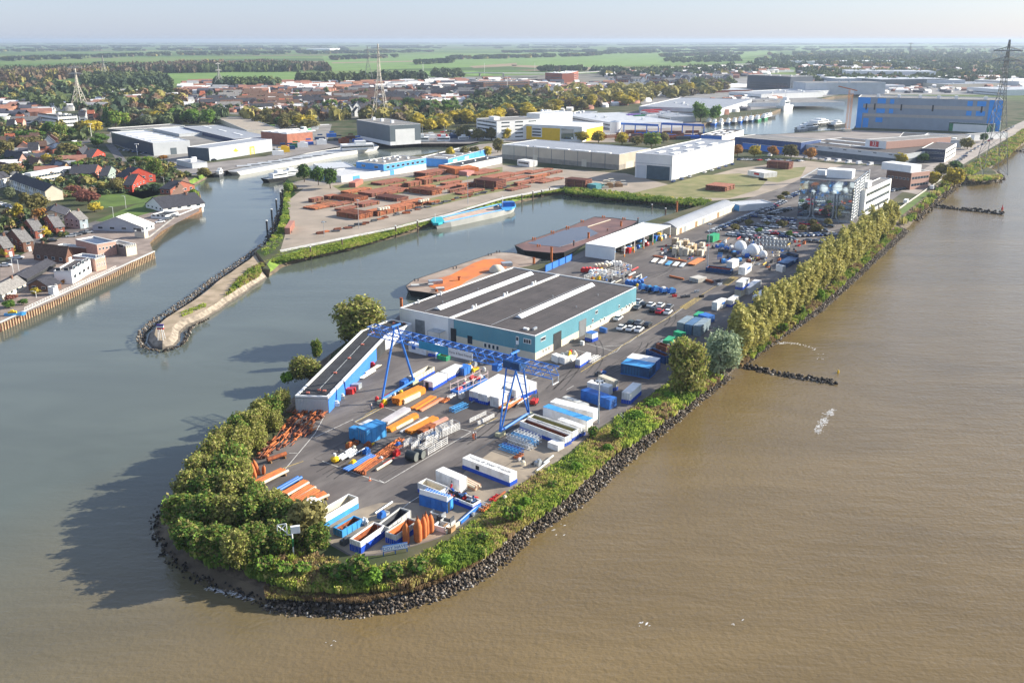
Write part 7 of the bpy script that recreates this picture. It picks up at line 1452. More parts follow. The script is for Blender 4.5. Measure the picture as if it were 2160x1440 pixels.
for i in range(46):
    x,y = r_.uniform(1500,1600),r_.uniform(520,556); P = g(x,y); mb = MB(); k = i % 4
    if k == 0: mb.tube(P+Z*.9,P+Vector((1.2,.4,.9)),.9,10)
    elif k == 1: mb.box(P,(1.8,.4,0),(-.3,1.3,0),Z*1.2); mb.tube(P+Z*1.2,P+Vector((1,.5,2.2)),.2,5)
    elif k == 2: [mb.tube(P+Vector((q*.5,0,0)),P+Vector((q*.5,.2,1.8)),.12,5) for q in range(4)]
    else: mb.box(P,(1.2,0,0),(0,1.2,0),Z*.8); mb.box(P+Z*.8,(.5,0,0),(0,.8,0),Z*.7)
    nm_ = ('drum', 'pump_unit', 'stanchion_rack', 'equipment_box')[k]; it.append((tag(mb.build(nm_,r_.choice((BLUE,LBLUE,STEEL,DSTEEL,RUSTD,WHITE,CBL))),None, 'equipment', 'equipment beside the white tanks'),x))
for k,lk in (('drum', 'short drum'),('pump_unit', 'pump unit with pipe'),('stanchion_rack', 'rack of upright bars'),('equipment_box', 'stepped equipment box')): label_row([a for a in it if a[0].name.startswith(k)],lk, 'among the gear before the white tanks')
it = []
for j,(xa,ya,xb,yb_) in enumerate(((1585,515,1655,519),(1592,523,1662,528),(1600,509,1668,514))):
    A,Bq = g(xa,ya),g(xb,yb_)
    for i in range(10):
        p = A.lerp(Bq,i/9); mb = MB()
        for k in range(14): a,b = 6.283*k/14,6.283*(k+1)/14; mb.tube(p+Vector((.1,1.1*math.cos(a),1.2+1.1*math.sin(a))),p+Vector((.1,1.1*math.cos(b),1.2+1.1*math.sin(b))),.12,4)
        mb.box(p+Vector((-.4,-1.1,0)),(1,0,0),(0,.15,0),Z*1.1); mb.box(p+Vector((-.4,1,0)),(1,0,0),(0,.15,0),Z*1.1)
        it.append((tag(mb.build('steel_reel',STEEL),None, 'reel', 'grey steel reels behind the white tanks'),px(p)[0]+j*1000))
label_row(it, 'grey steel hoop reel', 'counting the three rows from the nearest')
for i,(x,y,w_,l_) in enumerate(((1335,603,3,1.6),(1266,567,3,2.4),(1290,563,2.6,2.4),(1240,575,3,2.2),(1257,580,2.4,2))):
    P = g(x,y); t = T('machine',f'{["blue pump machine group right of the white racks", "row of cream rollers behind the teal hall", "pale reels beside the cream rollers", "small crane parts against the blue wall", "white gear heap behind the hall corner"][i]}', 'machine',P)
    for k in range(5): q = P+Vector((k*1.3-2,rnd.uniform(-1.5,1.5),1.0)); MB().tube(q,q+Vector((.3,1.8,0)),.9,12).build('roller',[CBL,CRM,CW,REDP,WHITE][i],t); MB().box(q-Z*.95,(.9,0,0),(0,1.6,0),Z*.5).build('frame',DSTEEL,t)
for i,(N,L,R_,yt) in enumerate((((1292,590),(1262,582),(1306,584),576),((1316,588),(1284,580),(1330,580),574),((1280,600-8),(1250,586),(1290,588),580),((1345,602),(1316,595),(1352,597),594),((1318,573),(1296,566),(1332,566),560),((1240,590),(1232,583),(1262,582),581))): cage('white_rack',f'white tube rack behind the teal hall, {nth(i+1)} of the six',N,L,R_,yt,CW,3,posts=5,group='white racks behind the teal hall',inner=(5,[CBL,STEEL,RUST]))
A,Bq = g(1150,574),g(1206,549); t = T('blue_barrier_wall', 'blue low wall between the rusty barge and the yard', 'wall',A); MB().box(A,Bq-A,(.2,.3,0),Z*2.6).build('panels',BSHEET,t); mb = MB(); [mb.box(A+(Bq-A)*f-Vector((.1,.15,0)),(.3,0,0),(0,.15,0),Z*2.8) for f in (0,.25,.5,.75,1)]; mb.build('stiffeners',BLUE,t)
for i,(x,y) in enumerate(((1366,617),(1379,618),(1396,620),(1413,622),(1352,614))):
    P = g(x,y); t = T('blue_generator',f'blue generator trailer, {nth([1352, 1366, 1379, 1396, 1413].index(x)+1)} from the left in the open yard', 'generator',P, 'blue generator trailers'); u = Vector((.9,.5,0)); s = Vector((-.5,.9,0)); MB().box(P+Z*.5,u*2.6,s*1.6,Z*1.3).build('housing',[DBL,CBL,CBL,CBL,CBL][i],t); MB().box(P+Z*1.8+u*.5,u*1.2,s*1,Z*.5).build('cover',CW if i == 2 else AZ,t); MB().tube(P+Z*.4,P-u*1.6+Z*.3,.1,5).build('tow_bar',STEEL,t)
    for q in (.6,2.0): MB().tube(P+u*q+Z*.35-s*.1,P+u*q+s*1.7+Z*.35,.33,8).build('axle_wheels',BLACK,t)
for lb,N,L,R_,yt,mt in (('grey concrete block row on the open yard',(1472,598),(1453,594.5),(1491,593),589,CONC),('orange-brown plank stack beside the concrete blocks',(1503,598),(1478,591),(1506,596),593,RUST),('long orange plank lying alone on the open yard',(1442,591),(1411,584),(1444,589),587.5,RUSTL)): bundle('block_row',lb,N,L,R_,yt,mt,3,1,sq=True)
for i,(x,y,m_) in enumerate(((1516,603,CW),(1512,595,DSTEEL),(1448,628,DSTEEL),(1438,629,DSTEEL),(1467,618,STEEL),(1477,628,BLACK),(1420,627,REDP))): P = g(x,y); tag(MB().box(P,(1.4,.5,0),(-.3,1,0),Z*.7).tube(P+Z*.7,P+Vector((1.4,.4,1.2)),.12,5).build('ground_gear',m_),f'small piece of gear on the open asphalt, {nth(sorted((1516, 1512, 1448, 1438, 1467, 1477, 1420)).index(x)+1)} from the left', 'gear', 'gear on the open asphalt')
# small machinery in the crane yard
it = []; r_ = random.Random(21)
ZN = (([(790,842),(840,822),(862,822),(800,862)],12),([(690,945),(770,930),(785,960),(700,975)],13),([(735,990),(850,930),(875,960),(775,1003)],14),([(1085,955),(1160,975),(1130,1000),(1095,985)],8),([(1160,755),(1215,740),(1235,755),(1180,770)],9),([(980,1090),(1060,1045),(1075,1050),(1000,1100)],6),([(920,845),(990,830),(1000,850),(960,870)],6),([(960,760),(1040,765),(1030,775),(960,775)],5),([(1040,862),(1075,850),(1110,835),(1112,846),(1060,872)],9),([(1225,565),(1340,560),(1365,600),(1330,612),(1250,598)],34),([(1385,520),(1500,512),(1500,552),(1385,548)],26),([(1590,560),(1655,518),(1705,500),(1700,515),(1615,582)],26),([(1500,500),(1600,505),(1590,516),(1500,514)],14),([(1290,610),(1330,618),(1290,640),(1270,630)],0),([(1380,735),(1440,700),(1440,720),(1400,760)],12),([(1225,800),(1300,782),(1320,800),(1240,812)],7),([(700,1110),(800,1080),(830,1095),(720,1160)],10),([(930,790),(1010,775),(1060,790),(960,800)],7))
for zn,n in ZN:
    k = 0
    while k < n:
        x,y = r_.uniform(min(p[0] for p in zn),max(p[0] for p in zn)),r_.uniform(min(p[1] for p in zn),max(p[1] for p in zn))
        if not in_poly(x,y,zn): continue
        k += 1; P = g(x,y); u = Vector((UY.x,UY.y,0)); s = Vector((-u.y,u.x,0)); mb = MB(); q = r_.randrange(5)
        if q == 0: mb.tube(P+Z*.3,P+u*r_.uniform(3,6)+Z*.4,r_.uniform(.15,.3),8)
        elif q == 1: mb.box(P,u*1.4,s*1.1,Z*.9); mb.box(P+Z*.9+u*.3,u*.7,s*.6,Z*.5); mb.tube(P+Z*.9,P+Z*1.7,.1,5)
        elif q == 2: mb.tube(P+Z*.4,P+s*.4+Z*.4,.4,10); mb.tube(P+Z*.4-s*.2,P+s*.7+Z*.4,.1,6)
        elif q == 3: [mb.box(P+s*f,u*2.4,s*.15,Z*.3) for f in (0,.5,1)]; [mb.box(P+u*f+Z*.3,u*.15,s*1.1,Z*.2) for f in (.1,1.2,2.2)]
        else: mb.lathe(P,[(.5,0),(.5,.8),(.2,1.1)],8)
        nm_ = ('steel_tube', 'machine_unit', 'flanged_wheel', 'steel_grid', 'round_float')[q]
        it.append((tag(mb.build(nm_,r_.choice((STEEL,CW,DSTEEL,RUSTL,CBL,RUST,REDP,CRM,CGR,STEEL,DSTEEL,YELLOW))),None, 'equipment', 'loose gear in the crane yard'),x))
for k,lk in (('steel_tube', 'loose tube'),('machine_unit', 'small machine unit'),('flanged_wheel', 'flanged wheel'),('steel_grid', 'low grid frame'),('round_float', 'round float')): label_row([a for a in it if a[0].name.startswith(k)],lk, 'among loose gear of the yard')
for lb,a,b,m_,wd in (('blue and white spar left of the rust-orange spars',(733,998),(792,967),CBL,.5),('long rust-orange spar in the gear heap',(757,1000),(852,932),RUSTL,.5),('second rust-orange spar in the gear heap',(764,1004),(850,945),RUST,.4),('pale silver spars beside the yellow float',(720,975),(752,955),STEEL,.6),('orange and cream spars by the block of white containers',(1065,868),(1103,846),RUSTL,.7)):
    A,Bq = g(*a),g(*b); s = (Bq-A).normalized(); s = Vector((-s.y,s.x,0)); t = T('spar',lb, 'spar',A); [MB().tube(A+s*k*wd*1.2+Z*.6,Bq+s*k*wd*1.2+Z*.7,wd*.45,8).build('tube',[m_,CRM if 'cream' in lb else m_][k % 2],t) for k in range(3)]
P = g(707,975); t = T('yellow_float', 'small yellow float unit beside the pale spars', 'float',P); MB().lathe(P,[(.3,0),(.9,.6),(.9,1.1),(.2,1.5)],10).build('body',YELLOW,t); MB().lathe(P+Z*1.5,[(.3,0),(.3,.6)],8).build('cap',WHITE,t)

# ================================================================== PEOPLE
def person(x,y,lb,suit,trousers,helmet,az=0.0,arm=.25,h=1.78):
    P = g(x,y,.03); t = T('person',lb, 'person',(0,0,0)); k = h/1.78
    V = [(0,0,.95),(0,0,1.2),(0,0,1.44),(0,0,1.53),(0,.02,1.66),(.10,0,.9),(.11,.03,.5),(.12,-.02,.09),(.12,.14,.04),(-.10,0,.9),(-.12,-.05,.5),(-.13,-.10,.09),(-.13,.06,.04),(.19,0,1.42),(.27,0,1.15),(.28,arm,.98),(-.19,0,1.42),(-.27,.02,1.15),(-.26,arm*.6,.93)]
    E_ = [(0,1),(1,2),(2,3),(3,4),(0,5),(5,6),(6,7),(7,8),(0,9),(9,10),(10,11),(11,12),(2,13),(13,14),(14,15),(2,16),(16,17),(17,18)]
    Rr = [.15,.15,.14,.06,.10,.10,.07,.05,.045,.10,.07,.05,.045,.07,.05,.04,.07,.05,.04]
    def sk(nm,idx,mat,gr):
        me = bpy.data.meshes.new(nm); mp = {i: j for j,i in enumerate(idx)}; ed = [(mp[a],mp[b]) for a,b in E_ if a in mp and b in mp]
        me.from_pydata([V[i] for i in idx],ed,[]); o = bpy.data.objects.new(nm,me); col.objects.link(o); md = o.modifiers.new('skin', 'SKIN'); o.modifiers.new('sub', 'SUBSURF').levels = 1; me.materials.append(mat)
        for j,i in enumerate(idx): me.skin_vertices[0].data[j].radius = (Rr[i]*gr,Rr[i]*gr)
        me.skin_vertices[0].data[0].use_root = True; dg = bpy.context.evaluated_depsgraph_get(); m2 = bpy.data.meshes.new_from_object(o.evaluated_get(dg)); bpy.data.objects.remove(o)
        o2 = bpy.data.objects.new(nm,m2); col.objects.link(o2); o2.parent = t; return o2
    sk('body',list(range(19)),SKIN,1.0); sk('jacket',[1,0,2,13,14,16,17][0:7],suit,1.18); sk('trousers',[0,5,6,7,9,10,11],trousers,1.2)
    MB().lathe((0,.02,1.70),[(.15,0),(.135,.07),(.08,.13),(.01,.15)],10).build('helmet',helmet,t); MB().box((.06,.0,0),(.12,0,0),(0,.26,0),Z*.09).build('boot',BLACK,t); MB().box((-.19,-.08,0),(.12,0,0),(0,.26,0),Z*.09).build('boot',BLACK,t)
    t.location = P; t.rotation_euler = (0,0,az); t.scale = (k,k,k)
HIVIS = M('hi_vis_orange',(.85,.18,.05),.7); HIY = M('hi_vis_yellow',(.55,.75,.05),.7); NAVY = M('navy_cloth',(.05,.07,.13),.8); GREYC = M('grey_cloth',(.22,.24,.28),.8)
person(998.5,927, 'person in orange overalls and white helmet standing beside the crane shadow',HIVIS,HIVIS,WHITE,2.6); person(1003.5,926, 'person in grey overalls standing right of the orange one',GREYC,GREYC,STEEL,2.4)
person(1588,552, 'person in yellow vest left of the pair by the white tanks',HIY,NAVY,WHITE,.5); person(1596,551, 'person in yellow vest right of the pair by the white tanks',HIY,NAVY,YELLOW,-.5); person(784,866, 'person in navy clothes walking near the left crane leg',NAVY,NAVY,WHITE,1); person(1268,793, 'person in pale clothes behind the square white container',WHITE,NAVY,REDP,0)
P = g(780,1013); t = T('traffic_cone', 'orange and white traffic cone at the corner of the marked bay', 'cone',P); MB().box(P-Vector((.25,.25,0)),(.5,0,0),(0,.5,0),Z*.05).build('base',HIVIS,t); MB().lathe(P+Z*.05,[(.18,0),(.04,.8)],10).build('body',HIVIS,t); MB().lathe(P+Z*.3,[(.15,0),(.11,.2)],10).build('stripe',WHITE,t)
# ================================================================== THE TOWN ON THE LEFT
HN = 'house'
def H(label,N,L,R_,yt,rh,wall,roof,ridge=2,**k): return house(k.pop('name', 'gabled_house'),label,N,L,R_,yt,rh,wall,roof,ridge,**k)
bldg('white_quay_house', 'white three-storey house with dark flat roof on the quay wall', 'house',(113,569),(150,571),(190,547),599,WHITE,ROOFD,win=((2,(2,4,1.6,3.2,1.4),{}),(1,(1,2,5,3,1.2),{})))
bldg('pink_brick_house', 'pink brick flat-roofed house with arched windows on the quay', 'house',(152,540),(200,546),(222,533),573,BRICKP,SOLAR,win=((2,(2,4,1.6,3.2,1.5),dict(frac=.4)),))
bldg('solar_roof_hall', 'low hall with white-edged solar roof behind the quay houses', 'hall',(159,505),(204,516),(244,497),531,BRICKP,SOLAR,win=((2,(1,5,3,3,1),{}),),h=5.5); bldg('grey_slope_hall', 'grey sloping-roofed annex left of the solar roof hall', 'hall',(118,518),(200,524),(214,514),531,BRICKB,M('pale_slate_roof',(.34,.36,.36),.8),h=3)
bldg('grey_cube_house', 'grey flat-roofed house with wide balcony window by the quay corner', 'house',(228,510),(265,519),(287,504),541,M('grey_brick',(.18,.16,.15),.9),ROOFG,wall2=CREAM,win=((1,(1,2,3.2,3,1.4),dict(frac=.6)),(2,(1,5,3.4,3,1.6),dict(frac=.6))))
H('big white-roofed boat hall with grey gable on the quay',(304,490),(196,486),(326,476),480,4.5,GREYW,M('white_sheet_roof',(.80,.78,.72),.6,.04),2,nw=1,rows=1,cat='hall',name='boat_hall',chim=False); bldg('balcony_house', 'small dark house with framed balcony at the quay step', 'house',(283,487),(304,490),(312,484),503,CREAM,ROOFG,win=((1,(1,1,2.8,3,1.6),{}),))
H('brown-roofed long house with cream gable above the quay',(140,556),(72,548),(156,546),543,4,BRICKB,TILEB,1,rows=1); H('low black-roofed barn with solar panels by the quay',(57,596),(19,583),(118,562),588,1.6,DARK,TILED,2,nw=0,rows=1,panel=(1,.1,.9),cat='barn',name='barn',chim=False,door=False)
H('brown garage with two white doors and solar roof',(105,616),(61,612),(130,594),605,2.2,BRICKB,TILED,2,nw=1,rows=1,panel=(1,.25,.85),cat='garage',name='garage',chim=False); H('cream bungalow with veranda at the left edge',(6,634),(-30,625),(56,608),622,2.6,CREAM,TILEG,2,rows=1,cat='bungalow',name='bungalow')
bldg('garden_pavilion', 'small white garden pavilion behind the quay railing', 'pavilion',(100,605),(112,608),(122,602),618,WHITE,ROOFN,h=2.6)
for lb,N,L,R_,yt,rh,wl,rf,rg,kw in (
 ('grey-blue gabled house with red brick side',(170,483),(137,478),(187,472),464,3.4,M('blue_grey_wall',(.26,.31,.34),.8),TILEG,2,{}),('brick house with solar panels, nearest the boat hall',(120,497),(90,478),(138,487),480,3.6,BRICKR,TILEG,2,dict(panel=(1,.1,.6))),
 ('brick house with wide solar roof half behind a yellow-green tree',(76,504),(48,490),(95,491),487,3.6,BRICKR,TILEG,2,dict(panel=(1,.1,.8))),('brown brick house with panels beside the white parked car',(51,532),(14,518),(73,521),511,4,BRICKB,TILEG,2,dict(panel=(1,.1,.6))),
 ('red brick house with yellow bushes at the left edge',(12,543),(-20,530),(31,533),524,4,BRICKR,TILEG,2,dict(panel=(1,.1,.5))),('large grey-roofed house right of the park',(140,466),(125,458),(150,452),455,3,CREAM,TILED,2,dict(panel=(1,.2,.7))),
 ('white-gabled black barn at the harbour corner',(345,448),(308,438),(358,432),440,4.5,WHITE,TILED,2,dict(rows=1,cat='barn',name='barn')),('dark long-roofed house above the white-gabled barn',(372,437),(352,430),(390,413),430,4.5,BRICKB,TILEB,2,dict(rows=1)),
 ('grey-roofed bungalow at the harbour edge',(382,438),(358,432),(408,425),430,3,BRICKB,TILEG,2,dict(rows=1,panel=(1,.2,.6))),('orange brick house with white trim near the canal mouth',(360,411),(338,409),(372,400),400,3.6,BRICKR,TILED,1,dict(rows=1)),('tan house with orange gable beside the canal mouth tree',(385,408),(372,403),(402,396),398,3.4,M('terracotta_wall',(.45,.18,.11),.85),TILEB,2,dict(rows=1)),
 ('bright red barn house with white windows, the nearer of two',(280,406),(262,402),(309,394),391,5,BARNR,TILED,1,{}),('bright red barn house with tall dark roof, the farther of two',(264,391),(246,387),(277,381),375,5,BARNR,TILED,1,{}),
 ('dark grey gabled house left of the red barns',(228,386),(212,380),(248,374),371,4.4,M('sage_wall',(.22,.27,.24),.85),TILED,1,{}),('brown brick gabled house at the left of the barn row',(200,380),(193,374),(218,368),366,4,BRICKR,TILED,1,{}),
 ('red timber farmhouse with white windows by the access road',(193,344),(172,337),(223,333),334,5,BARNR,TILED,1,{}),('black-roofed wing behind the red farmhouse',(176,335),(160,331),(190,325),327,4,BARNR,TILED,2,{}),
 ('yellow brick gabled house with solar roof in the trees',(135,368),(106,361),(152,362),356,4,BRICKY,TILED,1,dict(panel=(0,.2,.7))),('solar-roofed house near the upper road',(112,325),(93,319),(128,318),316,3.4,BRICKR,TILED,1,dict(panel=(0,.1,.8))),
 ('brown-gabled house with black roof at the far left',(42,348),(8,341),(60,341),337,4.5,BRICKP,TILED,1,{}),('pale house with dark roof right of the brown-gabled one',(78,358),(58,352),(95,350),348,4,CREAM,TILEB,1,{}),('house with brown roof at the left edge below the park trees',(12,372),(-15,366),(35,362),360,4,BRICKB,TILEB,1,{})):
    H(lb,N,L,R_,yt,rh,wl,rf,rg,**kw)
bldg('white_terrace', 'long white two-storey terrace with upper white balcony block', 'terrace',(38,371),(50,379),(136,364),394,CREAM,ROOFG,win=((2,(2,1,1,3,1.3),dict(strip=True)),(1,(2,2,1,3,1.3),{})),kit=(('upper_storey',.2,.3,5,32,2.6,WHITE),))
bldg('white_low_hall', 'low white flat building right of the boat hall', 'building',(318,453),(349,455),(376,444),462,WHITE,ROOFN,win=((1,(1,3,.9,3,1.1),{}),))
# terraced rows on the far left: each dwelling of its own
it = []
for (a,b,n) in (((22,396),(98,425),9),((-6,398),(24,392),3)):
    A,Bq = g(*a),g(*b); d = (Bq-A)/n; s = Vector((-d.y,d.x,0)).normalized()*9
    for i in range(n):
        P = A+d*i; q = [px(P),px(P+s),px(P+d*.97)]; t = H(None,q[0],q[1],q[2],q[0][1]-10,3.2,WHITE if i % 2 else CREAM,TILED,2,name='terraced_house',h=5.4,group='white terraces with dark roofs',panel=(1,.1,.8) if i % 2 else None,chim=False); it.append((t,q[0][0]))
label_row(it, 'white terraced house', 'in the rows at the left edge')
# quay wall of sheet piles
def quay(lb,a,b,mat,capm,posts=True,step=1.35,ztop=.0):
    A,Bq = g(*a,WZ),g(*b,WZ); d = Bq-A; u = d.normalized(); n = Vector((u.y,-u.x,0)); t = T('quay_wall',lb, 'quay wall',A)
    mb = MB(); mb.box(A+n*.05+Z*-.4,d,n*.25,Z*(3.2+ztop)); mb.build('sheet_piles',mat,t); mb = MB(); mb.box(A+n*-.3+Z*(2.85+ztop),d,n*.9,Z*.3); mb.build('coping',capm,t)
    k = int(d.length/step)
    for i in range(min(k,95)): p = A+d*((i+.5)/min(k,95))+n*.3; MB().box(p-u*.2-Z*.5,u*.4,n*.3,Z*3.2).build('fender_pile',M('weathered_pile',(.42,.33,.20),.9,c2=(.22,.17,.11),scale=1),t)
quay('long sheet-piled quay wall with pale fender piles under the town',(0,700),(326,544.5),M('quay_rust',(.15,.07,.05),.9,.3,1),M('coping_grey',(.5,.5,.47),.8,.1)); quay('stretch of quay wall at the bottom left corner',(-160,777),(-2,701),M('quay_rust',(.15,.07,.05)),CONC)
quay('rusty red quay wall below the boat hall',(314,515),(370,469),M('red_sheet_pile',(.36,.09,.05),.9,.25,1),CONC); quay('low red pontoon quay at the harbour corner',(370,469),(425,447),M('red_sheet_pile',(.36,.09,.05)),WHITE)
A,Bq = g(52,655),g(245,566); d = Bq-A; t = T('quay_railing', 'white railing along the top of the town quay', 'railing',A); [MB().box(A+d*(i/40)-Vector((.04,.04,0)),(.08,0,0),(0,.08,0),Z*1.0).build('post',WHITE,t) for i in range(41)]; MB().tube(A+Z*1.0,Bq+Z*1.0,.05,4).build('top_rail',WHITE,t); MB().tube(A+Z*.55,Bq+Z*.55,.04,4).build('middle_rail',WHITE,t)
P = g(32,664); boat(33,664,6.5,.35, 'small blue speedboat on the quay at the bottom left',AZ,YELLOW, 'boat',z=0.0,hgt=.7)
# rail along the river bays
A,Bq = g(1882,452),g(1992,375); d = Bq-A; t = T('bay_wall', 'low white wall along the paved bays by the river verge', 'wall',A); MB().box(A,d,(.3,.35,0),Z*.9).build('wall',CONC,t); MB().box(A+Z*.9-Vector((.05,.05,0)),d,(.4,.45,0),Z*.1).build('coping',WHITE,t)
# ---- trees of the town and the estate
TL = [('orange',85,472,4.5,8),('yellow',40,465,3.5,9),('olive',82,446,6.5,10),('orange',92,462,3.5,6),('yellow',93,500,3.2,5),('yellow',22,535,3,4),('yellow',12,541,2.6,4),('sage',115,418,6.5,7),('plum',160,412,6,6),('plum',187,432,6.5,8),('plum',174,422,5,6),('yellow',200,447,4.5,5),
      ('bright',180,384,6,5),('olive',249,405,5.5,8),('bright',411,428,3.5,8),('green',328,372,6,12),('bright',315,350,6,7),('olive',300,352,5,5),('orange',345,338,5,4),('olive',430,372,5,6),('olive',140,330,9,11),('yellow',100,345,5,7),('olive',45,322,10,13),('olive',75,318,10,12),('dark',20,305,8,9),('olive',10,330,8,13),
      ('mid',60,300,9,11),('dark',40,296,8,9),('mid',80,298,8,9),('mid',105,288,9,14),('green',130,292,8,13),('dark',152,290,7,9),('yellow',188,282,10,13),('yellow',203,280,9,12),('olive',175,280,8,12),('bright',245,268,9,17),('bright',262,266,8,14),('cone',228,268,5,20),('mid',215,300,7,8),('mid',205,310,6,8),('olive',120,352,7,8),
      ('mid',160,358,6,6),('olive',30,372,8,9),('dark',230,372,5,5),('mid',170,368,6,5),('mid',210,398,5,4),('olive',185,350,6,6),('bright',160,316,7,7),('olive',240,350,5,4),('mid',285,344,5,5),('yellow',75,622,2.2,2.6),('plum',24,634,2.2,2.4),('orange',137,598,1.8,2.4),('dark',50,642,2,2),('mid',20,648,2.6,2.2),('yellow',430,366,4,4),('sage',20,420,4,7),('olive',55,435,4,8),
      ('dark',642,384,5.5,12),('dark',672,391,5.5,12),('dark',697,398,6,13),('bright',609,406,4,6),('olive',618,402,3,4)]
forest(TL, 'in the gardens left of the harbour', 'garden trees of the town')
ML = [('olive',700,350-84,0,0)][:0]+[('orange',1630,331,5,9),('olive',1668,334,6.5,11),('orange',1710,338,6,10),('orange',1555,331,6,10),('yellow',1591,331,6,9),('yellow',1965,392,6,9),('yellow',2012,394,7.5,12),('dark',2013,360,6,7),('olive',1985,372,5.5,9),('yellow',1900,346,6,8),('dark',1948,343,5,7),('olive',2040,315,6,10),('dark',2075,300,5,8),
      ('olive',1549,485,2.8,3),('olive',1648,480,2.8,4),('olive',1692,488,2.6,3.4),('olive',1724,489,3,4),('olive',1745,477,2.6,4),('olive',1713,476,2.4,3.6),('olive',1618,478,2.2,3),('olive',1646,422,2.8,3),('olive',1658,414,2.8,3),('mid',1665,500,2,3),('mid',1600,492,2,2.6),('olive',1580,475,2.4,3),
      ('yellow',1228,300,8,10),('yellow',1262,302,8,11),('yellow',1312,306,7,11),('bright',1374,312,10,13),('olive',1345,306,7,8),('olive',1400,300,6,9),('yellow',1132,290,8,10),('yellow',1163,294,7,8),('olive',978,292,8,12),('olive',1008,296,7,11),('olive',1037,296,7,12),('yellow',1068,296,6,11),('mid',1477,258,10,22),('mid',1507,256,8,18),
      ('yellow',950,339,5,10),('olive',980,336,5,10),('olive',1003,333,5,9),('yellow',1028,330,5,8),('olive',1050,322,6,12),('yellow',925,343,0,0)]
ML = [m for m in ML if m[3] > 0]
r_ = random.Random(31)
for i in range(34): t_ = i/33; ML.append((r_.choice(('yellow', 'olive', 'olive', 'yellow')),1010+t_*520+r_.uniform(-6,6),262-t_*78+r_.uniform(-5,5)+6*math.sin(i),r_.uniform(9,14),r_.uniform(12,17)))
for x,y,k,n,sp_ in ((905,272, 'yellow',7,55),(560,262, 'olive',7,90),(640,268, 'olive',6,70),(860,232, 'dark',7,70),(950,236, 'mid',6,60),(720,235, 'mid',5,70),(330,262, 'sage',6,70),(400,258, 'mid',6,60),(960,262, 'yellow',5,40)):
    for i in range(n): ML.append((k if r_.random() < .7 else r_.choice(('olive', 'mid', 'yellow', 'dark')),x+r_.uniform(-sp_,sp_)*.7,y+r_.uniform(-7,7),r_.uniform(8,12),r_.uniform(10,16)))
forest(ML, 'across the estate and far quays', 'trees of the industrial estate')
# ---- the housing estates: single houses, small in the picture
def mk_house(nm,wall,roof,wd=7,dp=9,h=5.6,rh=3.6,n=1):
    root = T(nm,None,None); mb = MB(); mb.box((-wd*n/2,-dp/2,-.2),(wd*n,0,0),(0,dp,0),Z*(h+.2),0,skip=(1,))
    for s in (-1,1): mb.poly([(s*wd*n/2,-dp/2,h),(s*wd*n/2,dp/2,h),(s*wd*n/2,0,h+rh)])
    mb.build('wall',wall,root); mb = MB()
    for s in (-1,1): mb.box((-wd*n/2-.3,s*(dp/2+.4),h-.25),(wd*n+.6,0,0),(0,-s*(dp/2+.4),rh+.25),(0,0,.2))
    mb.build('roof',roof,root); mb = MB()
    for i in range(n):
        for s in (-1,1):
            for z in (1,3.7): mb.box((-wd*n/2+wd*i+wd*.2,s*(dp/2+.03)-.03,z),(wd*.6,0,0),(0,.06,0),Z*1.3)
    mb.build('window_band',GLASS,root); mb = MB(); mb.box((-.4+wd*.3,-.4,h+rh-.6),(.8,0,0),(0,.8,0),Z*1.6); mb.build('chimney',BRICKB,root)
    return proto(root)
HP = {'brown-roofed brick house': mk_house('town_house',BRICKR,TILEB), 'orange-roofed house': mk_house('town_house',BRICKP,TILER), 'dark-roofed white house': mk_house('town_house',WHITE,TILED,rh=5), 'dark-roofed brick house': mk_house('town_house',BRICKR,TILED), 'brown-roofed brick terrace': mk_house('town_terrace',BRICKP,TILEB,n=4), 'dark-roofed brick terrace': mk_house('town_terrace',BRICKR,TILED,n=4), 'white terrace': mk_house('town_terrace',WHITE,TILEG,n=4)}
PT['houses'] = list(HP.values()); byk = {}
def town(poly,rows,ang,kinds,step,where,sp_=14,jit=.06):
    Pw = [g(*p) for p in poly]; PW = [(p.x,p.y) for p in Pw]; c = sum(Pw,Vector())/len(Pw); u = Vector((math.cos(ang),math.sin(ang),0)); s = Vector((-u.y,u.x,0)); R0 = max((p-c).length for p in Pw); a = -R0
    while a < R0:
        b = -R0
        while b < R0:
            p = c+s*a+u*(b+rnd.uniform(-1,1)); b += step*rnd.uniform(.9,1.4)
            if in_poly(p.x,p.y,PW) and rnd.random() < .85:
                k = rnd.choice(kinds); big = 'terrace' in k; o = copy_tree(HP[k],Vector((p.x,p.y,0)),ang+rnd.uniform(-jit,jit)+(0 if rnd.random() < .75 else math.pi/2),1.0,None,None, 'houses '+where); o['category'] = 'terrace' if big else 'house'; byk.setdefault((k,where),[]).append((o,px(p)[0]))
        a += sp_*rnd.uniform(1.5,2.1)
TR_ = ['brown-roofed brick terrace', 'dark-roofed brick terrace', 'white terrace', 'brown-roofed brick terrace']
town([(400,200),(620,196),(640,222),(560,238),(420,224)],0,.5,TR_+['orange-roofed house'],34, 'in the brick estate left of the dock hall',16)
town([(620,196),(860,192),(920,205),(860,226),(640,222)],0,.25,TR_,36, 'behind the dock hall',17)
town([(640,228),(850,232),(860,250),(780,246),(660,252)],0,.6,['dark-roofed white house', 'dark-roofed white house', 'dark-roofed brick house'],17, 'just behind the dock hall',14)
town([(880,190),(1130,180),(1180,196),(1040,208),(920,204)],0,.1,['dark-roofed white house', 'dark-roofed brick terrace', 'white terrace'],32, 'in front of the brick flats',17)
town([(1290,160),(1540,158),(1560,176),(1420,184),(1290,176)],0,.2,['dark-roofed white house', 'dark-roofed brick terrace', 'white terrace'],40, 'beyond the tree avenue',24)
town([(170,300-62),(230,236),(330,262),(160,262)],0,.3,['dark-roofed white house', 'orange-roofed house', 'dark-roofed brick house'],18, 'behind the western warehouses',16)
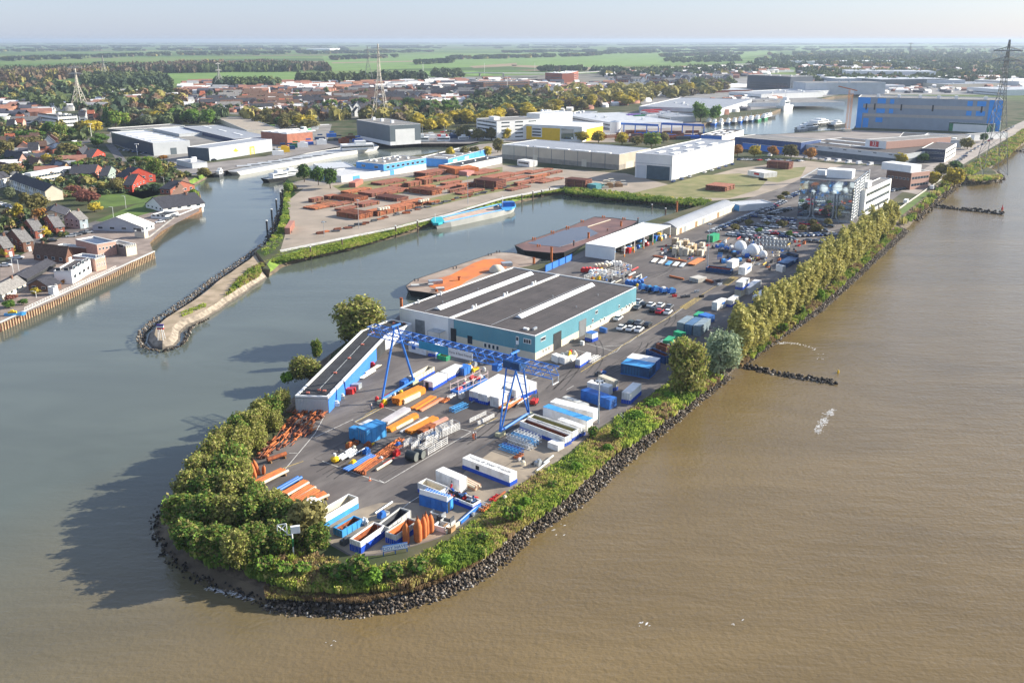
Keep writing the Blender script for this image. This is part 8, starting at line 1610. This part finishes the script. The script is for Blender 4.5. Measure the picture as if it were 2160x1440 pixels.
town([(0,300),(120,296),(150,318),(90,335),(0,330)],0,.4,['dark-roofed white house', 'orange-roofed house', 'brown-roofed brick house'],14, 'along the upper road on the left',14)
town([(0,262),(70,250),(80,275),(0,292)],0,.2,['white terrace', 'orange-roofed house', 'dark-roofed white house'],26, 'at the left edge behind the gardens',16)
town([(200,236),(300,240),(300,252),(170,250)],0,.1,['white terrace', 'dark-roofed white house'],34, 'right of the white apartments',14)
for (k,w_),v in byk.items(): label_row(v,k,w_) if len(v) > 1 else v[0][0].__setitem__('label',f'{k}, the only one {w_}')
NH = sum(len(v) for v in byk.values())
# the rest of the built-up land: too many and too far to count
def bandpoints(poly,n,seed):
    r = np.random.RandomState(seed); xs = [p[0] for p in poly]; ys = [p[1] for p in poly]; o = []
    while len(o) < n:
        x,y = r.uniform(min(xs),max(xs)),r.uniform(min(ys),max(ys))
        if in_poly(x,y,poly): p = g(x,y); o.append((p.x,p.y,0))
    return np.array(o)
hv = np.array([(-1,-1,0),(1,-1,0),(1,1,0),(-1,1,0),(-1,-1,.6),(1,-1,.6),(1,1,.6),(-1,1,.6),(-1,0,1),(1,0,1)])*np.array([.5,.5,1]); 
hv = np.concatenate([hv,hv[[4,5,9,8,6,7]]]); hf = [(0,1,5,4),(1,2,6,5),(2,3,7,6),(3,0,4,7),(10,11,12,13),(14,15,13,12)]
DH = [M('distant_white',(.75,.72,.68)),M('distant_brick',(.30,.14,.10)),M('distant_dark',(.07,.07,.09)),M('distant_tile',(.34,.16,.10)),M('distant_grey',(.3,.3,.3))]
k_ = 0
for poly,n,lb in (([(1480,214),(1560,205),(1700,190),(1690,200),(1600,228),(1500,246)],70, 'small estate buildings on the far north quay'),([(1840,180),(2160,178),(2160,198),(1900,197),(1760,196)],110, 'small estate buildings behind the shipyard hall'),([(1060,232),(1360,200),(1370,215),(1180,240),(1080,262)],70, 'small estate buildings along the tree avenue'),([(170,200),(400,200),(400,232),(200,236)],110, 'small houses among the trees right of the left pylons'),([(0,330),(120,320),(180,345),(100,372),(0,372)],26, 'small garden sheds of the western estate'),([(380,178),(700,172),(1060,170),(1180,176),(1160,186),(900,190),(620,196),(400,200)],420, 'distant rows of brick houses at the town edge'),([(1250,152),(1600,142),(1660,150),(1580,165),(1290,166)],260, 'distant roofs near the highway'),
                    ([(1680,130),(1900,128),(2160,135),(2160,172),(1900,176),(1690,176)],520, 'distant town roofs behind the far harbour'),([(0,215),(60,205),(140,232),(60,250),(0,255)],60, 'distant roofs at the far left'),([(1180,178),(1300,178),(1290,200),(1180,205)],80, 'distant small houses left of the avenue'),
                    ([(640,198),(1000,190),(1100,196),(900,225),(650,240),(480,240),(400,215)],620, 'small sheds and outbuildings between the houses')):
    P = bandpoints(poly,n,50+k_); r = np.random.RandomState(k_); sm = .62 if 'sheds' in lb or 'estate' in lb else 1
    o = inst(hv,hf,P,np.stack([r.uniform(9,34,n)*sm,r.uniform(8,13,n)*sm,r.uniform(6,10,n)*sm],1),r.uniform(-.3,.7,n), 'distant_houses',DH,r.choice(5,n,p=(.28,.22,.2,.16,.14))); tag(o,lb,None,None, 'stuff'); k_ += 1
# far woods: crowns of leaf cards round a solid heart
def blob_template(n,seed,card):
    p,a,b = cards(n,seed,1,lumps_round(seed,7),spread=.5); a = a*card; b = b*card
    v = np.stack([p-a,p-b,p+a,p+b],1).reshape(-1,3)
    return v,np.arange(len(v)).reshape(-1,4)
BTV,BTF = blob_template(85,3,.26); BTV2,BTF2 = blob_template(46,5,.36)
FW = [leafmat('far_leaf_green',(.07,.10,.04),(.13,.16,.06),.03,.15),leafmat('far_leaf_dark',(.035,.06,.035),(.07,.10,.05),.03,.15),leafmat('far_leaf_brown',(.12,.09,.06),(.18,.14,.09),.03,.12),leafmat('far_leaf_yellow',(.20,.18,.05),(.30,.26,.08),.03,.15),leafmat('far_leaf_rust',(.15,.09,.055),(.22,.14,.08),.03,.12)]
def woods(poly,n,lb,rad,hgt,wts,seed,name='far_woods',near=False):
    P = bandpoints(poly,n,seed); r = np.random.RandomState(seed); h = r.uniform(hgt[0],hgt[1],n); rr = r.uniform(rad[0],rad[1],n)
    tv,tf = (BTV,BTF) if near else (BTV2,BTF2); f = np.sin(P[:,0]*.012+seed)+np.sin(P[:,1]*.006+2*seed)+r.normal(size=n)*.7; cw = np.cumsum(wts)/sum(wts); mi = np.searchsorted(cw,np.argsort(np.argsort(f))/n).clip(0,4)
    o = inst(tv,tf,P,np.stack([rr,rr,h],1),r.uniform(0,6.28,n),name,FW,mi); tag(o,lb,None,None, 'stuff')
woods([(0,158),(160,150),(420,140),(560,138),(688,145),(694,151),(560,153),(455,154),(300,155),(160,166),(0,178)],1000, 'brown autumn forest beyond the town on the left',(10,16),(15,24),(.15,.25,.5,.05,.05),1)
woods([(170,166),(340,164),(365,182),(330,190),(180,188)],240, 'dense dark green grove under the left pylons',(8,12),(14,20),(.6,.4,0,0,0),2,near=True)
woods([(455,181),(585,180),(590,188),(460,189)],90, 'row of green trees behind the white-roofed terrace',(8,12),(14,20),(.6,.4,0,0,0),3,near=True); woods([(628,171),(890,168),(900,176),(630,180)],210, 'tree row behind the town under the tall middle pylon',(9,13),(15,22),(.6,.4,0,0,0),4,near=True)
woods([(915,158),(970,157),(975,164),(915,166)],40, 'green clump left of the highway bridge',(9,13),(14,20),(.6,.4,0,0,0),5,near=True)
woods([(0,182),(110,178),(165,192),(330,192),(400,205),(380,240),(300,236),(200,240),(60,232),(0,215)],200, 'mixed trees between the gardens and the forest on the left',(8,14),(10,18),(.35,.3,.1,.15,.1),6,near=True)
woods([(170,240),(380,232),(480,246),(470,262),(330,266),(230,262)],110, 'mixed trees behind the western warehouses',(7,11),(9,15),(.35,.25,.2,.15,.05),7,near=True)
woods([(0,262),(60,272),(140,268),(210,285),(180,300),(60,310),(0,300)],70, 'bushes and garden trees along the upper road',(5,8),(5,9),(.3,.25,.1,.25,.1),8,near=True)
woods([(0,335),(100,325),(210,335),(270,370),(250,400),(200,410),(120,420),(60,400),(0,385)],150, 'hedges and small garden trees around the western houses',(3,6),(3,6),(.4,.3,.1,.15,.05),9,near=True)
woods([(60,500),(140,490),(140,498),(60,520)],14, 'low hedges between the quay houses',(1.5,2.2),(1,2),(.4,.5,0,.1,0),24,near=True)
woods([(200,340),(330,340),(400,372),(360,385),(250,372)],60, 'garden shrubs between the red houses and the canal mouth',(2.5,5),(2.5,5),(.4,.25,.1,.2,.05),21,near=True)
woods([(200,400),(340,396),(350,404),(210,412)],40, 'clipped dark hedge behind the lawn',(2.5,3.5),(2,3),(.3,.7,0,0,0),22,near=True)
woods([(0,460),(60,450),(110,470),(60,500),(0,500)],30, 'street trees and shrubs by the paved square',(2.5,4),(3,6),(.3,.2,.1,.2,.2),23,near=True)
woods([(400,200),(900,190),(1100,186),(1150,205),(900,228),(640,245),(430,232)],150, 'garden trees between the town houses',(4,7),(6,10),(.4,.35,.1,.1,.05),10,near=True)
woods([(500,245),(760,240),(990,225),(1180,215),(1180,235),(1000,262),(905,275),(760,250),(640,262),(520,262)],190, 'belt of trees between the town and the halls',(7,12),(9,15),(.3,.2,.15,.3,.05),11,near=True)
woods([(1000,205),(1330,190),(1560,172),(1570,190),(1300,222),(1100,245),(1020,240)],240, 'mass of yellowing trees beside the avenue',(9,14),(11,17),(.2,.1,.2,.5,0),12,near=True)
woods([(1240,150),(1400,150),(1560,140),(1600,128),(1690,118),(1700,140),(1560,160),(1300,168)],260, 'trees round the highway estate',(10,16),(10,18),(.4,.5,.05,.05,0),13)
woods([(1600,118),(1760,108),(2160,104),(2160,150),(1900,150),(1700,138)],900, 'wooded town edge at the far right',(12,20),(12,20),(.45,.45,.05,.05,0),14); woods([(1680,150),(1900,152),(2160,150),(2160,176),(1960,182),(1700,178)],330, 'trees among the distant town roofs',(9,15),(10,17),(.45,.4,.05,.1,0),15)
woods([(1400,128),(1480,122),(1560,120),(1560,130),(1420,134)],70, 'clumps of trees in the meadow',(12,20),(12,18),(.4,.6,0,0,0),16)
HV = [(0,128,320,118,160,5),(320,116,700,112,160,5),(700,126,830,122,60,3),(940,126,1250,118,130,3),(1060,112,1400,107,130,3),(0,108,700,105,300,3),(640,114,900,110,120,3),(1240,114,1700,106,160,3),(1280,104,2160,100,300,2.5),(0,99,1200,98,420,2),(1100,96,2160,93.5,420,1.6),(0,93,2160,91,520,1.2),(880,136,950,133,40,2),(1140,151,1230,150,26,2),(1660,128,2160,118,200,4),(1400,120,1560,115,70,3),(0,103,2160,101,260,1.5)]
P_ = []; S_ = []; r = np.random.RandomState(77)
for (x0,y0,x1,y1,n,sp_) in HV:
    for i in range(n):
        f = r.rand(); f = (f+.06*math.sin(f*40))  ; x = x0+(x1-x0)*f; y = y0+(y1-y0)*f+r.uniform(-.5,.5)*sp_*.6*(1 if r.rand() < .8 else 2)
        p = g(x,max(89.2,y)); dd = p.length; P_.append((p.x,p.y,0)); w_ = max(12,dd*.004)*r.uniform(.7,1.6); S_.append((w_*1.3,w_*.8,r.uniform(11,19)))
mi = r.choice(5,len(P_),p=(.42,.45,.08,.05,0)); o = inst(BTV2,BTF2,P_,np.array(S_),np.zeros(len(P_)), 'polder_hedgerows',FW,mi); tag(o, 'tree lines and hedgerows across the polder to the horizon',None,None, 'stuff')

# ---- pylons, tower crane, distant masts
PYL = M('pylon_steel',(.27,.27,.25),.7,.1,.1); PYLR = M('pylon_pale',(.55,.50,.42),.6,.1,.1)
def pylon(x,yb,yt,lb,base,mat,arms=((.80,.20),(.93,.20)),th=1.0,tilt=.4,waist=.62):
    P = g(x,yb); h = ht(x,yb,yt); t = T('electricity_pylon',lb, 'pylon',P, 'electricity pylons'); r_ = th*h*.0035
    def w_(f): return base*(1-f/waist)*.5+h*.016 if f < waist else h*.016*(1-(f-waist)/(1.02-waist))+.25
    c4 = [(-1,-1),(1,-1),(1,1),(-1,1)]; ca,sa = math.cos(tilt),math.sin(tilt)
    def pt(k,f): a,b = c4[k % 4][0]*w_(f),c4[k % 4][1]*w_(f); return P+Vector((a*ca-b*sa,a*sa+b*ca,h*f))
    lv = [0,.14,.27,.38,.48,.56,.62,.68,.74,.80,.86,.92,1.0]
    for k in range(4): mb = MB(); [mb.tube(pt(k,a),pt(k,b),r_,4) for a,b in zip(lv,lv[1:])]; mb.build('corner_post',mat,t)
    mb = MB()
    for a,b in zip(lv,lv[1:]):
        for k in range(4): mb.tube(pt(k,a),pt(k+1,b),r_*.55,3); mb.tube(pt(k+1,a),pt(k,b),r_*.55,3)
    mb.build('lattice_bracing',mat,t)
    for f,l_ in arms:
        mb = MB(); u = Vector((ca,sa,0)); s = Vector((-sa,ca,0)); L_ = h*l_
        for sg in (-1,1):
            tip = P+Z*h*f+u*sg*L_
            for q in (-1,1): mb.tube(P+Z*h*f+s*q*w_(f),tip,r_*1.7,3); mb.tube(P+Z*h*(f+.03)+s*q*w_(f),tip,r_*1.1,3)
            for j in range(1,5): a = P+Z*h*f+u*sg*L_*j/5; mb.tube(a+s*w_(f)*(1-j/5),a-s*w_(f)*(1-j/5)+Z*h*.035*(1-j/5),r_*.5,3)
            for j in (.45,.95): a = P+Z*h*f+u*sg*L_*j; mb.tube(a,a-Z*h*.03,r_*.5,3)
        mb.build('cross_arm',mat,t)
    return t,P,h
pylon(2089,366,84, 'tall dark pylon on the islet at the right edge of the river',13,PYL,((.85,.105),(.92,.105)),.8,-.1,.66); pylon(803,250,93, 'tallest pale pylon in the middle behind the dock hall',14,PYLR,((.835,.13),(.92,.15)),.9,-.15,.6)
pylon(169,231,140, 'pale pylon with two arms standing before the red tree on the left',15,PYLR,((.83,.18),(.97,.18)),1.5,-.1); pylon(221,164,114, 'pale pylon above the green grove on the left',15,PYL,((.66,.32),(.95,.32)),2.0,-.1); pylon(464,187,132, 'grey pylon behind the white terrace roofs',16,PYL,((.7,.14),(.95,.12)),2.0,.9)
pylon(778,176,98, 'faint grey pylon left of the tallest one',18,PYL,((.75,.1),(.9,.1)),1.2,.2); pylon(1917,132,91, 'faint pylon on the right horizon',20,PYL,((.75,.15),(.97,.15)),2.0,.2)
P = g(1787,278); h = ht(1787,278,190); t = T('tower_crane', 'orange tower crane standing on the harbour quay', 'tower crane',P); s_ = 1.6
for a,b in ((-s_,-s_),(s_,-s_),(s_,s_),(-s_,s_)): MB().tube(P+Vector((a,b,0)),P+Vector((a,b,h)),.22,4).build('mast_chord',ORANGE,t)
mb = MB(); n = 20; cs = [Vector((-s_,-s_,0)),Vector((s_,-s_,0)),Vector((s_,s_,0)),Vector((-s_,s_,0))]
for i in range(n): [mb.tube(P+cs[k]+Z*h*i/n,P+cs[(k+1) % 4]+Z*h*(i+1)/n,.14,3) for k in range(4)]
mb.build('mast_lattice',M('pale_orange',(.62,.30,.12),.7),t); MB().tube(P+Vector((1,-12,h)),P+Vector((-2,30,h+2)),.5,4).build('jib',RUSTL,t); MB().box(P+Vector((-3,-3,0)),(6,0,0),(0,6,0),Z*2.5).build('base_block',CREAM,t); MB().box(P+Vector((-1.5,-3,h-3)),(3,0,0),(0,3,0),Z*3).build('cab',WHITE,t)
for i,(x,yb,yt) in enumerate(((893,168,136),(1022,157,134),(1070,192,163),(1128,150,133),(1218,150,134),(118,290,262),(193,288,262),(290,328,305))):
    P = g(x,yb); h = ht(x,yb,yt); t = T('roadside_mast',f'thin pale lamp mast far behind, {nth(sorted((893, 1022, 1070, 1128, 1218, 118, 193, 290)).index(x)+1)} from the left', 'mast',P, 'distant lamp masts'); MB().tube(P,P+Z*h,h*.008+.1,4).build('pole',WHITE,t); MB().box(P+Vector((-1.5,0,h)),(3,0,0),(0,.8,0),Z*.5).build('lamp',WHITE,t)
for i,(x,yb,yt) in enumerate(((240,462,437),(266,440,414),(200,408,392),(313,384,366),(286,357,338),(28,575,546),(40,572,548),(77,628,615),(347,396,374),(364,400,380))):
    P = g(x,yb); h = ht(x,yb,yt); t = T('street_lamp',f'slim white street lamp in the town, {nth(sorted((240, 266, 200, 313, 286, 28, 40, 77, 347, 364)).index(x)+1)} from the left', 'street lamp',P, 'street lamps of the town'); MB().tube(P,P+Z*h,.09,5).build('pole',WHITE,t); MB().tube(P+Z*h,P+Vector((-1.2,0,h+.15)),.07,4).build('arm',WHITE,t); MB().box(P+Vector((-1.7,-.15,h+.05)),(.6,0,0),(0,.3,0),Z*.14).build('lamp_head',STEEL,t)
# highway and its bridge
A = [g(x,y,0) for x,y in ((960,158),(1010,161),(1060,163),(1200,160),(1400,150),(1560,142),(1700,138))]
t = T('highway_viaduct', 'long low highway viaduct beyond the town', 'viaduct',A[0]); mb = MB(); zz = (2,7,8,5,7,8,7)
for i in range(len(A)-1): a,b = A[i]+Z*zz[i],A[i+1]+Z*zz[i+1]; mb.box(a,b-a,(2,16,0),Z*1.6)
mb.build('deck',M('viaduct_concrete',(.42,.42,.41),.8),t)
for i in range(1,len(A)-1): MB().box(A[i]+Vector((0,2,0)),(4,0,0),(0,10,0),Z*zz[i]).build('pier',CONC,t)
# estate gantry cranes (blue beams over dark steel stock)
for lb,a,b,y0 in (('long dark blue crane runway left over the steel stock',(1292,283),(1388,288),262),('long dark blue crane runway right over the steel stock',(1394,284),(1484,288),268)):
    A,Bq = g(*a),g(*b); h = 9; t = T('crane_runway',lb, 'crane runway',A); MB().box(A+Z*h,Bq-A,(0,2,0),Z*1.8).build('beam',BLUE,t); [MB().tube(A+(Bq-A)*f,A+(Bq-A)*f+Z*h,.5,5).build('post',BLUE,t) for f in (0,.25,.5,.75,1)]
it = []; r_ = random.Random(41)
for i in range(44):
    x,y = r_.uniform(1290,1480),r_.uniform(280,302)
    if 1330 < x and y > 296: y -= 8
    P = g(x,y); mb = MB(); l_ = r_.uniform(6,14); [mb.box(P+Vector((0,k*1.4,0)),(l_,1.5,0),(-.1,1.2,0),Z*r_.uniform(1,3)) for k in range(3)]
    it.append((tag(mb.build('steel_stock',r_.choice((RUSTD,RUSTD,RUST,DSTEEL,BLUE))),None, 'steel stock', 'steel stock under the blue runways'),x))
label_row(it, 'dark heap of steel stock', 'under the blue crane runways')
for i,(x,y,m_) in enumerate(((1358,244,REDP),(1366,248,REDP),(1372,243,REDP),(1340,256,GREENP),(1362,256,WHITE),(1326,254,M('purple_box',(.3,.15,.5),.6)))):
    P = g(x,y); tag(MB().box(P,(14,3,0),(-2,7,0),Z*6).box(P+Vector((1,1,6.05)),(12,2.4,0),(-1,5,0),Z*.4).build('stacked_containers',m_),f'{["leftmost red", "middle red", "rightmost red", "green", "white", "purple"][i]} container stack behind the yellow factory', 'container stack', 'container stacks behind the yellow factory')
for i,(x,y,m_) in enumerate(((640,306,BLUE),(612,312,GREENP),(628,312,WHITE),(600,316,DBL),(588,322,YELLOW),(585,316,DBL),(575,328,WHITE),(665,296,DBL),(690,290,BLUE),(705,298,DSTEEL),(730,295,RUSTD),(745,300,BLUE),(716,303,RUST),(668,306,WHITE),(900,292,WHITE),(925,290,REDP),(950,292,DBL),(975,290,BLUE),(860,300,WHITE))):
    P = g(x,y); tag(MB().box(P,(8,3,0),(-1.5,4,0),Z*rnd.uniform(2,4)).box(P+Vector((2,1.4,4.05)),(4,1.4,0),(-.6,2,0),Z*1).build('yard_load',m_),f'shipyard load on the canal quay, {nth(sorted((640, 612, 628, 600, 588, 585, 575, 665, 690, 705, 730, 745, 716, 668, 900, 925, 950, 975, 860)).index(x)+1)} from the left', 'yard load', 'loads on the canal quay')
# ================================================================== haze
def haze():
    mb = MB(); mb.box((-33000,-600,-6.5),(66000,0,0),(0,44000,0),(0,0,106)); m = bpy.data.materials.new('air_haze'); m.use_nodes = True; n = m.node_tree.nodes; l = m.node_tree.links
    n.remove(n['Principled BSDF']); v = n.new('ShaderNodeVolumePrincipled'); v.inputs['Color'].default_value = (.52,.62,.76,1); v.inputs['Density'].default_value = HAZE; v.inputs['Anisotropy'].default_value = .2
    l.new(v.outputs[0],n['Material Output'].inputs['Volume']); o = mb.build('haze',m); o['kind'] = 'stuff'; o['label'] = 'pale blue air haze over the whole polder'
HAZE = .000075
haze()
for rs in PT.values():
    for r_ in rs: drop(r_)
